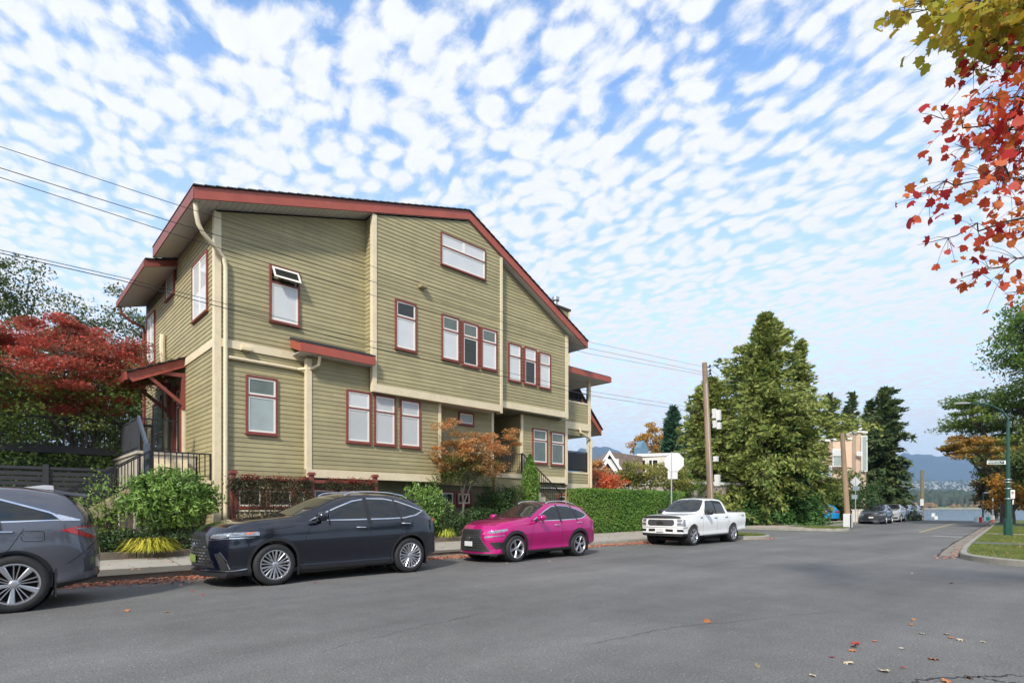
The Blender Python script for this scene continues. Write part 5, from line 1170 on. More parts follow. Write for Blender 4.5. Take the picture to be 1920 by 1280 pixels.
# ---- white pickup ------------------------------------------------------
WHITEC = paint('white_paint', (.80, .80, .79), rough=.25)
def pickup():
    wb = 3.55; fo = .92; L_ = 5.75; kd = dict(L=L_, H=1.94, wb=wb, fo=fo, rw=.40, arch=.46, hc=.60, nr=.16, tr=.03, cat='pickup', nosep=[(.3, .0), (.6, .0), (.85, .0), (1.1, -.02), (1.3, -.10)], tailp=[(.3, .0), (2, .0)],
    bot=[(0, .40), (.5, .36), (1.5, .36), (4.4, .38), (5.0, .48), (5.75, .52)],
    top=[(0, 1.16), (.12, 1.21), (.6, 1.245), (1.2, 1.28), (1.45, 1.30), (1.80, 1.52), (2.22, 1.84), (2.5, 1.91), (3.0, 1.935), (3.6, 1.92), (3.85, 1.88), (4.0, 1.62), (4.07, 1.36), (4.10, 1.345), (5.75, 1.345)],
    belt=[(0, 1.08), (.3, 1.16), (1.3, 1.235), (3.9, 1.25), (4.1, 1.29), (5.75, 1.30)],
    W=[(0, .94), (.4, .98), (.9, 1.0), (1.5, .985), (4.0, .985), (4.8, 1.0), (5.75, .98)],
    Wr=[(0, .82), (1.4, .80), (2.3, .70), (3.2, .69), (3.8, .70), (4.15, .82), (5.75, .82)], tw=.05,
    glass=[(1.98, 1.29), (1.99, 1.36), (2.34, 1.78), (2.44, 1.81), (3.02, 1.82), (3.55, 1.80), (3.66, 1.74), (3.80, 1.30)],
    pillars=[(2.96, 1.27, 2.92, 1.85, .12)], trimm=BLKP,
    wscreen=[(1.48, .0), (1.50, .5), (1.56, .74), (1.70, .80), (2.0, .74), (2.28, .66), (2.33, .6), (2.36, 0)], wsz=1.27,
    gaps=[[(1.70, .45), (1.70, 1.05), (1.86, 1.27)], [(2.96, .42), (2.96, 1.27)], [(3.92, .42), (3.92, 1.26)], [(4.05, .42), (4.05, 1.30)]],
    handles=[(2.78, 1.10), (3.80, 1.12)], handm=BLKP, archclad=None,
    mirror=(1.98, 1.30), mirrcap=BLKP, mirsc=1.35, wheels=(6, 'fan'))
    c = suv('pickup_truck', 'white crew cab pickup truck with a black bug shield, parked beside the clipped hedge', (20.35, 11.02, 0), math.pi, WHITEC, kd, 'cars parked along the left kerb'); X = c.X
    c.patch('grille', [(-.55, 1.05), (.55, 1.05), (.60, .98), (.60, .86), (.52, .80), (-.52, .80), (-.60, .86), (-.60, .98)], 'X', X(.5), X(-.3), pmat('dark_mesh', (.05, .05, .055), .5, .3, 60), .010)
    c.patch('grille_surround', [(-.62, 1.10), (.62, 1.10), (.68, 1.02), (.68, .82), (.60, .745), (-.60, .745), (-.68, .82), (-.68, 1.02)], 'X', X(.5), X(-.3), WHITEC, .006)
    for s_ in (1, -1):
        c.patch('headlight', [(s_ * .70, 1.07), (s_ * 1.1, 1.07), (s_ * 1.1, .80), (s_ * .70, .80)], 'X', X(.30), X(-.3), CLEARL, .007)
        c.patch('lamp_housing', [(s_ * .74, .99), (s_ * .85, .99), (s_ * .85, .88), (s_ * .74, .88)], 'X', X(.30), X(-.3), BLKP, .012)
        c.patch('lamp_bracket', strip2([(s_ * .71, .94), (s_ * .92, .94), (s_ * .92, 1.06)], .03), 'X', X(.30), X(-.3), WHITEC, .016)
        c.patch('turn_lamp', strip2([(s_ * .885, .82), (s_ * .885, 1.04)], .022), 'X', X(.30), X(-.3), ORAL, .014)
        c.patch('fog_lamp', [(s_ * .70, .665), (s_ * .93, .665), (s_ * .93, .57), (s_ * .72, .57)], 'X', X(.5), X(-.3), BLKP, .012)
        c.patch('bumper_vent', [(s_ * .24, .68), (s_ * .55, .67), (s_ * .55, .57), (s_ * .24, .58)], 'X', X(.5), X(-.3), BLKP, .012)
        c.patch('fender_badge', [(X(1.50), 1.13), (X(1.66), 1.145), (X(1.66), 1.10), (X(1.50), 1.09)], 'Y', s_ * .5, s_ * 1.3, BLKP, .010)
        b = MB(); b.tube([(X(1.75), s_ * .98, .36), (X(3.9), s_ * .98, .38)], .035, 8); b.bar((X(1.9), s_ * .6, .40), (X(1.9), s_ * .98, .36), .05, .04); b.bar((X(3.7), s_ * .6, .40), (X(3.7), s_ * .98, .37), .05, .04); c.add('side_step', b, BLKP, smooth_=True)
        b = MB(); b.box((X(5.74), s_ * .84, .78), (X(5.77), s_ * .955, 1.24)); c.add('tail_lamp', b, REDL, bevel=.01)
        t = plate_text(c.t, 'STX', (X(5.38), s_ * 1.003, 1.17), .13, (math.pi / 2, 0, math.pi if s_ > 0 else 0), BLKP, 'decal')
    c.patch('bumper_gap', [(-1, .745), (1, .745), (1, .735), (-1, .735)], 'X', X(.45), X(-.3), GAP, .012)
    c.patch('lower_bumper', [(-1.1, .50), (1.1, .50), (1.1, .34), (-1.1, .34)], 'X', X(.50), X(-.3), BLKP, .012)
    c.patch('bug_shield', [(X(-.1), -.86), (X(-.1), .86), (X(.15), .84), (X(.11), 0), (X(.15), -.84)], 'Z', 1.10, 1.5, BLKP, .022)
    for a_, c2 in ((0, .17),):
        b = MB(); n = 20
        b.prism([(X(-.025), .16 * math.cos(math.tau * i / n), .925 + .065 * math.sin(math.tau * i / n)) for i in range(n)], (.012, 0, 0)); c.add('emblem', b, CHROME)
        b = MB(); b.prism([(X(-.039), .145 * math.cos(math.tau * i / n), .925 + .053 * math.sin(math.tau * i / n)) for i in range(n)], (.004, 0, 0)); c.add('emblem', b, BLKP)
        plate_text(c.t, 'Ford', (X(-.046), 0, .925), .10, (math.pi / 2, 0, math.pi / 2), CHROME, 'badge_lettering')
    b = MB(); b.box((X(-.045), -.16, .56), (X(-.035), .16, .70)); c.add('licence_plate', b, PLATE, bevel=.004)
    b = MB(); b.box((X(5.68), -.78, 1.33), (X(4.14), .78, 1.375)); c.add('tonneau_cover', b, BLKP, bevel=.02)
    return c
truck = pickup(); truck.t.scale = (.9, .9, .9); truck.t.location = (20.23, 10.87, 0)
pink.t.scale = (.94, .94, .94); pink.t.location = (11.10, 11.0, 0)
# ---- small cars far down the road ---------------------------------------
def farcar(label, u, v, cols, rz, kind=NX, group='cars parked far down the left kerb', name='parked_car', z=0, trim=None):
    p = G(u, v); kd = dict(kind); kd['gaps'] = []; kd['pillars'] = kind['pillars'][:1]; kd['cat'] = 'car'
    kd.pop('rails', None); kd['n'] = 34; kd['noarch'] = 1; kd['wheels'] = (5, 'split'); kd['archclad'] = None
    c = suv(name, label, (p.x, p.y, z + hz_(p.x)), rz, cols, kd, group); X = c.X
    c.patch('grille', [(-.4, .78), (.4, .78), (.5, .60), (-.5, .60)], 'X', X(.6), X(-.3), BLKP, .008)
    c.patch('lower_intake', [(-.7, .46), (.7, .46), (.75, .30), (-.75, .30)], 'X', X(.6), X(-.3), BLKP, .008)
    for s_ in (1, -1):
        c.patch('headlight', [(s_ * .50, .70), (s_ * .52, .78), (s_ * .95, .85), (s_ * .95, .74)], 'X', X(.6), X(-.3), CLEARL, .008)
        c.patch('tail_lamp', [(X(4.3), .9), (X(4.3), 1.02), (X(4.8), 1.02), (X(4.8), .88)], 'Y', s_ * .3, s_ * 1.2, REDL, .008)
    b = MB(); b.box((X(-.03), -.16, .48), (X(-.02), .16, .60)); c.add('licence_plate', b, PLATE)
    return c
DKG = paint('charcoal_car_paint', (.028, .032, .038)); SILV = paint('silver_car_paint', (.42, .42, .40), metal=.3); BLK = paint('black_car_paint', (.012, .013, .016)); BLUE = paint('bright_blue_paint', (.01, .22, .52))
# ================================================================ VEGETATION
def leaf_mesh(name, C_, size, m, parent, nrm=None, dvec=None, spread=.45, flat=0.0, aspect=1.9, shape='leaf', seed=0, droop=0.0, local=False, sv=.35):
    # C_ : N x 3 centres; every leaf a small folded or flat blade of its own
    r = np.random.default_rng(seed); n = len(C_); C_ = np.asarray(C_, float)
    d = r.normal(size=(n, 3)); d[:, 2] *= (1 - flat); d[:, 2] -= droop
    if dvec is not None: d = dvec + spread * r.normal(size=(n, 3))
    d /= np.linalg.norm(d, axis=1)[:, None]
    k = r.normal(size=(n, 3)); k[:, :2] *= (1 - flat * .85); k[:, 2] += flat * 1.6
    if nrm is not None: k += nrm * 1.3
    s_ = np.cross(k, d); s_ /= (np.linalg.norm(s_, axis=1)[:, None] + 1e-9); nn = np.cross(d, s_)
    sz = size * (1 + sv * r.uniform(-1, 1, n))[:, None]
    if shape == 'leaf':
        tpl = [(-.5, 0, 0), (-.1, .5 / aspect, .06), (.5, 0, -.05), (-.1, -.5 / aspect, .06)]; F = [(0, 1, 2, 3)]
    elif shape == 'maple':
        tpl = [(-.45, 0, .04), (-.36, .24, .0), (-.40, .44, -.12), (-.10, .38, .0), (.10, .56, -.18), (.18, .32, .0), (.36, .26, -.03), (.60, 0, -.14), (.36, -.26, -.03), (.18, -.32, .0), (.10, -.56, -.18), (-.10, -.38, .0), (-.40, -.44, -.12), (-.36, -.24, .0)]; F = [(0, 1, 2, 3, 4, 5, 6, 7), (0, 7, 8, 9, 10, 11, 12, 13)]
    elif shape == 'star':
        tpl = [(-.5, 0, 0), (-.12, .10, .02), (-.05, .5, -.04), (.12, .14, .02), (.6, .0, -.06), (.12, -.14, .02), (-.05, -.5, -.04), (-.12, -.10, .02)]; F = [tuple(range(8))]
    elif shape == 'spray':
        tpl = [(-.5, 0, 0), (-.2, .16, .03), (-.02, .10, 0), (.12, .24, -.02), (.22, .08, 0), (.6, .02, -.08), (.2, -.10, 0), (.1, -.24, -.02), (-.04, -.08, 0), (-.2, -.18, .03)]; F = [tuple(range(10))]
    T = np.array(tpl); q = len(T)
    V = C_[:, None, :] + sz[:, None, :] * (T[None, :, 0:1] * d[:, None, :] + T[None, :, 1:2] * s_[:, None, :] + T[None, :, 2:3] * nn[:, None, :])
    V = V.reshape(-1, 3); me = bpy.data.meshes.new(name); me.vertices.add(len(V)); me.vertices.foreach_set('co', V.ravel())
    fl = np.array(F); nf = len(F); idx = (fl[None, :, :] + (np.arange(n) * q)[:, None, None]).reshape(-1)
    me.loops.add(len(idx)); me.loops.foreach_set('vertex_index', idx); me.polygons.add(n * nf)
    me.polygons.foreach_set('loop_start', np.arange(n * nf) * fl.shape[1]); me.polygons.foreach_set('loop_total', np.full(n * nf, fl.shape[1])); me.update(calc_edges=True)
    return link(name, me, m, parent, local)
BARK = pmat('grey_bark', (.11, .095, .075), .9, .35, 6, .8, 18); BARKD = pmat('dark_bark', (.045, .036, .028), .9, .35, 6, .8, 18)
def limb(b, p, q, r0, r1, seed, n=6, sag=.12, sides=7):
    r = random.Random(seed); p, q = Vector(p), Vector(q); Ld = (q - p).length; pts = []
    for i in range(n + 1):
        t = i / n; o = Vector((r.gauss(0, 1), r.gauss(0, 1), r.gauss(0, .5))) * Ld * .035 * math.sin(math.pi * t); o.z += Ld * sag * math.sin(math.pi * t) * (1 - t * .3); pts.append(p.lerp(q, t) + o)
    b.tube(pts, [r0 + (r1 - r0) * (i / n) ** .8 for i in range(n + 1)], sides); return pts
def broadleaf(name, label, base, top, cen, rad, m, n_cl=60, per=160, size=.12, cr=.55, tr=.16, fork=.35, bark=BARK, seed=1, group=None, cat='tree', flat=0., shape='leaf', layered=0., hollow=.45, squash=.6, aspect=1.9, cutz=None, lean=None, nl=5, twig=True, extra=None):
    base = Vector(base); cen = Vector(cen); rad = Vector(rad); r = random.Random(seed); rg = np.random.default_rng(seed)
    t = thing(name, label, cat, base, 0, group); b = MB()
    fk = base.lerp(Vector((cen.x, cen.y, base.z + (top - base.z))), fork); 
    if lean: fk = Vector(lean)
    b.tube([base - Vector((0, 0, .1)), base + Vector((0, 0, .12)), base.lerp(fk, .5) + Vector((r.gauss(0, .05), r.gauss(0, .05), 0)), fk], [tr * 1.5, tr * 1.1, tr * .9, tr * .8], 10)
    cl = []
    for i in range(n_cl):
        for _ in range(30):
            v = Vector((r.gauss(0, 1), r.gauss(0, 1), r.gauss(0, 1))).normalized(); q = r.uniform(hollow, 1) ** .7
            p = cen + Vector((v.x * rad.x, v.y * rad.y, v.z * rad.z)) * q
            nz_ = noise.noise(p * (1.6 / max(rad)) + Vector((seed, 0, 0)))
            if nz_ > -.18 and (cutz is None or p.z > cutz + noise.noise(Vector((p.x * .7, p.y * .7, seed))) * rad.z * .3): break
        cl.append(p)
    if extra: cl += [Vector(e_) for e_ in extra]
    mains = []
    for i in range(nl):
        a = math.tau * i / nl + r.uniform(-.3, .3); e_ = cen + Vector((math.cos(a) * rad.x * .5, math.sin(a) * rad.y * .5, r.uniform(-.1, .45) * rad.z)); mains.append(limb(b, fk, e_, tr * .55, tr * .2, seed + i, 7, .10))
    for i, p in enumerate(cl):
        if not twig and i % 3: continue
        best = min((q for mp_ in mains for q in mp_[2:]), key=lambda q: (q - p).length + abs(q.z - p.z) * .3)
        limb(b, best, p, tr * .16, tr * .03, seed + 100 + i, 4, .05, 5)
    b.build('trunk', bark, t, smooth=True)
    pts = []
    for p in cl:
        k = cr * r.uniform(.6, 1.35); n = int(per * r.uniform(.6, 1.3)); q = rg.normal(size=(n, 3)); q /= np.linalg.norm(q, axis=1)[:, None]; q *= (rg.uniform(0, 1, n) ** .45)[:, None]
        q *= np.array([k * 1.15, k * 1.15, k * squash]); pts.append(q + np.array(p))
    pts = np.vstack(pts); leaf_mesh('crown', pts, size, m, t, flat=flat, shape=shape, seed=seed, aspect=aspect); return t
G_LT = leafmat('green_leaf_mix', [(.035, .065, .018), (.06, .10, .025), (.085, .125, .032), (.12, .14, .04)])
G_BIRCH = leafmat('birch_leaf_mix', [(.03, .05, .02), (.05, .08, .03), (.08, .11, .035), (.16, .15, .05)])
MAPR = leafmat('red_maple_mix', [(.13, .12, .05), (.22, .09, .055), (.32, .075, .055), (.43, .07, .05), (.52, .13, .08)], .4)
MAPG = leafmat('maple_green_mix', [(.05, .10, .025), (.09, .15, .03), (.14, .18, .04), (.2, .17, .05)], .35)
MAPO = leafmat('orange_maple_mix', [(.14, .15, .05), (.28, .20, .07), (.42, .22, .08), (.52, .25, .10), (.50, .17, .10)], .4)
MAPH = leafmat('overhead_maple_mix', [(.26, .02, .025), (.42, .03, .03), (.52, .08, .03), (.58, .19, .04), (.34, .03, .03)], .5)
MAPY = leafmat('overhead_maple_green', [(.20, .20, .02), (.32, .30, .03), (.40, .26, .03), (.16, .20, .03)], .5)
CEDAR = leafmat('cedar_mix', [(.055, .09, .024), (.095, .145, .034), (.15, .19, .045), (.20, .21, .055), (.14, .185, .045), (.19, .15, .05)], .2, rnd=.45)
CEDG = leafmat('cedar_green_mix', [(.03, .07, .02), (.05, .11, .028), (.07, .15, .035)], .15)
CONI = leafmat('dark_conifer_mix', [(.025, .048, .022), (.042, .07, .028), (.07, .10, .034), (.11, .12, .04)], .15)
AUTM = leafmat('autumn_mix', [(.11, .12, .03), (.24, .16, .03), (.38, .18, .03), (.40, .12, .03)], .35)
HEDG = leafmat('hedge_mix', [(.03, .065, .012), (.05, .12, .018), (.085, .18, .026), (.14, .23, .04), (.13, .14, .045)], .2, rnd=.6)
SHRB = leafmat('glossy_shrub_mix', [(.05, .10, .02), (.10, .18, .035), (.17, .27, .055), (.30, .38, .10)], .25, .35, .5)
DSHR = leafmat('dark_shrub_mix', [(.02, .045, .015), (.035, .07, .022), (.055, .10, .03)], .2)
# ---- the leafy trees behind the fence, upper left -----------------------
p = P(20, 949, 27); 
def bt(u, vtop, D, ru, m, seed, label, **k):
    c = P(u, vtop, D); zt = c.z; z0 = k.pop('z0', .5); zr = (zt - z0) * k.pop('zf', .40); R_ = ru * D / FPX
    broadleaf('broadleaf_tree', label, (c.x, c.y, z0), zt, (c.x, c.y, zt - zr), (R_, R_, zr), m, seed=seed, group='trees behind the dark fence', **k)
bt(25, 470, 26, 120, G_BIRCH, 11, 'tall green birch like tree at the left edge rising above the red maple', n_cl=105, per=170, size=.15, cr=.75, tr=.18, hollow=.2)
bt(185, 528, 28, 95, G_BIRCH, 12, 'airy yellowish green tree in the gap between the red maple and the olive house', n_cl=90, per=150, size=.15, cr=.75, tr=.15, hollow=.2, bark=pmat('pale_bark', (.4, .38, .33), .8, .3, 6))
bt(285, 600, 30, 70, G_LT, 13, 'dark green tree just left of the olive house wall, behind the red maple', n_cl=60, per=170, size=.16, cr=.8, tr=.15, zf=.45, hollow=.2)
bt(60, 700, 25.5, 150, G_LT, 15, 'wide green tree low behind the red maple, closing the view above the fence', n_cl=90, per=170, size=.15, cr=.75, tr=.12, zf=.5, hollow=.1, z0=.4)
bt(230, 690, 26.5, 60, G_BIRCH, 16, 'green tree beside the canopy of the side entry, behind the red maple', n_cl=50, per=170, size=.15, cr=.7, tr=.1, zf=.5, hollow=.1, z0=.4)
bt(-120, 560, 24, 120, G_LT, 14, 'green tree mostly outside the left edge of the photo, behind the fence', n_cl=70, per=170, size=.16, cr=.8, tr=.18, hollow=.2)
# ---- red japanese maple -------------------------------------------------
mb = P(160, 884, 17.2); mc = P(95, 700, 16.6); 
t = broadleaf('japanese_maple', 'spreading red japanese maple with a forked grey trunk left of the entry steps', (mb.x, mb.y, .6), 6.6, (mc.x, mc.y, mc.z + .15), (3.1, 2.5, 1.5), MAPR, n_cl=165, per=280, size=.10, cr=.50, tr=.10, seed=21, flat=.6, squash=.34, shape='star', hollow=.3, lean=(mb.x - .05, mb.y - .1, 2.3), cutz=3.5)
rg = np.random.default_rng(3); pts = []
for i in range(104):
    q = mc + Vector((rg.uniform(-3.0, 2.3), rg.uniform(-1.9, 1.9), rg.uniform(-2.25, .35))); k = rg.normal(size=(170, 3)); pts.append(k * np.array([.30, .30, .12]) + np.array(q))
leaf_mesh('lower_foliage', np.vstack(pts), .10, MAPG, t, flat=.6, shape='star', seed=4)
# ---- orange japanese maple in front of the entry --------------------------
mb = W(868, 962, 15.15); mc = W(893, 850, 15.15)
t = broadleaf('japanese_maple', 'small orange and green japanese maple in front of the recessed porch', (mb.x, mb.y, .4), 4.6, (mc.x - .12, mc.y, mc.z - .12), (1.50, .72, .95), MAPO, n_cl=66, per=210, size=.08, cr=.31, tr=.05, seed=33, flat=.65, squash=.38, shape='star', hollow=.25, lean=(mb.x + .03, mb.y, 1.5), nl=6, cutz=2.05,
    extra=[W(960, 808, 15.1), W(968, 832, 15.1), W(955, 820, 15.0), W(830, 800, 15.1), W(822, 840, 15.1), W(845, 790, 15.1)])
pts = []
for i in range(26):
    q = mc + Vector((rg.uniform(-1.5, .5), rg.uniform(-.5, .5), rg.uniform(-1.05, -.25))); k = rg.normal(size=(170, 3)); pts.append(k * np.array([.22, .18, .08]) + np.array(q))
leaf_mesh('lower_foliage', np.vstack(pts), .07, leafmat('maple_olive_mix', [(.05, .075, .02), (.09, .11, .03), (.15, .15, .05)], .3), t, flat=.6, shape='star', seed=5)
# ---- shrubs --------------------------------------------------------------
def shrub(label, c, rad, m, n, size, seed, name='shrub', shape='leaf', lump=.34, aspect=2.2, group='shrubs in the garden bed', whorl=0, z0=.36, core=True):
    c = Vector(c); rad = Vector(rad); t = thing(name, label, 'shrub', (c.x, c.y, z0), 0, group); r = np.random.default_rng(seed)
    b = MB(); rr2 = random.Random(seed)
    for i in range(9):
        a = rr2.uniform(0, math.tau); e_ = c + Vector((math.cos(a) * rad.x * .75, math.sin(a) * rad.y * .75, rr2.uniform(-.1, .6) * rad.z)); limb(b, (c.x + rr2.uniform(-.08, .08), c.y + rr2.uniform(-.08, .08), z0 - .05), e_, .022, .006, seed + i, 5, .08, 5)
    b.build('stem', BARKD, t, smooth=True)
    pts = []; nr = []
    k = n // (whorl or 1)
    v = r.normal(size=(k, 3)); v /= np.linalg.norm(v, axis=1)[:, None]
    out_ = []
    for q in v:
        f = 1 + lump * noise.noise(Vector(q * 2.6) + Vector((seed, 0, 0))) * 1.6 + lump * .5 * noise.noise(Vector(q * 6) + Vector((seed, 3, 0)))
        depth = r.uniform(0, 1) ** 2 * .45; p = np.array(c) + q * np.array(rad) * f * (1 - depth)
        if p[2] < z0 + .02: continue
        if whorl:
            for w_ in range(whorl): out_.append(p + r.normal(size=3) * size * .38); nr.append(q)
        else: out_.append(p); nr.append(q)
    leaf_mesh('foliage', np.array(out_), size, m, t, nrm=np.array(nr), shape=shape, seed=seed, aspect=aspect); return t
q = W(325, 942, 15.0); shrub('big rounded rhododendron with glossy light green leaves below the left corner of the olive house', (q.x, q.y, 1.58), (.96, .56, .62), SHRB, 9000, .12, 41, whorl=6, aspect=3.0, lump=.20)
q = W(793, 955, 15.05); shrub('rounded green azalea bush between the navy suv and the orange maple', (q.x, q.y, 1.28), (.88, .5, .74), SHRB, 5200, .10, 42, whorl=5, aspect=2.6)
q = W(835, 985, 14.98); shrub('low dark green bush under the orange maple', (q.x, q.y, .85), (.8, .35, .5), DSHR, 2600, .08, 43)
q = W(925, 935, 15.4); shrub('dark olive shrub beneath the porch rail, left half of the pair behind the magenta suv', (q.x, q.y, 1.45), (.8, .45, .62), DSHR, 3200, .085, 44)
q = W(962, 928, 15.5); shrub('brighter green shrub beside the slim column cedar behind the magenta suv', (q.x, q.y, 1.55), (.85, .5, .66), leafmat('mid_shrub_mix', [(.03, .06, .02), (.06, .10, .03), (.09, .15, .05)]), 4200, .08, 45)
q = W(210, 985, 15.4); shrub('loose dark shrubs at the foot of the entry steps', (q.x, q.y, .60), (.8, .3, .28), DSHR, 1800, .09, 46)
q = W(325, 1010, 14.95); shrub('low dark ground shrub behind the yellow grass tuft', (q.x, q.y, .62), (1.6, .3, .34), DSHR, 3000, .075, 47)
q = W(585, 985, 15.2); shrub('low green planting behind the navy suv, in front of the trellis', (q.x, q.y, .66), (2.2, .35, .4), leafmat('mid_shrub_mix', [(.03, .06, .02)]), 3600, .08, 49)
q = W(905, 990, 15.1); shrub('dark planting behind the bonnet of the magenta suv', (q.x, q.y, .8), (1.6, .35, .5), DSHR, 3200, .08, 50)
# loose arching bush over the steps
q = W(205, 960, 15.2); t = thing('arching_shrub', 'loose arching shrub with small yellow green leaves over the side steps', 'shrub', (q.x, q.y, .4), 0, 'shrubs in the garden bed'); b = MB(); pts = []
for i, (u, v) in enumerate(((142, 930), (165, 905), (178, 888), (200, 900), (225, 892), (240, 905), (158, 950), (190, 935), (215, 925), (232, 940), (205, 955), (175, 965))):
    e_ = W(u, v, 15.1 + (i % 3) * .15); pp = limb(b, (q.x + (i - 6) * .03, q.y, .4), e_, .014, .004, 60 + i, 8, .10, 5)
    for a in pp[3:]:
        for k in range(13): pts.append(np.array(a) + rg.normal(size=3) * .075)
b.build('stem', BARKD, t, smooth=True); leaf_mesh('foliage', np.array(pts), .075, leafmat('lime_mix', [(.08, .14, .03), (.16, .24, .05), (.26, .33, .07)]), t, shape='leaf', aspect=1.8, seed=6)
# ornamental grass tufts
def tuft(label, c, n, h, rad, m, seed):
    r = random.Random(seed); t = thing('ornamental_grass', label, 'grass tuft', c, 0, 'ornamental grass tufts at the bed edge'); b = MB(); c = Vector(c)
    for i in range(n):
        a = r.uniform(0, math.tau); q = r.uniform(.35, 1) ; o = Vector((math.cos(a), math.sin(a), 0)); hh = h * r.uniform(.6, 1.1); s_ = Vector((-o.y, o.x, 0)) * .008
        j_ = Vector((r.gauss(0, .10), r.gauss(0, .04), 0)); hh *= r.uniform(.5, 1.15); pr_ = [c + j_ + o * .03, c + o * rad * q * .4 + Vector((0, 0, hh * .85)), c + o * rad * q * .8 + Vector((0, 0, hh * .85)), c + o * rad * q * 1.15 + Vector((0, 0, hh * r.uniform(.1, .55)))]
        vs = []
        for k, p_ in enumerate(pr_): w_ = (1, 1.3, 1, .1)[k]; vs += [p_ - s_ * w_, p_ + s_ * w_]
        b.add(vs, [(0, 1, 3, 2), (2, 3, 5, 4), (4, 5, 7, 6)])
    o = b.build('blades', m, t)
YEL = leafmat('yellow_grass_mix', [(.16, .22, .03), (.34, .34, .04), (.50, .42, .06), (.22, .28, .04)], .3)
q = W(283, 1035, 14.75); tuft('bright yellow arching grass tuft spilling over the timber edging by the grey suv', (q.x, q.y, .36), 700, .36, .66, YEL, 1)
q = W(835, 1000, 14.8); tuft('yellow green grass tuft behind the tail of the navy suv', (q.x, q.y, .36), 280, .36, .40, leafmat('limegrass_mix', [(.2, .28, .04), (.38, .42, .06), (.5, .5, .08)], .3), 2)
# slim column cedar
def column_cedar(label, c, h, r0, m, n, seed, group, size=.10, name='columnar_cedar', leanx=0):
    t = thing(name, label, 'tree', c, 0, group); r = np.random.default_rng(seed); z = r.uniform(0, 1, n); a = r.uniform(0, math.tau, n); prof = np.minimum(1, (z + .05) * 7) * (1 - np.clip((z - .55) / .45, 0, 1) ** 1.9 * .93) 
    lump = 1 + .10 * np.sin(a * 3 + z * 14 + seed) + .07 * np.sin(a * 7 - z * 23); q = r.uniform(.72, 1.03, n)
    p = np.stack([c[0] + np.cos(a) * prof * r0 * q * lump + leanx * z * h, c[1] + np.sin(a) * prof * r0 * q * lump, c[2] + z * h], 1); nr = np.stack([np.cos(a), np.sin(a), .3 + 0 * a], 1)
    leaf_mesh('crown', p, size, m, t, nrm=nr * .6, shape='spray', seed=seed, droop=-.7)
    b = MB(); b.tube([(c[0], c[1], c[2] - .05), (c[0], c[1], c[2] + h * .75)], [.06, .02], 7); b.tube([(c[0], c[1], c[2] + .1), (c[0], c[1], c[2] + h * .5), (c[0], c[1], c[2] + h * .9)], [r0 * .62, r0 * .62, r0 * .1], 10); b.build('trunk', BARKD, t); return t
q = W(994, 960, 15.2); column_cedar('slim bright green column cedar standing against the front steps of the olive house', (q.x, q.y, .4), 3.05, .36, HEDG, 9000, 51, None, .085)
# trellis with its vine ------------------------------------------------------
tr_a = W(437, 886, 15.35); tr_b = W(584, 889, 15.35); tr_c = W(703, 893, 15.35)
t = thing('trellis_fence', 'barn red post and rail trellis standing against the olive house behind the navy suv', 'trellis', (tr_a.x, 15.35, .36))
for p_ in (tr_a, tr_b, tr_c):
    b = MB(); zt = p_.z - .02; b.box((p_.x - .06, 15.29, .3), (p_.x + .06, 15.41, zt)); b.build('post', RED, t, bevel=.006)
    b = MB(); b.box((p_.x - .10, 15.25, zt + .001), (p_.x + .10, 15.45, zt + .04)); b.box((p_.x - .08, 15.27, zt + .042), (p_.x + .08, 15.43, zt + .08)); b.build('post_cap', RED, t, bevel=.01)
b = MB(); b.box((tr_a.x + .062, 15.31, tr_a.z - .22), (tr_b.x - .062, 15.38, tr_a.z - .13)); b.box((tr_b.x + .062, 15.31, tr_a.z - .20), (tr_c.x - .062, 15.38, tr_a.z - .11)); b.build('rail', RED, t, bevel=.005)
b = MB(); x = tr_a.x + .12
while x < tr_b.x - .1: b.box((x, 15.33, .42), (x + .05, 15.36, 1.28)); x += .13
b.box((tr_a.x + .062, 15.30, 1.285), (tr_b.x - .062, 15.39, 1.33)); b.build('picket_panel', CREAM, t)
v = thing('climbing_vine', 'red berried cotoneaster vine trained along the red trellis rails', 'vine', (tr_a.x, 15.3, .4)); pts = []; b = MB()
r = random.Random(8)
for i in range(380):
    f = r.random(); x = tr_a.x - .08 + (tr_b.x - tr_a.x) * f * 1.0; z = tr_a.z - .14 - abs(r.gauss(0, .38)); 
    for k in range(26): pts.append((x + r.gauss(0, .07), 15.26 + r.gauss(0, .05), z + r.gauss(0, .05)))
for i in range(60):
    x = tr_b.x + .35 + (tr_c.x - tr_b.x - .38) * r.random(); z = tr_a.z - .17 - abs(r.gauss(0, .09))
    for k in range(24): pts.append((x + r.gauss(0, .07), 15.26 + r.gauss(0, .05), z + r.gauss(0, .05)))
for i in range(40):
    x = tr_a.x + (tr_b.x - tr_a.x) * i / 40; limb(b, (x, 15.28, .42), (x + r.uniform(-.3, .3), 15.27, tr_a.z - r.uniform(.1, .5)), .010, .004, i, 7, .05, 5)
b.build('stem', BARKD, v, smooth=True); leaf_mesh('foliage', np.array(pts), .055, leafmat('vine_mix', [(.035, .042, .02), (.06, .06, .03), (.10, .08, .04), (.14, .06, .035)], .2), v, seed=9, aspect=2.6)
pts = []
for i in range(70):
    seg = (tr_a.x + .15, tr_b.x - .1) if i % 5 < 3 else (tr_b.x + .45, tr_c.x - .05); x = r.uniform(*seg); z = tr_a.z - .11 + r.gauss(0, .035)
    for k in range(22): pts.append((x + r.gauss(0, .05), 15.24 + r.gauss(0, .04), z + r.gauss(0, .035)))
leaf_mesh('berries', np.array(pts), .035, leafmat('berry_mix', [(.13, .03, .02), (.24, .04, .03), (.32, .06, .035)], .1), v, seed=10, aspect=1.3)
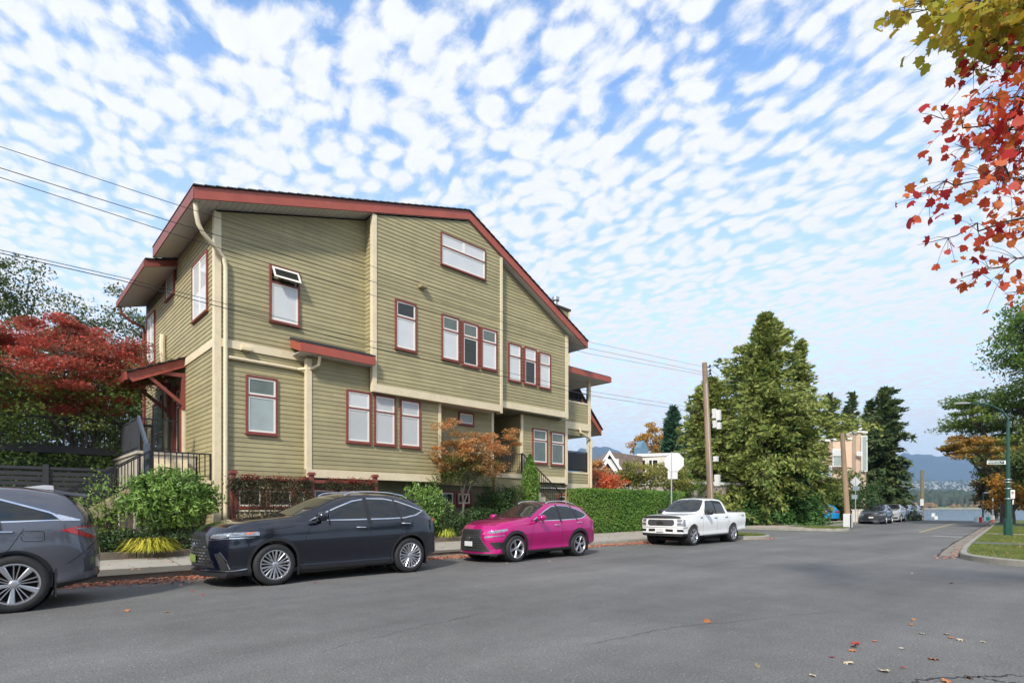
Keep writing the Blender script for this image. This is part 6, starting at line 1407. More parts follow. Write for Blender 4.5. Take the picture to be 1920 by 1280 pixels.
# ---- clipped hedge ------------------------------------------------------------
def hedge(label, pl_, z0, z1, th, m, size, dens, seed, name='clipped_hedge', group=None, round_=.12, cat='hedge'):
    # pl_: front face polyline, thickness behind (+t); leaves cover front, top and ends of a real solid
    p0 = Vector(pl_[0]); t = thing(name, label, cat, (p0.x, p0.y, z0), 0, group); b = MB(); rg_ = np.random.default_rng(seed); pts = []; nr = []
    for a, c in zip(pl_[:-1], pl_[1:]):
        a, c = Vector(a), Vector(c); d = (c - a); Ln = d.length; d.normalize(); n = Vector((d.y, -d.x)); i_ = .08
        q = [a - n * i_ , c - n * i_, c - n * (th - i_), a - n * (th - i_)]
        b.add([(v.x, v.y, z0) for v in q] + [(v.x, v.y, z1 - i_) for v in q], [(0,3,2,1),(4,5,6,7),(0,1,5,4),(1,2,6,5),(2,3,7,6),(3,0,4,7)])
        k = int(Ln * (z1 - z0) * dens); f = rg_.uniform(0, Ln, k); z = rg_.uniform(z0, z1, k); w_ = rg_.normal(0, .022, k) + .05 * np.sin(f * 1.7 + z * 2) * .6
        edge = np.clip((z - (z1 - round_)) / round_, 0, 1) ** 2 * round_ * .6
        pts.append(np.stack([a.x + d.x * f + n.x * (w_ - edge), a.y + d.y * f + n.y * (w_ - edge), z], 1)); nr.append(np.tile(np.array([n.x, n.y, .35]), (k, 1)))
        k = int(Ln * th * dens); f = rg_.uniform(0, Ln, k); g = rg_.uniform(0, th, k); pts.append(np.stack([a.x + d.x * f - n.x * g, a.y + d.y * f - n.y * g, z1 + rg_.normal(0, .025, k)], 1)); nr.append(np.tile(np.array([0, 0, 1.]), (k, 1)))
        for (e_, sg) in ((a, -1), (c, 1)):
            k = int(th * (z1 - z0) * dens); g = rg_.uniform(0, th, k); z = rg_.uniform(z0, z1, k); pts.append(np.stack([e_.x - n.x * g + d.x * sg * .03, e_.y - n.y * g + d.y * sg * .03, z], 1)); nr.append(np.tile(np.array([d.x * sg, d.y * sg, .3]), (k, 1)))
    b.build('branch_core', pmat('hedge_core', (.02, .035, .012), .95, .3, 8), t)
    leaf_mesh('foliage', np.vstack(pts), size, m, t, nrm=np.vstack(nr), shape='spray', seed=seed, droop=-.3); return t
hedge('long clipped cedar hedge between the olive house and the utility pole', [(18.75, 15.05), (27.0, 15.05)], .2, 2.17, 1.0, HEDG, .085, 900, 61)
hedge('return side of the clipped cedar hedge turning away along the side street', [(27.05, 15.0), (27.05, 21)], .2, 2.15, 1.0, HEDG, .10, 350, 62)
# ivy mound and big cedars on the far corner -------------------------------------
def conifer(label, u, vtop, D, hw, m, seed, base_z=.2, group=None, nb=150, spray=.30, per=46, droopy=.35, bare=.0, tr=.22, shape='spray', name='conifer', power=.8, z_lo=.04, irregular=.25, fork=None, cone=1.0, wid_lo=.8, sup=.45):
    c = P(u, vtop, D); h = c.z - base_z; t = thing(name, label, 'tree', (c.x, c.y, base_z), 0, group); b = MB(); r = random.Random(seed); rg_ = np.random.default_rng(seed)
    b.tube([(c.x, c.y, base_z - .1), (c.x, c.y, base_z + h * .4), (c.x + r.uniform(-.1, .1), c.y, base_z + h * .97)], [tr, tr * .7, .03], 9); pts = []; dv = []; R_ = hw * D / FPX
    for i in range(nb):
        f = (i + r.random()) / nb; f = z_lo + (1 - z_lo) * f ** .92; z = base_z + h * f; a = r.uniform(0, math.tau)
        wdt = R_ * min(1, (1 - f) ** power * cone + .03) * (min(1, wid_lo + f * 2)) * (1 + irregular * noise.noise(Vector((math.cos(a) * 1.3, math.sin(a) * 1.3, f * 5 + seed))) * 2.2) * r.uniform(.52, 1.16)
        o = Vector((math.cos(a), math.sin(a), 0)); s0 = Vector((c.x, c.y, z)); up = sup * (1 - f * .2) * .0
        e_ = s0 + o * wdt + Vector((0, 0, wdt * (-droopy + .55 * f))); pp = limb(b, s0, e_, max(.012, tr * .22 * (1 - f)), .008, seed + i, 4, .10, 4)
        nn = int(per * (.35 + wdt / R_)); tt = rg_.uniform(bare, 1, nn) ** .75; sd_ = np.array([-o.y, o.x, 0.]); 
        q = np.array(s0)[None] * (1 - tt)[:, None] + np.array(e_)[None] * tt[:, None]; q[:, 2] += np.sin(np.pi * tt) * wdt * .08
        w_ = (rg_.normal(0, 1, nn) * (.18 + .14 * wdt) * (1.15 - tt))[:, None]; q = q + sd_[None] * w_; q[:, 2] -= np.abs(rg_.normal(0, .12 + .05 * wdt, nn)) + np.abs(w_[:, 0]) * .25; pts.append(q); sgn = np.sign(w_[:, 0])[:, None]; dv.append(np.array([o.x, o.y, 0.])[None] * .7 + sd_[None] * sgn * .45 + np.array([0, 0, -.55])[None] * (1.1 - f * .9) + np.array([0, 0, .5])[None] * f)
    b.build('trunk', BARKD, t, smooth=True); leaf_mesh('crown', np.vstack(pts), spray, m, t, shape=shape, seed=seed, dvec=np.vstack(dv), spread=.30, sv=.5); return t
conifer('huge broad cedar with bronze green sprays behind the utility pole', 1434, 586, 40.5, 142, CEDAR, 71, nb=470, per=120, spray=.36, power=.74, z_lo=.10, irregular=.6, tr=.35, wid_lo=.75, droopy=.30)
conifer('second cedar leaning right of the huge bronze green cedar', 1500, 636, 42, 50, CEDAR, 72, nb=200, per=90, spray=.36, power=.62, irregular=.5, z_lo=.08, tr=.3, group=None)
conifer('lower bronze cedar on the left flank of the huge cedar, behind the utility pole', 1334, 710, 39.5, 100, CEDAR, 73, nb=380, per=90, spray=.33, power=.55, irregular=.45, z_lo=.10, tr=.25, wid_lo=.7)
conifer('bright green lower cedar in front of the huge bronze one, above the ivy mound', 1482, 790, 38.8, 52, CEDG, 74, nb=260, per=90, spray=.30, power=.45, z_lo=.02, tr=.2)
for (u, v, D, rx, rz_, sd_) in ((1408, 960, 39.5, 1.9, 1.5, 75), (1455, 955, 39.0, 2.2, 1.6, 76), (1502, 960, 39.8, 1.7, 1.6, 77)):
    q = P(u, 980, D); shrub({75: 'left end of the ivy mound beside the grey garage', 76: 'middle swell of the ivy mound under the big cedars', 77: 'right end of the ivy mound next to the blue car'}[sd_], (q.x, q.y, .6), (rx, 1.6, rz_), leafmat('ivy_mix', [(.03, .07, .02), (.05, .12, .03), (.08, .17, .04)], .2), 5200, .17, sd_, 'ivy_mound', aspect=1.3, group='ivy mounds under the big cedars', z0=.15)
# row of tall columns, and conifers behind
for i, (u, v, D, w_) in enumerate(((1553, 902, 51, 16), (1573, 898, 52, 15), (1592, 898, 53, 12), (1538, 905, 55, 14), (1606, 902, 54, 9))):
    q = P(u, v, D); h = q.z - .15; column_cedar(['leftmost front column of the tall clipped cedar screen', 'second column of the tall cedar screen, left of the wooden pole', 'third column of the tall cedar screen, behind the wooden pole', 'rear column of the tall cedar screen next to the blue car', 'smallest column of the tall cedar screen, behind the diamond sign'][i], (q.x, q.y, .15), h, w_ * D / FPX, leafmat('screen_mix', [(.05, .08, .015), (.08, .12, .02), (.12, .17, .03)], .15), 6000, 80 + i, 'tall cedar screen columns', .20)
for i, (u, v, D, hw, lb, kw) in enumerate(((1557, 737, 58, 26, 'thin dark conifer left of the peach house roof, leftmost of the far row', dict(nb=110, per=30, power=.42, irregular=.5)),
    (1596, 735, 62, 26, 'dark conifer rising behind the peach house chimney', dict(nb=110, per=44, power=.40)), (1632, 748, 60, 26, 'shorter dark conifer left of the tall waterfront fir', dict(nb=120, per=36, power=.42, irregular=.5)),
    (1657, 727, 58, 47, 'tall wide fir at the waterfront with dense dark boughs', dict(nb=300, per=52, power=.45, irregular=.55)))):
    conifer(lb, u, v, D, hw, CONI, 90 + i, base_z=-.2, group='dark conifers near the water', spray=.55, tr=.3, z_lo=.03, wid_lo=.9, **kw)
conifer('dark green pointed conifer behind the white stucco house', 1262, 762, 68, 42, leafmat('blueconifer', [(.02, .05, .03), (.035, .08, .045), (.05, .10, .05)], .1), 96, nb=260, per=60, spray=.6, power=.62, tr=.3)
conifer('lower dark green conifer right of the pointed one behind the white stucco house', 1290, 808, 66, 34, leafmat('blueconifer', []) if 0 else MC['blueconifer'], 97, nb=170, per=56, spray=.55, power=.5, tr=.25)
c = P(1218, 790, 72); broadleaf('autumn_tree', 'orange leaved tree between the grey roof and the pointed conifer', (c.x, c.y, .2), c.z, (c.x, c.y, c.z - 3.4), (3.0, 2.5, 3.3), AUTM, n_cl=46, per=110, size=.30, cr=.8, tr=.2, seed=98, hollow=.3)
# shrubs and small maples above the long hedge
for i, (u, v, D, rx, rz_, m, lb) in enumerate(((1118, 890, 34, 1.0, .9, MAPO, 'small orange maple above the left end of the long hedge'), (1135, 905, 31, 1.3, .7, leafmat('flame_mix', [(.3, .12, .03), (.5, .12, .05), (.62, .16, .07)], .3), 'flame orange bush just over the long hedge'),
    (1175, 893, 33, 1.2, 1.0, leafmat('olive_gold_mix', [(.10, .13, .03), (.2, .2, .05), (.3, .22, .06)], .3), 'olive gold maple above the middle of the long hedge'), (1215, 890, 32, 1.3, 1.05, MC['olive_gold_mix'], 'yellow green maple in front of the white stucco house'),
    (1252, 900, 33, 1.1, 1.0, MC['olive_gold_mix'], 'olive shrub tree behind the octagonal sign'), (1290, 905, 36, .9, 1.1, MAPG, 'light green shrub left of the utility pole'))):
    c = P(u, v, D); broadleaf('small_tree', lb, (c.x, c.y, .2), c.z + rz_, (c.x, c.y, c.z), (rx, rx, rz_), m, n_cl=26, per=110, size=.14, cr=.42, tr=.07, seed=110 + i, hollow=.1, group='small trees behind the long hedge', flat=.3, squash=.55)
# ---- trees at the right ---------------------------------------------------------
def rt(label, u, v, D, hwu, hv, m, seed, name='broadleaf_tree', **k):
    c = P(u, v, D); rx = hwu * D / FPX; rz_ = hv * D / FPX; base = k.pop('base', None) or (c.x, c.y, .1)
    return broadleaf(name, label, base, c.z, (c.x, c.y, c.z), (rx, rx, rz_), m, seed=seed, group='trees along the right side', **k)
rt('tall green leaved tree at the right edge behind the street lamp', 1955, 660, 38, 75, 110, leafmat('right_edge_mix', [(.05, .10, .02), (.09, .15, .03), (.13, .19, .045)], .4), 121, n_cl=90, per=170, size=.22, cr=1.1, tr=.3, hollow=.1)
rt('spreading tree with downward green and orange boughs left of the street lamp', 1885, 790, 42, 105, 70, leafmat('rightmaple_mix', [(.06, .11, .022), (.10, .16, .03), (.14, .19, .04), (.26, .22, .05)], .4), 122, n_cl=120, per=160, size=.24, cr=.85, tr=.3, flat=.5, squash=.35, hollow=.15, shape='star')
rt('orange tipped low maple reaching left over the road end', 1825, 838, 41, 66, 34, leafmat('orangetip_mix', [(.09, .11, .03), (.24, .15, .035), (.38, .17, .04)], .3), 123, n_cl=34, per=150, size=.25, cr=.6, tr=.18, flat=.5, squash=.3, hollow=.1, shape='star', base=(P(1900, 900, 46).x, P(1900, 900, 46).y, .1))
rt('dark brownish shrub tree at the road end behind the barrier', 1868, 925, 56, 36, 36, leafmat('brown_mix', [(.045, .05, .02), (.08, .07, .03), (.12, .08, .03)], .2), 124, n_cl=60, per=170, size=.28, cr=.9, tr=.15, hollow=.1)
rt('orange bush tree behind the no parking sign', 1900, 920, 40, 52, 36, AUTM, 125, n_cl=40, per=160, size=.20, cr=.6, tr=.12, hollow=.1)
rt('dense dark tree filling the right edge behind the green pole', 1965, 860, 34, 60, 75, leafmat('darkright_mix', [(.045, .07, .022), (.075, .11, .03), (.13, .14, .04)], .3), 126, n_cl=80, per=200, size=.20, cr=.9, tr=.2, hollow=.1)
rt('dark green tree between the brown shrub tree and the lamp', 1880, 860, 50, 50, 46, MC['darkright_mix'], 127, n_cl=60, per=180, size=.26, cr=.95, tr=.2, hollow=.1)
# ---- overhanging maple, top right -------------------------------------------------
ot = thing('street_maple', 'overhanging red and gold maple reaching in from outside the top right corner', 'tree', (9.4, -4.4, .0))
tb = Vector((9.4, -4.4, .0)); fk = Vector((9.1, -4.0, 4.4)); b = MB(); b.tube([tb, tb.lerp(fk, .5) + Vector((.05, .04, 0)), fk, fk + Vector((.2, .1, 3))], [.24, .18, .16, .08], 12)
redp, yelp = [], []; r = random.Random(77)
def Pm(u, v, D): return P(u, v, D)
boughs = [  # end of each visible bough (u, v, D), start offset at the right, kind
  ((1745, 215), (1990, 250), 5.0, 'r', 26), ((1715, 372), (1990, 300), 5.1, 'r', 34), ((1740, 455), (1990, 400), 4.9, 'r', 26), ((1820, 515), (1990, 470), 5.3, 'r', 24), ((1895, 548), (2000, 520), 5.0, 'r', 10),
  ((1800, 130), (1990, 120), 5.4, 'r', 44), ((1820, 190), (1980, 190), 4.8, 'r', 46), ((1850, 250), (1990, 240), 5.2, 'r', 50), ((1790, 270), (1990, 330), 5.6, 'r', 36), ((1860, 330), (1990, 350), 4.8, 'r', 34), ((1880, 420), (1990, 420), 5.4, 'r', 20),
  ((1850, 80), (1990, 60), 5.2, 'r', 40), ((1900, 150), (2010, 150), 5.0, 'r', 46), ((1890, 280), (2010, 280), 5.0, 'r', 40),
  ((1640, 40), (1960, 20), 5.4, 'y', 24), ((1690, 15), (1960, -40), 5.2, 'y', 50), ((1760, 30), (1980, -20), 5.0, 'y', 70), ((1800, 60), (1980, 20), 5.6, 'y', 70), ((1870, 20), (2000, -20), 5.0, 'y', 90), ((1840, 95), (2000, 40), 5.2, 'y', 40)]
for i, (e_, s_, D, kd_, n) in enumerate(boughs):
    a = Pm(*s_, D + .3); c = Pm(*e_, D); limb(b, fk + Vector((0, 0, r.uniform(0, 1.6))), a, .05, .018, 200 + i, 5, .12, 6); pp = limb(b, a, c, .014, .003, 300 + i, 9, .02, 5)
    for k in range(int(n * (1.65 if kd_ == 'r' else 2.0))):
        t_ = r.random() ** .8; q = a.lerp(c, t_) + Vector((r.gauss(0, 1), r.gauss(0, 1), r.gauss(0, .9) - .25)) * (.10 + .16 * (1 - t_)); j = int(t_ * 9); stem = pp[min(9, j)]
        if r.random() < .5: b.tube([stem, stem.lerp(q, .5) + Vector((0, 0, .02)), q], [.003, .002, .0015], 4)
        (redp if kd_ == 'r' else yelp).append(q)
    if kd_ == 'r' and i < 5: b.tube([c, c + (c - a).normalized() * .12], [.003, .001], 4)
b.build('trunk', BARKD, ot, smooth=True)
leaf_mesh('crown', np.array([tuple(q) for q in redp]), .076, MAPH, ot, shape='maple', seed=5, droop=.7, sv=.4)
leaf_mesh('green_crown', np.array([tuple(q) for q in yelp]), .092, MAPY, ot, shape='maple', seed=6, droop=.5, sv=.4)
t0_ = broadleaf('unseen_tree', 'full green unseen tree added behind the viewer for reflections', (-14, -17, .1), 12, (-14, -17, 7.4), (4.6, 4.2, 4.2), G_LT, n_cl=70, per=90, size=.34, cr=1.25, tr=.3, seed=301, hollow=.2, group='unseen trees added for reflections')  # unseen trees, added so car paint and windows reflect a dark tree line
for k_, (x_, y_, a_) in enumerate(((-5, -21, 1.1), (5, -19, 2.3), (14.5, -22, 3.4), (-24, -20, 4.2), (27, -24, 5.5))):
    c_ = copy_tree(t0_); c_['label'] = ['second unseen tree added behind the viewer, facing the navy suv', 'unseen tree added behind the viewer, across from the magenta suv', 'unseen tree added behind the viewer, across from the recessed porch', 'farthest left unseen tree added behind the viewer', 'unseen tree added behind the viewer nearest the right hand lawn'][k_]; c_.location = (x_, y_, .1); c_.rotation_euler.z = a_; c_.scale = (1, 1, .85 + .07 * k_)
# ---- fallen leaves ----------------------------------------------------------------
LITT = leafmat('leaf_litter_mix', [(.28, .10, .06), (.46, .16, .10), (.60, .26, .17), (.42, .20, .11), (.66, .38, .26)], .1, .7)
def kerb_t(s): return kt(s) if s < 21.5 else 12.0
pts = []; r = random.Random(3)
for i in range(13000):
    s_ = r.uniform(-3, 23.2); w_ = abs(r.gauss(0, .30)) if s_ < 9 else abs(r.gauss(0, .24)); pts.append((s_, kerb_t(s_) - .03 - w_ * (1 - .35 * math.sin(s_ * 1.7)), .012 + r.random() ** 2 * .035 * max(0, 1 - w_)))
for i in range(900): s_ = r.uniform(-3, 23); pts.append((s_, r.uniform(13, 14.9) , .30))
pts = [p_ if p_[2] < .2 else (p_[0], p_[1], .165 + (p_[1] - 12.6) / 2 * .115) for p_ in pts]
for i in range(500):
    k = KL1[min(len(KL1) - 2, r.randrange(len(KL1)))]; 
    if k.x > 22.8 and k.y < 12: pts.append((k.x + r.gauss(0, .15), k.y - .12 + r.gauss(0, .08), .015))
for i in range(700):
    k = ks[r.randrange(len(ks))]; k2_ = ks[min(len(ks) - 1, r.randrange(8) + 1)]; pts.append((k.x + r.uniform(0, .6), k.y + .08 + abs(r.gauss(0, .14)), .018 + hz_(k.x)))
for i in range(60): pts.append((19.2 + r.gauss(0, .3), 2.75 + r.gauss(0, .15), .02))
for i in range(420): pts.append((r.uniform(18.5, 36), r.uniform(-2, 2.4), .175))
pts = [p_ for p_ in pts if not (p_[0] > 17.5 and p_[1] < 2.6 and p_[2] < .1)]
o = leaf_mesh('fallen_leaves', np.array(pts), .07, LITT, None, flat=.86, shape='star', seed=8); tag(o, 'drift of fallen russet leaves along the gutter beside the left kerb and on the verges', 'leaf litter', kind='stuff')
LEAFC = {'o': pmat('leaf_orange', (.48, .17, .05), .7, .25, 30), 'r': pmat('leaf_red', (.42, .035, .02), .7, .25, 30), 'p': pmat('leaf_pale', (.55, .45, .30), .7, .2, 30)}
spots_ = [(1325, 1166, 'o', 1.3), (1604, 1206, 'r', 1.5), (1602, 1213, 'r', 1.1), (1598, 1220, 'o', 1), (1590, 1243, 'p', 1.2), (1713, 1162, 'o', 1), (1708, 1171, 'o', .8), (1728, 1188, 'p', .9), (1775, 1189, 'p', .9), (1783, 1196, 'o', 1), (1800, 1200, 'p', 1.2), (1843, 1204, 'p', .8), (1750, 1236, 'o', 1.2), (1690, 1216, 'p', .8), (1658, 1259, 'p', 1.3), (1420, 1250, 'p', .8), (1524, 1267, 'p', 1), (1784, 1094, 'o', .9), (1710, 1075, 'p', .7), (1640, 1202, 'o', .8), (1560, 1232, 'r', .8), (1816, 1271, 'o', 1.2), (1776, 1278, 'o', 1.3), (238, 1145, 'o', 1.2), (313, 1147, 'o', 1), (360, 1109, 'r', .8), (380, 1115, 'r', .8), (590, 1092, 'r', 1), (780, 1074, 'o', .8), (870, 1054, 'p', .8), (950, 1056, 'p', .7), (1030, 1052, 'p', .8), (1693, 1252, 'r', .7)]
for i, (u, v, k, s_) in enumerate(spots_):
    q = G(u, v); r = random.Random(i); C1 = np.zeros((1, 3)); 
    o = leaf_mesh('fallen_leaf', C1, .066 * s_, LEAFC[k], None, flat=.93, shape='maple', seed=500 + i, sv=.1); o.location = (q.x, q.y, .014)
    nm = {'o': 'orange', 'r': 'deep red', 'p': 'pale tan'}[k]; tag(o, 'single %s fallen leaf lying on the open asphalt, away from the gutter drift' % nm, 'fallen leaf', '%s leaves scattered on the road' % nm)
# lawn blades, right verge and the boulevard end
def blades(name, n, box, z, h, m, seed, label, test=None):
    r = np.random.default_rng(seed); x = r.uniform(box[0], box[1], n); y = r.uniform(box[2], box[3], n); 
    k = np.array([test(a, c) for a, c in zip(x, y)]) if test else np.ones(n, bool); x, y = x[k], y[k]; n = len(x); a = r.uniform(0, math.tau, n); hh = h * r.uniform(.5, 1.2, n); w_ = .008
    V = np.zeros((n, 3, 3)); dx, dy = np.cos(a) * w_, np.sin(a) * w_; V[:, 0] = np.stack([x - dx, y - dy, z + 0 * x], 1); V[:, 1] = np.stack([x + dx, y + dy, z + 0 * x], 1); V[:, 2] = np.stack([x + r.normal(0, .02, n), y + r.normal(0, .02, n), z + hh], 1)
    me = bpy.data.meshes.new(name); me.vertices.add(n * 3); me.vertices.foreach_set('co', V.ravel()); me.loops.add(n * 3); me.loops.foreach_set('vertex_index', np.arange(n * 3)); me.polygons.add(n); me.polygons.foreach_set('loop_start', np.arange(n) * 3); me.polygons.foreach_set('loop_total', np.full(n, 3)); me.update(calc_edges=True)
    return tag(link(name, me, m), label, 'grass', kind='stuff')
LAWN = leafmat('lawn_mix', [(.065, .09, .022), (.095, .12, .026), (.14, .16, .036), (.20, .18, .06)], .3)
def kry(x):
    for i in range(len(KR) - 1):
        if KR[i].x <= x <= KR[i + 1].x: return KR[i].y + (KR[i + 1].y - KR[i].y) * (x - KR[i].x) / (KR[i + 1].x - KR[i].x + 1e-9)
    return 0
blades('lawn_grass', 120000, (17.5, 46, -3, 4.6), .142, .05, LAWN, 1, 'short sunlit lawn of the right hand verge around the green lamp post', lambda a, c: c < kry(a) - .22 - (0 if a > 19 else .2) and not 24.65 < a < 25.85 and not 33.5 < a < 34.5 and not (a > 34.4 and -.7 + (a - 34.4) * .068 < c < 1.25 + (a - 34.4) * .068) and c > -3)
blades('lawn_grass', 14000, (23.0, 26.3, 9.8, 12.6), .165, .04, LAWN, 2, 'small grass patch on the kerb end behind the white pickup', lambda a, c: (a - 24.6) ** 2 / 3.0 + (c - 12.2) ** 2 / 5.2 < 1)
blades('lawn_grass', 14000, (35.2, 38.8, 10.2, 11.9), .15, .045, LAWN, 3, 'small grass patch at the foot of the pole with the white box')
blades('garden_groundcover', 30000, (-3, 5, 14.75, 15.5), .36, .07, DSHR, 4, 'dark green ground cover at the front of the planted bed')
blades('mossy_grass', 20000, (-.5, 3.4, 14.73, 15.1), .36, .06, LAWN, 5, 'bright mossy grass strip just behind the timber edging by the grey suv')
# ================================================================ FENCES, POLES, SIGNS, NEIGHBOURS
DARKF = pmat('charcoal_fence', (.030, .031, .034), .6, .2, 5)
f0 = P(-60, 900, 17.6); fy = f0.y
t = thing('slat_fence', 'low charcoal horizontal slat fence on the left behind the grey suv', 'fence', (-1.5, 18.6, .5))
b = MB(); z = .55; X0, X1 = -3.2, 2.55
while z < 2.35: b.box((X0, 18.60, z), (X1, 18.63, z + .10)); z += .128
b.box((X0, 18.57, 2.37), (X1, 18.68, 2.43)); b.build('slat_panel', DARKF, t)
for x in (-2.6, -.55, 1.15, 2.5):
    b = MB(); b.box((x - .06, 18.55, .4), (x + .06, 18.67, 2.50)); b.build('post', DARKF, t, bevel=.005)
t = thing('garden_pergola', 'charcoal timber gateway pergola at the left edge, in front of the grey stucco wall', 'pergola', (-.2, 17.9, .4))
for u in (-40, 48):
    q = P(u, 880, 16.2); b = MB(); b.box((q.x - .09, q.y - .09, .4), (q.x + .09, q.y + .09, 2.95)); b.box((q.x - .13, q.y - .13, 2.25), (q.x + .13, q.y + .13, 2.34)); b.build('post', DARKF, t, bevel=.006)
a_, c_ = P(-60, 858, 16.1), P(72, 856, 16.1)
for dz, dy in ((0, 0), (0, .24)): 
    b = MB(); b.bar(a_ + Vector((0, dy - .1, 0)), c_ + Vector((0, dy - .1, 0)), .06, .16); b.build('beam', DARKF, t, bevel=.006)
b = MB()
for k in range(5): q = a_.lerp(c_, .08 + k * .21); b.box((q.x - .04, q.y - .35, q.z + .085), (q.x + .04, q.y + .40, q.z + .17))
b.build('rafter', DARKF, t)
t = thing('neighbour_house', 'grey stucco neighbouring house with a dark deck, mostly hidden behind the red maple', 'house', (-2, 22, .4))
b = MB(); b.box((-6, 21.5, .4), (-.2, 28, 5.2)); b.build('wall', pmat('grey_stucco', (.20, .21, .18), .9, .15, 3), t)
b = MB(); b.box((-6.3, 21.0, 5.21), (.2, 28.4, 5.4)); b.prism([(-6.3, 21.0, 5.4), (.2, 21.0, 5.4), (-3, 21.0, 6.6)], (0, 7, 0)); b.build('roof', SHING, t)
b = MB(); b.box((-.19, 21.2, 3.0), (4.0, 21.35, 3.22)); b.box((-.19, 21.2, 4.0), (4.0, 21.27, 4.08))
x = -.1
while x < 4: b.box((x, 21.22, 3.22), (x + .03, 21.25, 4.0)); x += .14
b.build('deck_rail', DARKF, t)
b = MB(); b.box((-.19, 21.36, 3.0), (4.0, 27, 3.2)); 
for x in (0.0, 1.9, 3.8): b.box((x, 21.4, .4), (x + .14, 21.54, 2.99))
b.build('deck', DARKF, t)
window('t', 21.5, -1, -3.8, -2.2, 1.6, 3.3, splits=(), panes=('dark',), par=t) 
t = thing('brown_shed', 'low green roofed outbuilding glimpsed through the fence under the maple', 'shed', (2.6, 24, .4))
b = MB(); b.box((.6, 24, .4), (3.6, 27, 2.1)); b.build('wall', pmat('tan_stucco', (.3, .26, .2), .9), t); b = MB(); b.prism([(.3, 23.8, 2.1), (3.9, 23.8, 2.1), (2.1, 23.8, 3.0)], (0, 3.4, 0)); b.build('roof', pmat('green_roof', (.12, .17, .13), .8), t)
# hedge mass closing the garden behind the fence
hedge('dark hedge closing the neighbouring garden behind the fence and the red maple', [(-8, 20.75), (2.8, 20.75)], .4, 2.9, .35, G_LT, .15, 230, 63)
# ---- utility pole with transformers -------------------------------------------
WOODP = pmat('pole_wood', (.28, .19, .12), .85, .25, 3, .5, 20, streak=6, dirt=((.12, .09, .07), 2, .7))
pb = P(1335, 949, 32); pb.z = .1; pt_ = P(1321, 680, 32)
t = thing('utility_pole', 'tall leaning wooden utility pole with white equipment boxes, between the hedge and the big cedar', 'utility pole', pb)
b = MB(); b.tube([pb, pb.lerp(pt_, .5), pt_], [.20, .175, .14], 14); b.build('pole', WOODP, t, smooth=True)
def on(v): f = (pb.z - CH - (HV - v) / FPX * 32) / (pb.z - pt_.z); return pb.lerp(pt_, f)
RT = Vector((FWD[1], -FWD[0], 0)).normalized()
EQ = pmat('equipment_white', (.62, .62, .60), .45, .08, 4)
for (v, du, w_, h) in ((775, 14, .20, .55), (795, 14, .20, .42), (778, 22, .22, .60), (798, 22, .20, .40), (860, 13, .24, .30), (900, 14, .26, .66)):
    q = on(v) + RT * (du * 32 / FPX); b = MB(); 
    b.box((q.x - w_ / 2, q.y - w_ / 2, q.z - h / 2), (q.x + w_ / 2, q.y + w_ / 2, q.z + h / 2)); b.build('equipment_box', EQ, t, bevel=.02)
    b = MB(); b.bar(on(v), q, .05, .05); b.build('bracket', METALD, t)
for v in (688, 696, 702):
    q = on(v); b = MB(); b.tube([q + RT * .14, q + RT * .30], .03, 6); b.lathe([(0, 0), (.06, 0), (.07, .05), (.04, .09), (.06, .12), (0, .15)], tuple(q + RT * .30), 'Z', 10); b.build('insulator', METALD, t)
b = MB(); q0, q1 = on(935) + RT * .0 + Vector((-.14, -.14, 0)), on(720) + Vector((-.10, -.10, 0)); b.tube([q0, q1], .03, 6); b.build('conduit', pmat('conduit_grey', (.4, .4, .4), .5), t)
# wires -------------------------------------------------------------------------
CAB = pmat('black_cable', (.012, .012, .012), .5, .1, 3)
def wire(label, pts, r, sag=.0, name='power_cable', grp='overhead cables along the street'):
    pts = [Vector(p) for p in pts]; q = []
    for i in range(len(pts) - 1):
        for k in range(16):
            t_ = k / 16; p = pts[i].lerp(pts[i + 1], t_); p.z -= sag * 4 * t_ * (1 - t_); q.append(p)
    q.append(pts[-1]); b = MB(); b.tube(q, r * .68, 5); o = b.build(name, CAB); tag(o, label, 'cable', grp); return o
TW = 13.0
wt = on(690) + RT * .3
wire('topmost black overhead cable running from the left edge across the front of the olive house', [W(-60, 255, TW), W(335, 385, TW), W(700, 500, 13.6), W(1100, 640, 14.2), wt], .009)
wire('second overhead cable from the top, meeting the olive house roof corner', [W(-60, 296, TW + .1), W(330, 418, TW + .1), W(700, 528, 13.7), W(1100, 652, 14.2), on(700) + RT * .3], .011)
wire('third overhead cable, just under the second one at the left edge', [W(-60, 313, TW + .2), W(330, 440, TW + .2), W(720, 560, 13.8), W(1100, 662, 14.3), on(705) + RT * .3], .010)
wire('upper of the two low telephone cables crossing the left wall of the house', [W(-60, 455, TW + .2), W(228, 520, TW + .3), W(700, 640, 13.8), W(1100, 732, 14.4), on(768)], .010)
wire('lower of the two low telephone cables crossing the left wall of the house', [W(-60, 461, TW + .3), W(228, 526, TW + .4), W(700, 652, 13.9), W(1100, 740, 14.5), on(775)], .013)
p2 = P(1583, 812, 37.5)
wire('cable from the utility pole to the big cedar side, right of the pole top', [on(692) + RT * .3, P(1400, 742, 36), P(1583, 815, 37.5)], .010)
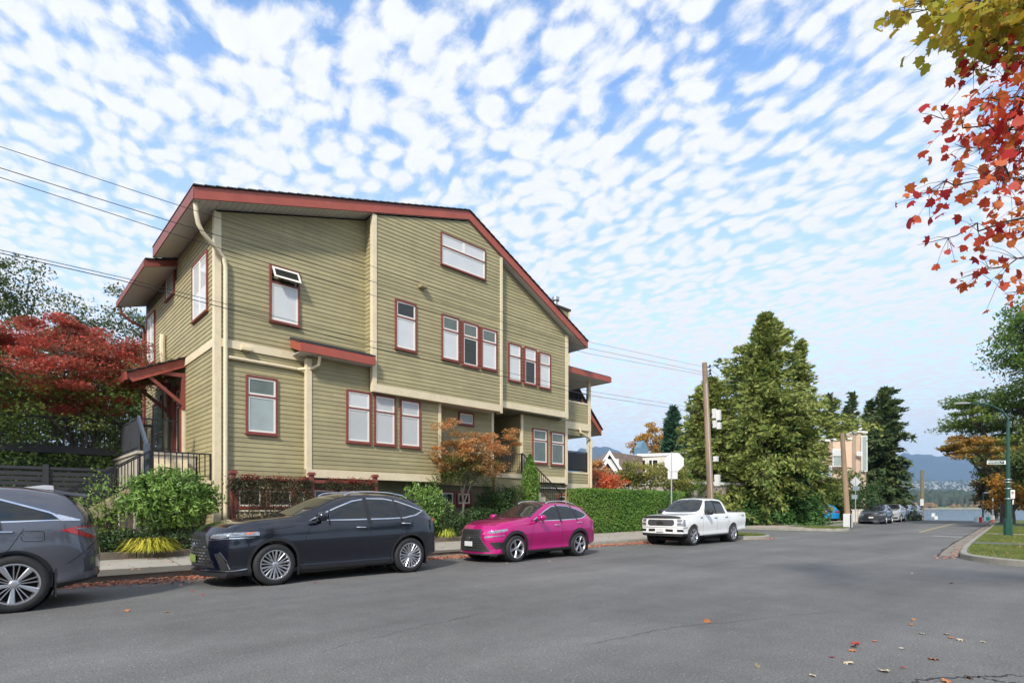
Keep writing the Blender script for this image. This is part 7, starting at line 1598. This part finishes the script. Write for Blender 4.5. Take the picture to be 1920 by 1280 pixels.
# ---- second wooden pole with its white base box ----------------------------------
q = G(1590, 988, .15)
t = thing('utility_pole', 'bare brown wooden pole standing in a white base sleeve before the cedar screen', 'utility pole', (q.x, q.y, .15)); D2 = (q.x * FWD[0] + q.y * FWD[1]); top = P(1579, 812, D2)
b = MB(); b.tube([(q.x, q.y, .1), tuple(Vector((q.x, q.y, .1)).lerp(top, .5)), top], [.17, .15, .12], 12); b.build('pole', WOODP, t, smooth=True)
b = MB(); b.box((q.x - .21, q.y - .21, .15), (q.x + .21, q.y + .21, .98)); b.build('base_sleeve', EQ, t, bevel=.02)
b = MB(); b.bar((q.x, q.y - .22, .3), (q.x, q.y - .22, .95), .01, .01) if 0 else b.box((q.x - .26, q.y - .235, .16), (q.x - .20, q.y - .19, .96)); b.build('cable_guard', METALD, t)
q = P(1729, 972, 66); t = thing('utility_pole', 'lone weathered bare pole at the road crest in front of the water', 'utility pole', (q.x, q.y, -.3))
b = MB(); b.tube([(q.x, q.y, -.8), P(1729, 881, 66)], [.20, .17], 10); b.build('pole', pmat('green_pole_wood', (.17, .15, .08), .9, .2, 4), t, smooth=True); b = MB(); b.box((q.x - .5, q.y - .2, 1.5), (q.x - .21, q.y + .1, 2.3)); b.build('notice_box', EQ, t)
# ---- signs -------------------------------------------------------------------------
GALV = pmat('galvanised_post', (.42, .43, .44), .45, .1, 6, metal=.5); ALB = pmat('bare_sign_back', (.60, .60, .61), .5, .06, 3, metal=.2)
def post(t, x, y, z0, z1, r=.03, m=GALV): return MB().tube([(x, y, z0), (x, y, z1)], r, 8).build('post', m, t, smooth=True)
def plate(t, c, w_, h, face, m, name='sign_plate', sides=4, rot=math.pi / 4, th=.008):
    # flat plate of n sides, facing the horizontal direction `face`
    f = Vector((face[0], face[1], 0)).normalized(); s_ = Vector((-f.y, f.x, 0)); c = Vector(c); pts = []
    if sides == 4 and rot == 0: ring_ = [(-w_/2, -h/2), (w_/2, -h/2), (w_/2, h/2), (-w_/2, h/2)]
    else: ring_ = [(w_/2 * math.cos(rot + math.tau*i/sides), h/2 * math.sin(rot + math.tau*i/sides)) for i in range(sides)]
    b = MB(); b.prism([c + s_ * a + Vector((0, 0, 1)) * d for a, d in ring_], f * th); return b.build(name, m, t)
TOC = Vector((-FWD[0], -FWD[1], 0)); Ds = 25.6
q = P(1259, 949, Ds); t = thing('road_sign', 'back of an octagonal stop sign on a grey post behind the pickup', 'road sign', (q.x, q.y, .16))
post(t, q.x, q.y, .1, P(1259, 847, Ds).z, .032)
fc = (TOC + RT * -.25); c_ = P(1262, 866, Ds); plate(t, c_ - fc * -.04 + RT * .05, .92, .92, fc, ALB, 'stop_plate', 8, math.pi / 8); c_ = P(1260, 889, Ds); plate(t, c_ + RT * .03, .44, .42, fc, ALB, 'lower_plate', 4, 0)
q = G(1402, 981, .15); D3 = q.x * FWD[0] + q.y * FWD[1]; t = thing('road_sign', 'blue and white sign plate on a thin pale post before the ivy mound', 'road sign', (q.x, q.y, .15)); post(t, q.x, q.y, .1, P(1403, 908, D3).z, .03, pmat('pale_post', (.55, .6, .62), .5))
plate(t, P(1404, 916, D3) - TOC * -.05, .30, .72, TOC, pmat('blue_sign', (.06, .16, .22), .4), 'blue_plate', 4, 0); plate(t, P(1407, 930, D3), .22, .40, TOC, EQ, 'white_plate', 4, 0)
b = MB(); c_ = P(1404, 914, D3) + TOC * .065; b.bar(c_ + Vector((0, 0, -.14)), c_ + Vector((0, 0, .14)), .05, .02); b.lathe([(0, 0), (.05, .02), (.05, .08), (0, .1)], tuple(c_ + Vector((0, 0, .16))), 'Z', 8); b.build('pictogram', EQ, t)
q = P(1604, 975, 41); t = thing('road_sign', 'back of a pale diamond shaped sign on a thin post beside the wooden pole', 'road sign', (q.x, q.y, .15)); post(t, q.x, q.y, .1, P(1604, 896, 41).z, .03)
plate(t, P(1604, 903, 41), .82, .82, TOC, ALB, 'diamond_plate', 4, 0.0 + 1e-6); plate(t, P(1602, 931, 41), .42, .32, TOC, pmat('grey_sign_back', (.25, .3, .34), .5), 'lower_plate', 4, 0); plate(t, P(1605, 915, 41), .5, .32, TOC, MC['grey_sign_back'], 'middle_plate', 4, 0)
q = P(1673, 975, 60); t = thing('road_sign', 'small dark backed sign on a post behind the parked charcoal car', 'road sign', (q.x, q.y, .15)); post(t, q.x, q.y, .1, P(1673, 925, 60).z, .035); plate(t, P(1671, 934, 60), .5, .55, TOC, MC['grey_sign_back'], 'plate', 4, 0)
q = P(1736, 972, 70); t = thing('road_sign', 'pair of tiny white square signs at the road crest against the water', 'road sign', (q.x, q.y, -.2)); post(t, q.x, q.y, -1.2, P(1752, 962, 70).z, .03); t.location = t.location
for (u, v, s_) in ((1750, 965, .45), (1755, 970, .42)): plate(t, P(u, v, 70), s_, s_, TOC, EQ, 'plate', 4, 0)
for ch in t.children:
    if ch.name.startswith('post'): ch.location = Vector(ch.location) + (P(1752, 965, 70) - P(1736, 965, 70))
# stop line pole at the right: green street lamp -------------------------------------
GRN = pmat('park_green_paint', (.008, .058, .038), .4, .12, 4, coat=.3)
q = G(1890, 1003, .15); DL = q.x * FWD[0] + q.y * FWD[1]; t = thing('street_lamp', 'dark green street lamp with a long curved arm and the street name blade', 'street lamp', (q.x, q.y, .15))
b = MB(); zt = P(1890, 792, DL).z; b.tube([(q.x, q.y, .14), (q.x, q.y, .9)], [.165, .155], 10); b.tube([(q.x, q.y, .901), (q.x, q.y, zt * .55), (q.x, q.y, zt)], [.10, .075, .055], 12); b.build('pole', GRN, t, smooth=True)
arm = [Vector((q.x, q.y, zt - .02))] + [P(u, v, DL) for u, v in ((1889, 784), (1880, 771), (1862, 761), (1840, 756), (1815, 755))]
b = MB(); b.tube(arm, [.05, .045, .04, .035, .03, .028], 10); b.build('arm', GRN, t, smooth=True)
a_, c_ = P(1818, 755.5, DL), P(1788, 758, DL); b = MB(); b.tube([a_, a_.lerp(c_, .3), a_.lerp(c_, .7), c_], [.05, .10, .10, .02], 12); b.v = [(x, y, (z - a_.z) * .5 + a_.z) for x, y, z in b.v]; b.build('lamp_head', pmat('lamp_grey', (.35, .36, .36), .4), t, smooth=True)
b = MB(); b.lathe([(0, 0), (.04, 0), (.04, .08), (0, .10)], tuple(a_ + Vector((0, 0, .03)) + (c_ - a_) * .3), 'Z', 10); b.build('photo_cell', METALD, t)
for v in (899, 904, 916, 935): b = MB(); z = P(1890, v, DL).z; b.lathe([(.13, 0), (.135, .01), (.13, .03)], (q.x, q.y, z), 'Z', 14); b.build('strap', GALV, t)
# street name blade, white frame, dark field, white lettering
SGW = pmat('sign_white', (.72, .74, .70), .4, .04, 8); SGB = pmat('sign_dark', (.02, .03, .025), .4, .05, 8)
fc = TOC; s_ = RT; a_, c_ = P(1851, 866.5, DL), P(1886, 866.5, DL); a_.z = c_.z; mid_ = (a_ + c_) / 2; w_ = (c_ - a_).length
b = MB(); b.prism([mid_ + s_ * x + Vector((0, 0, z)) for x, z in ((-w_/2, -.085), (w_/2, -.085), (w_/2, .085), (-w_/2, .085))], -fc * .02); sb = b.build('name_blade', SGW, t, bevel=.006)
b = MB(); b.prism([mid_ + fc * .002 + s_ * x + Vector((0, 0, z)) for x, z in ((-w_/2 + .035, -.062), (w_/2 - .075, -.062), (w_/2 - .075, .062), (-w_/2 + .035, .062))], fc * .004); b.build('name_field', SGB, sb)
def text_at(parent, txt, pos, size, m, name, face=TOC, ext=.003):
    cu = bpy.data.curves.new(name, 'FONT'); cu.body = txt; cu.size = size; cu.extrude = ext; cu.align_x = 'CENTER'; cu.align_y = 'CENTER'; cu.offset = size * .015
    o = bpy.data.objects.new('tmp', cu); COL.objects.link(o); dg = bpy.context.evaluated_depsgraph_get(); me = bpy.data.meshes.new_from_object(o.evaluated_get(dg)); bpy.data.objects.remove(o)
    o = link(name, me, m, parent); o.rotation_euler = (math.pi / 2, 0, math.atan2(face[1], face[0]) + math.pi / 2)
    o.location = Vector(o.location) + Vector(pos); return o
text_at(sb, 'McNICOLL', mid_ + fc * .010 - s_ * .10, .115, SGW, 'lettering'); text_at(sb, 'AV', mid_ + fc * .010 + s_ * .24, .07, SGW, 'lettering')
# no parking plate on its own post behind the lamp
q = P(1896.5, 975, 33); t = thing('parking_sign', 'no parking plate on a thin post just right of the green lamp', 'parking sign', (q.x, q.y, .15)); post(t, q.x, q.y, .1, P(1898, 916, 33).z, .04, GRN)
c_ = P(1898.5, 926, 32.8); pp_ = plate(t, c_, .27, .5, TOC, SGW, 'plate', 4, 0)
b = MB(); n = 20; cc = c_ + TOC * .012 + Vector((0, 0, .08))
for i in range(n):
    t0, t1 = math.tau * i / n, math.tau * (i + 1) / n; f = lambda a, k: cc + RT * (math.cos(a) * k) + Vector((0, 0, math.sin(a) * k)); b.prism([f(t0, .095), f(t1, .095), f(t1, .072), f(t0, .072)], TOC * .003)
b.bar(cc + RT * -.06 + Vector((0, 0, .06)), cc + RT * .06 + Vector((0, 0, -.06)), .006, .02); b.build('red_ring', pmat('sign_red', (.5, .02, .03), .4), pp_)
text_at(pp_, 'P', cc + TOC * .004, .13, SGB, 'letter'); b = MB(); b.prism([c_ + TOC * .012 + RT * x + Vector((0, 0, z)) for x, z in ((-.09, -.17), (.09, -.17), (.09, -.15), (-.09, -.15))], TOC * .003); b.build('red_arrow', MC['sign_red'], pp_)
b = MB(); b.box((q.x - .1, q.y - .1, 1.55), (q.x + .08, q.y - .05, 1.85)); b.build('notice', SGW, t)
# green pole farther back, white height bar, boards and barriers at the road end
q = P(1843, 978, 54); t = thing('green_post', 'slim dark green post at the road end beside the white height bar', 'post', (q.x, q.y, .05)); post(t, q.x, q.y, 0, P(1843, 922, 54).z, .07, GRN)
q = P(1861.5, 978, 54); t = thing('height_bar', 'white height restriction post with a short arm pointing left at the road end', 'barrier', (q.x, q.y, .05)); b = MB(); b.box((q.x - .05, q.y - .05, 0), (q.x + .05, q.y + .05, P(1861, 921, 54).z)); b.build('post', SGW, t); b = MB(); a_, c_ = P(1845, 923, 54), P(1860.5, 923, 54); b.bar(a_, c_, .05, .10); b.build('arm', SGW, t)
for (u, v, w1, h1, col, lb) in ((1851.5, 964, .40, .35, SGW, 'white square board with a black figure above a green panel at the road end'),):
    q = P(u, 978, 48); t = thing('park_sign', lb, 'sign', (q.x, q.y, .05)); post(t, q.x, q.y, 0, 1.0, .03, SGW); plate(t, P(u, v, 48) + TOC * .05, w1, h1, TOC, SGW, 'white_panel', 4, 0); plate(t, P(u, 972, 48) + TOC * .05, .33, .32, TOC, pmat('teal_panel', (.02, .28, .18), .5), 'green_panel', 4, 0)
    b = MB(); c_ = P(u + .3, 964.5, 48) + TOC * .07; b.bar(c_ - Vector((0, 0, .09)), c_ + Vector((0, 0, .07)), .09, .01); b.build('black_figure', SGB, t)
q = P(1860.5, 978, 48); t = thing('park_sign', 'small white notice board with an orange foot at the right of the green panel sign', 'sign', (q.x, q.y, .05)); post(t, q.x, q.y, 0, .8, .03); plate(t, P(1860.5, 970, 48) + TOC * .05, .34, .36, TOC, SGW, 'panel', 4, 0); b = MB(); b.lathe([(.16, .1), (.14, .12), (.10, .32), (0, .33)], (q.x, q.y, 0), 'Z', 14); b.build('orange_base', ORAL, t)
for (u, m1, lb, gg) in ((1834, SGW, 'white side of the striped barrier at the road end', None), (1840.5, pmat('barrier_red', (.55, .03, .03), .5), 'red plastic road barrier at the road end', None)):
    q = P(u, 977, 50); t = thing('road_barrier', lb, 'barrier', (q.x, q.y, 0)); b = MB(); s_ = RT; b.prism([q + s_ * x + Vector((0, 0, z)) for x, z in ((-.18, -.3), (.18, -.3), (.12, .40), (-.05, .40))], -TOC * .35); b.build('block', m1, t, bevel=.03)
    b = MB(); b.prism([q + TOC * .01 + s_ * x + Vector((0, 0, z)) for x, z in ((.08, -.3), (.16, -.3), (.12, .38), (.07, .38))], TOC * .01); b.build('stripe', SGW if m1 != SGW else MC['barrier_red'], t)
# ---- grey garage wall behind the truck ------------------------------------------------
t = thing('low_garage', 'low grey beige garage wall behind the pickup, under the big cedars', 'garage', P(1330, 960, 37.5)); q = P(1285, 949, 36.5); q2 = P(1400, 949, 39.5); b = MB()
b.prism([(q.x, q.y, 0), (q2.x, q2.y, 0), (q2.x - 1.5, q2.y + 5, 0), (q.x - 1.5, q.y + 5, 0)], (0, 0, 2.9)); b.build('wall', pmat('garage_stucco', (.34, .30, .26), .85, .08, 2), t)
b = MB(); b.prism([(q.x - .1, q.y - .15, 2.9), (q2.x + .1, q2.y - .15, 2.9), (q2.x - 1.4, q2.y + 5.1, 2.9), (q.x - 1.6, q.y + 5.1, 2.9)], (0, 0, .18)); b.build('roof_edge', EQ, t)
# ---- neighbouring houses in the distance -------------------------------------------------
def fhouse(label, name='neighbour_house'): return thing(name, label, 'house', (0, 0, .2))
BLUW = pmat('blue_siding', (.12, .22, .30), .7, .1, 4); GRYR = pmat('weathered_shake', (.20, .15, .13), .9, .35, 5, .5, 12, dirt=((.08, .07, .06), 2, .6)); STUC = pmat('white_stucco', (.62, .58, .52), .85, .06, 2); WTR = pmat('white_trim', (.75, .74, .71), .6, .05, 3)
def gable(t, u0, u1, vpk, veave, vbot, D, dep, wallm, roofm, over=.3, fr=True):
    a, c = P(u0, veave, D), P(u1, veave, D); pk = P((u0 + u1) / 2, vpk, D); z0 = .2; f = Vector((FWD[0], FWD[1], 0)) * dep; b = MB()
    b.prism([(a.x, a.y, z0), (c.x, c.y, z0), c, pk, a], f); b.build('wall', wallm, t); s_ = RT
    for (e_, sg) in ((a, -1), (c, 1)):
        lo = e_ + s_ * sg * over + Vector((0, 0, -over * .9)); b = MB(); o0 = -Vector((FWD[0], FWD[1], 0)) * .4
        b.prism([pk + o0 + Vector((0, 0, .12)), lo + o0 + Vector((0, 0, .12)), lo + o0, pk + o0], f * 1.06 - o0); b.build('roof', roofm, t)
        b = MB(); o1 = o0 * 1.1; b.prism([pk + o1 + Vector((0, 0, .16)), lo + o1 + Vector((0, 0, .16)), lo + o1 + Vector((0, 0, -.22)), pk + o1 + Vector((0, 0, -.22))], o0 * .2); b.build('barge_board', WTR, t)
def fwin(t, u, v, D, w_, h, pane='dark'):
    c = P(u, v, D) + TOC * .03; b = MB(); s_ = RT; b.prism([c + s_ * x + Vector((0, 0, z)) for x, z in ((-w_/2 - .08, -h/2 - .08), (w_/2 + .08, -h/2 - .08), (w_/2 + .08, h/2 + .08), (-w_/2 - .08, h/2 + .08))], TOC * .04); wn = b.build('window', WTR, t)
    b = MB(); b.prism([c + TOC * .041 + s_ * x + Vector((0, 0, z)) for x, z in ((-w_/2, -h/2), (w_/2, -h/2), (w_/2, h/2), (-w_/2, h/2))], TOC * .01); b.build('pane', PANES[pane], wn)
t = fhouse('blue gabled house with white barge boards and a weathered shake roof beyond the hedge'); gable(t, 1120, 1162, 848, 884, 920, 47, 9, BLUW, GRYR)
fwin(t, 1148, 872, 46.9, .9, .9, 'white')
b = MB(); a_ = P(1141, 846, 47.5); c_ = P(1205, 855, 49); e_ = P(1205, 890, 49); d_ = P(1167, 893, 47.3); b.prism([a_, c_, e_, d_], (0, .2, -.15)); b.build('roof', GRYR, t)
t = fhouse('small front gable of pinkish shakes in front of the blue gabled house'); gable(t, 1124, 1150, 863, 884, 915, 43, 4, BLUW, GRYR)
b = MB(); b.prism([P(1088, 868, 43.5), P(1138, 862, 43.5), P(1126, 882, 43), P(1088, 884, 43)], (.1, .2, -.12)); b.build('roof', pmat('pink_shake', (.30, .22, .18), .9, .25, 6), t)
b = MB(); q = P(1090, 882, 43.6); q2 = P(1124, 882, 43.6); b.prism([(q.x, q.y, .2), (q2.x, q2.y, .2), q2, q], (2, 3, 0)); b.build('wall', BLUW, t)
t = fhouse('white stucco flat roofed house with narrow windows between the blue gable and the big cedar'); q, q2 = P(1196, 856, 50), P(1292, 853, 47)
b = MB(); b.prism([(q.x, q.y, .2), (q2.x, q2.y, .2), (q2.x, q2.y, q2.z), (q.x, q.y, q.z)], (5, 6, 0)); b.build('wall', STUC, t); b = MB(); b.prism([q + TOC * .1 - RT * .1 + Vector((0, 0, .0)), q2 + TOC * .1 + RT * .1, q2 + TOC * .1 + RT * .1 + Vector((0, 0, .25)), q + TOC * .1 - RT * .1 + Vector((0, 0, .25))], (5, 6, 0)); b.build('roof_edge', WTR, t)
for u, w_ in ((1205, .4), (1221, .4), (1228, .4)): fwin(t, u, 873, 49.9 - (u - 1196) / 96 * 3 - .25, w_, 1.0)
fwin(t, 1277, 907, 46.5, 1.1, 1.0, 'grey'); fwin(t, 1284, 870, 47, .9, 1.6, 'grey')
b = MB(); q = P(1208, 843, 52); b.prism([(q.x - .7, q.y, 3.5), (q.x + .7, q.y, 3.5), (q.x + .7, q.y, q.z + .2), (q.x, q.y, q.z + .9), (q.x - .7, q.y, q.z + .2)], (.5, 1.0, 0)); b.build('blue_dormer', BLUW, t)
# peach house
PCH = pmat('peach_stucco', (.62, .46, .34), .85, .06, 2); t = fhouse('peach stucco house with a tall square chimney behind the cedar screen')
q0, q1, q2, q3 = P(1528, 826, 54), P(1562, 826, 53), P(1607, 824, 52), P(1625, 824, 52.5)
b = MB(); b.prism([(q1.x, q1.y, .2), (q2.x, q2.y, .2), (q2.x, q2.y, q2.z), (q1.x, q1.y, q1.z)], (5, 6, 0)); b.prism([(q0.x, q0.y, .2), (q1.x + 1, q1.y + .8, .2), (q1.x + 1, q1.y + .8, q1.z - .02), (q0.x, q0.y, q1.z - .02)], (5, 6, 0)); b.build('wall', PCH, t)
b = MB(); qa, qb = P(1605, 812, 51.6), P(1624, 812, 52.1); b.prism([(qa.x, qa.y, .2), (qb.x, qb.y, .2), (qb.x, qb.y, qb.z), (qa.x, qa.y, qb.z)], (.9, 1.0, 0)); b.build('chimney', PCH, t); b = MB(); b.prism([(qa.x - .1, qa.y - .12, qb.z + .0), (qb.x + .12, qb.y - .1, qb.z), (qb.x + .12, qb.y - .1, qb.z + .2), (qa.x - .1, qa.y - .12, qb.z + .2)], (1.1, 1.2, 0)); b.build('chimney_cap', WTR, t)
b = MB(); qc = P(1613, 806, 52.2); b.tube([(qc.x, qc.y, qb.z + .2), (qc.x, qc.y, qb.z + .75)], .16, 8); b.build('chimney_pot', WTR, t)
b = MB(); b.prism([q1 + Vector((-.1, -.12, 0)), q2 + Vector((0, -.12, 0)), q2 + Vector((0, -.12, .22)), q1 + Vector((-.1, -.12, .22))], (.2, .3, 0)); b.prism([q0 + Vector((-.1, -.12, 0)), q1 + Vector((.3, .3, 0)), q1 + Vector((.3, .3, .2)), q0 + Vector((-.1, -.12, .2))], (.2, .3, 0)); b.build('roof_edge', WTR, t)
fwin(t, 1571, 860, 52.3, .9, 1.3, 'grey'); fwin(t, 1571, 848, 52.2, .9, .5, 'white'); fwin(t, 1620, 850, 51.7, .4, 3.2, 'grey'); fwin(t, 1540, 885, 52.5, 1.8, 1.1, 'grey'); fwin(t, 1611, 850, 51.3, .35, .2, 'white')
q = P(1592, 900, 50); shrub('dark shrub tree in front of the peach house, right of the wooden pole', (q.x, q.y, 2.4), (1.6, 1.4, 2.3), G_LT, 2600, .26, 131, 'shrub_tree', group=None, z0=.2)
q = P(1625, 935, 47); shrub('dark green shrub mass between the diamond sign and the charcoal car', (q.x, q.y, 1.5), (1.5, 1.2, 2.0), DSHR, 2600, .22, 132, 'shrub', group=None, z0=.1)
t = thing('gate_pillar', 'pale stone gate pillars by the pavement between the diamond sign and the far cars', 'pillar', P(1612, 965, 46)); b = MB()
for u in (1604, 1613): q = P(u, 949, 46); b.box((q.x - .2, q.y - .2, .1), (q.x + .2, q.y + .2, 1.1)); b.box((q.x - .24, q.y - .24, 1.101), (q.x + .24, q.y + .24, 1.18))
b.build('pillar', STUC, t)
# far parked cars ------------------------------------------------------------------------
farcar('charcoal sedan heading the row of far parked cars by the water', 1643, 981, DKG, math.pi + R(4), NX)
farcar('silver car second in the far row, right behind the charcoal one', 1672, 977.5, SILV, math.pi + R(4), NX)
farcar('dark blue car third in the far row by the water', 1689, 975, BLK, math.pi + R(4), NX)
farcar('black suv last in the far row by the road crest', 1706, 973.5, BLK, math.pi + R(4), RX)
farcar('small bright blue car nosed into the driveway beside the tall cedar screen', 1531, 978.5, BLUE, R(46), NX, None)
# ---- haze -----------------------------------------------------------------------------
hm = bpy.data.materials.new('air_haze'); hm.use_nodes = True; nd, ln = nodes_of(hm); nd.clear(); o_ = nd.new('ShaderNodeOutputMaterial'); pv = nd.new('ShaderNodeVolumePrincipled'); pv.inputs['Density'].default_value = 0.00011; pv.inputs['Color'].default_value = (.45, .68, 1, 1); pv.inputs['Anisotropy'].default_value = .2; ln.new(pv.outputs[0], o_.inputs['Volume'])
b = MB(); b.box((-420, -6500, -9.5), (9000, 9000, 820)); o = b.build('haze', hm); tag(o, 'thin blue air over the bay', 'haze', kind='stuff')
if 'scratch' in bpy.data.collections: bpy.data.collections.remove(SCR)
for o in list(bpy.data.objects):   # repeats of one thing that stands alone carry no group
    if 'group' in o and o['group'] is None: del o['group']
for m_ in bpy.data.materials: pass
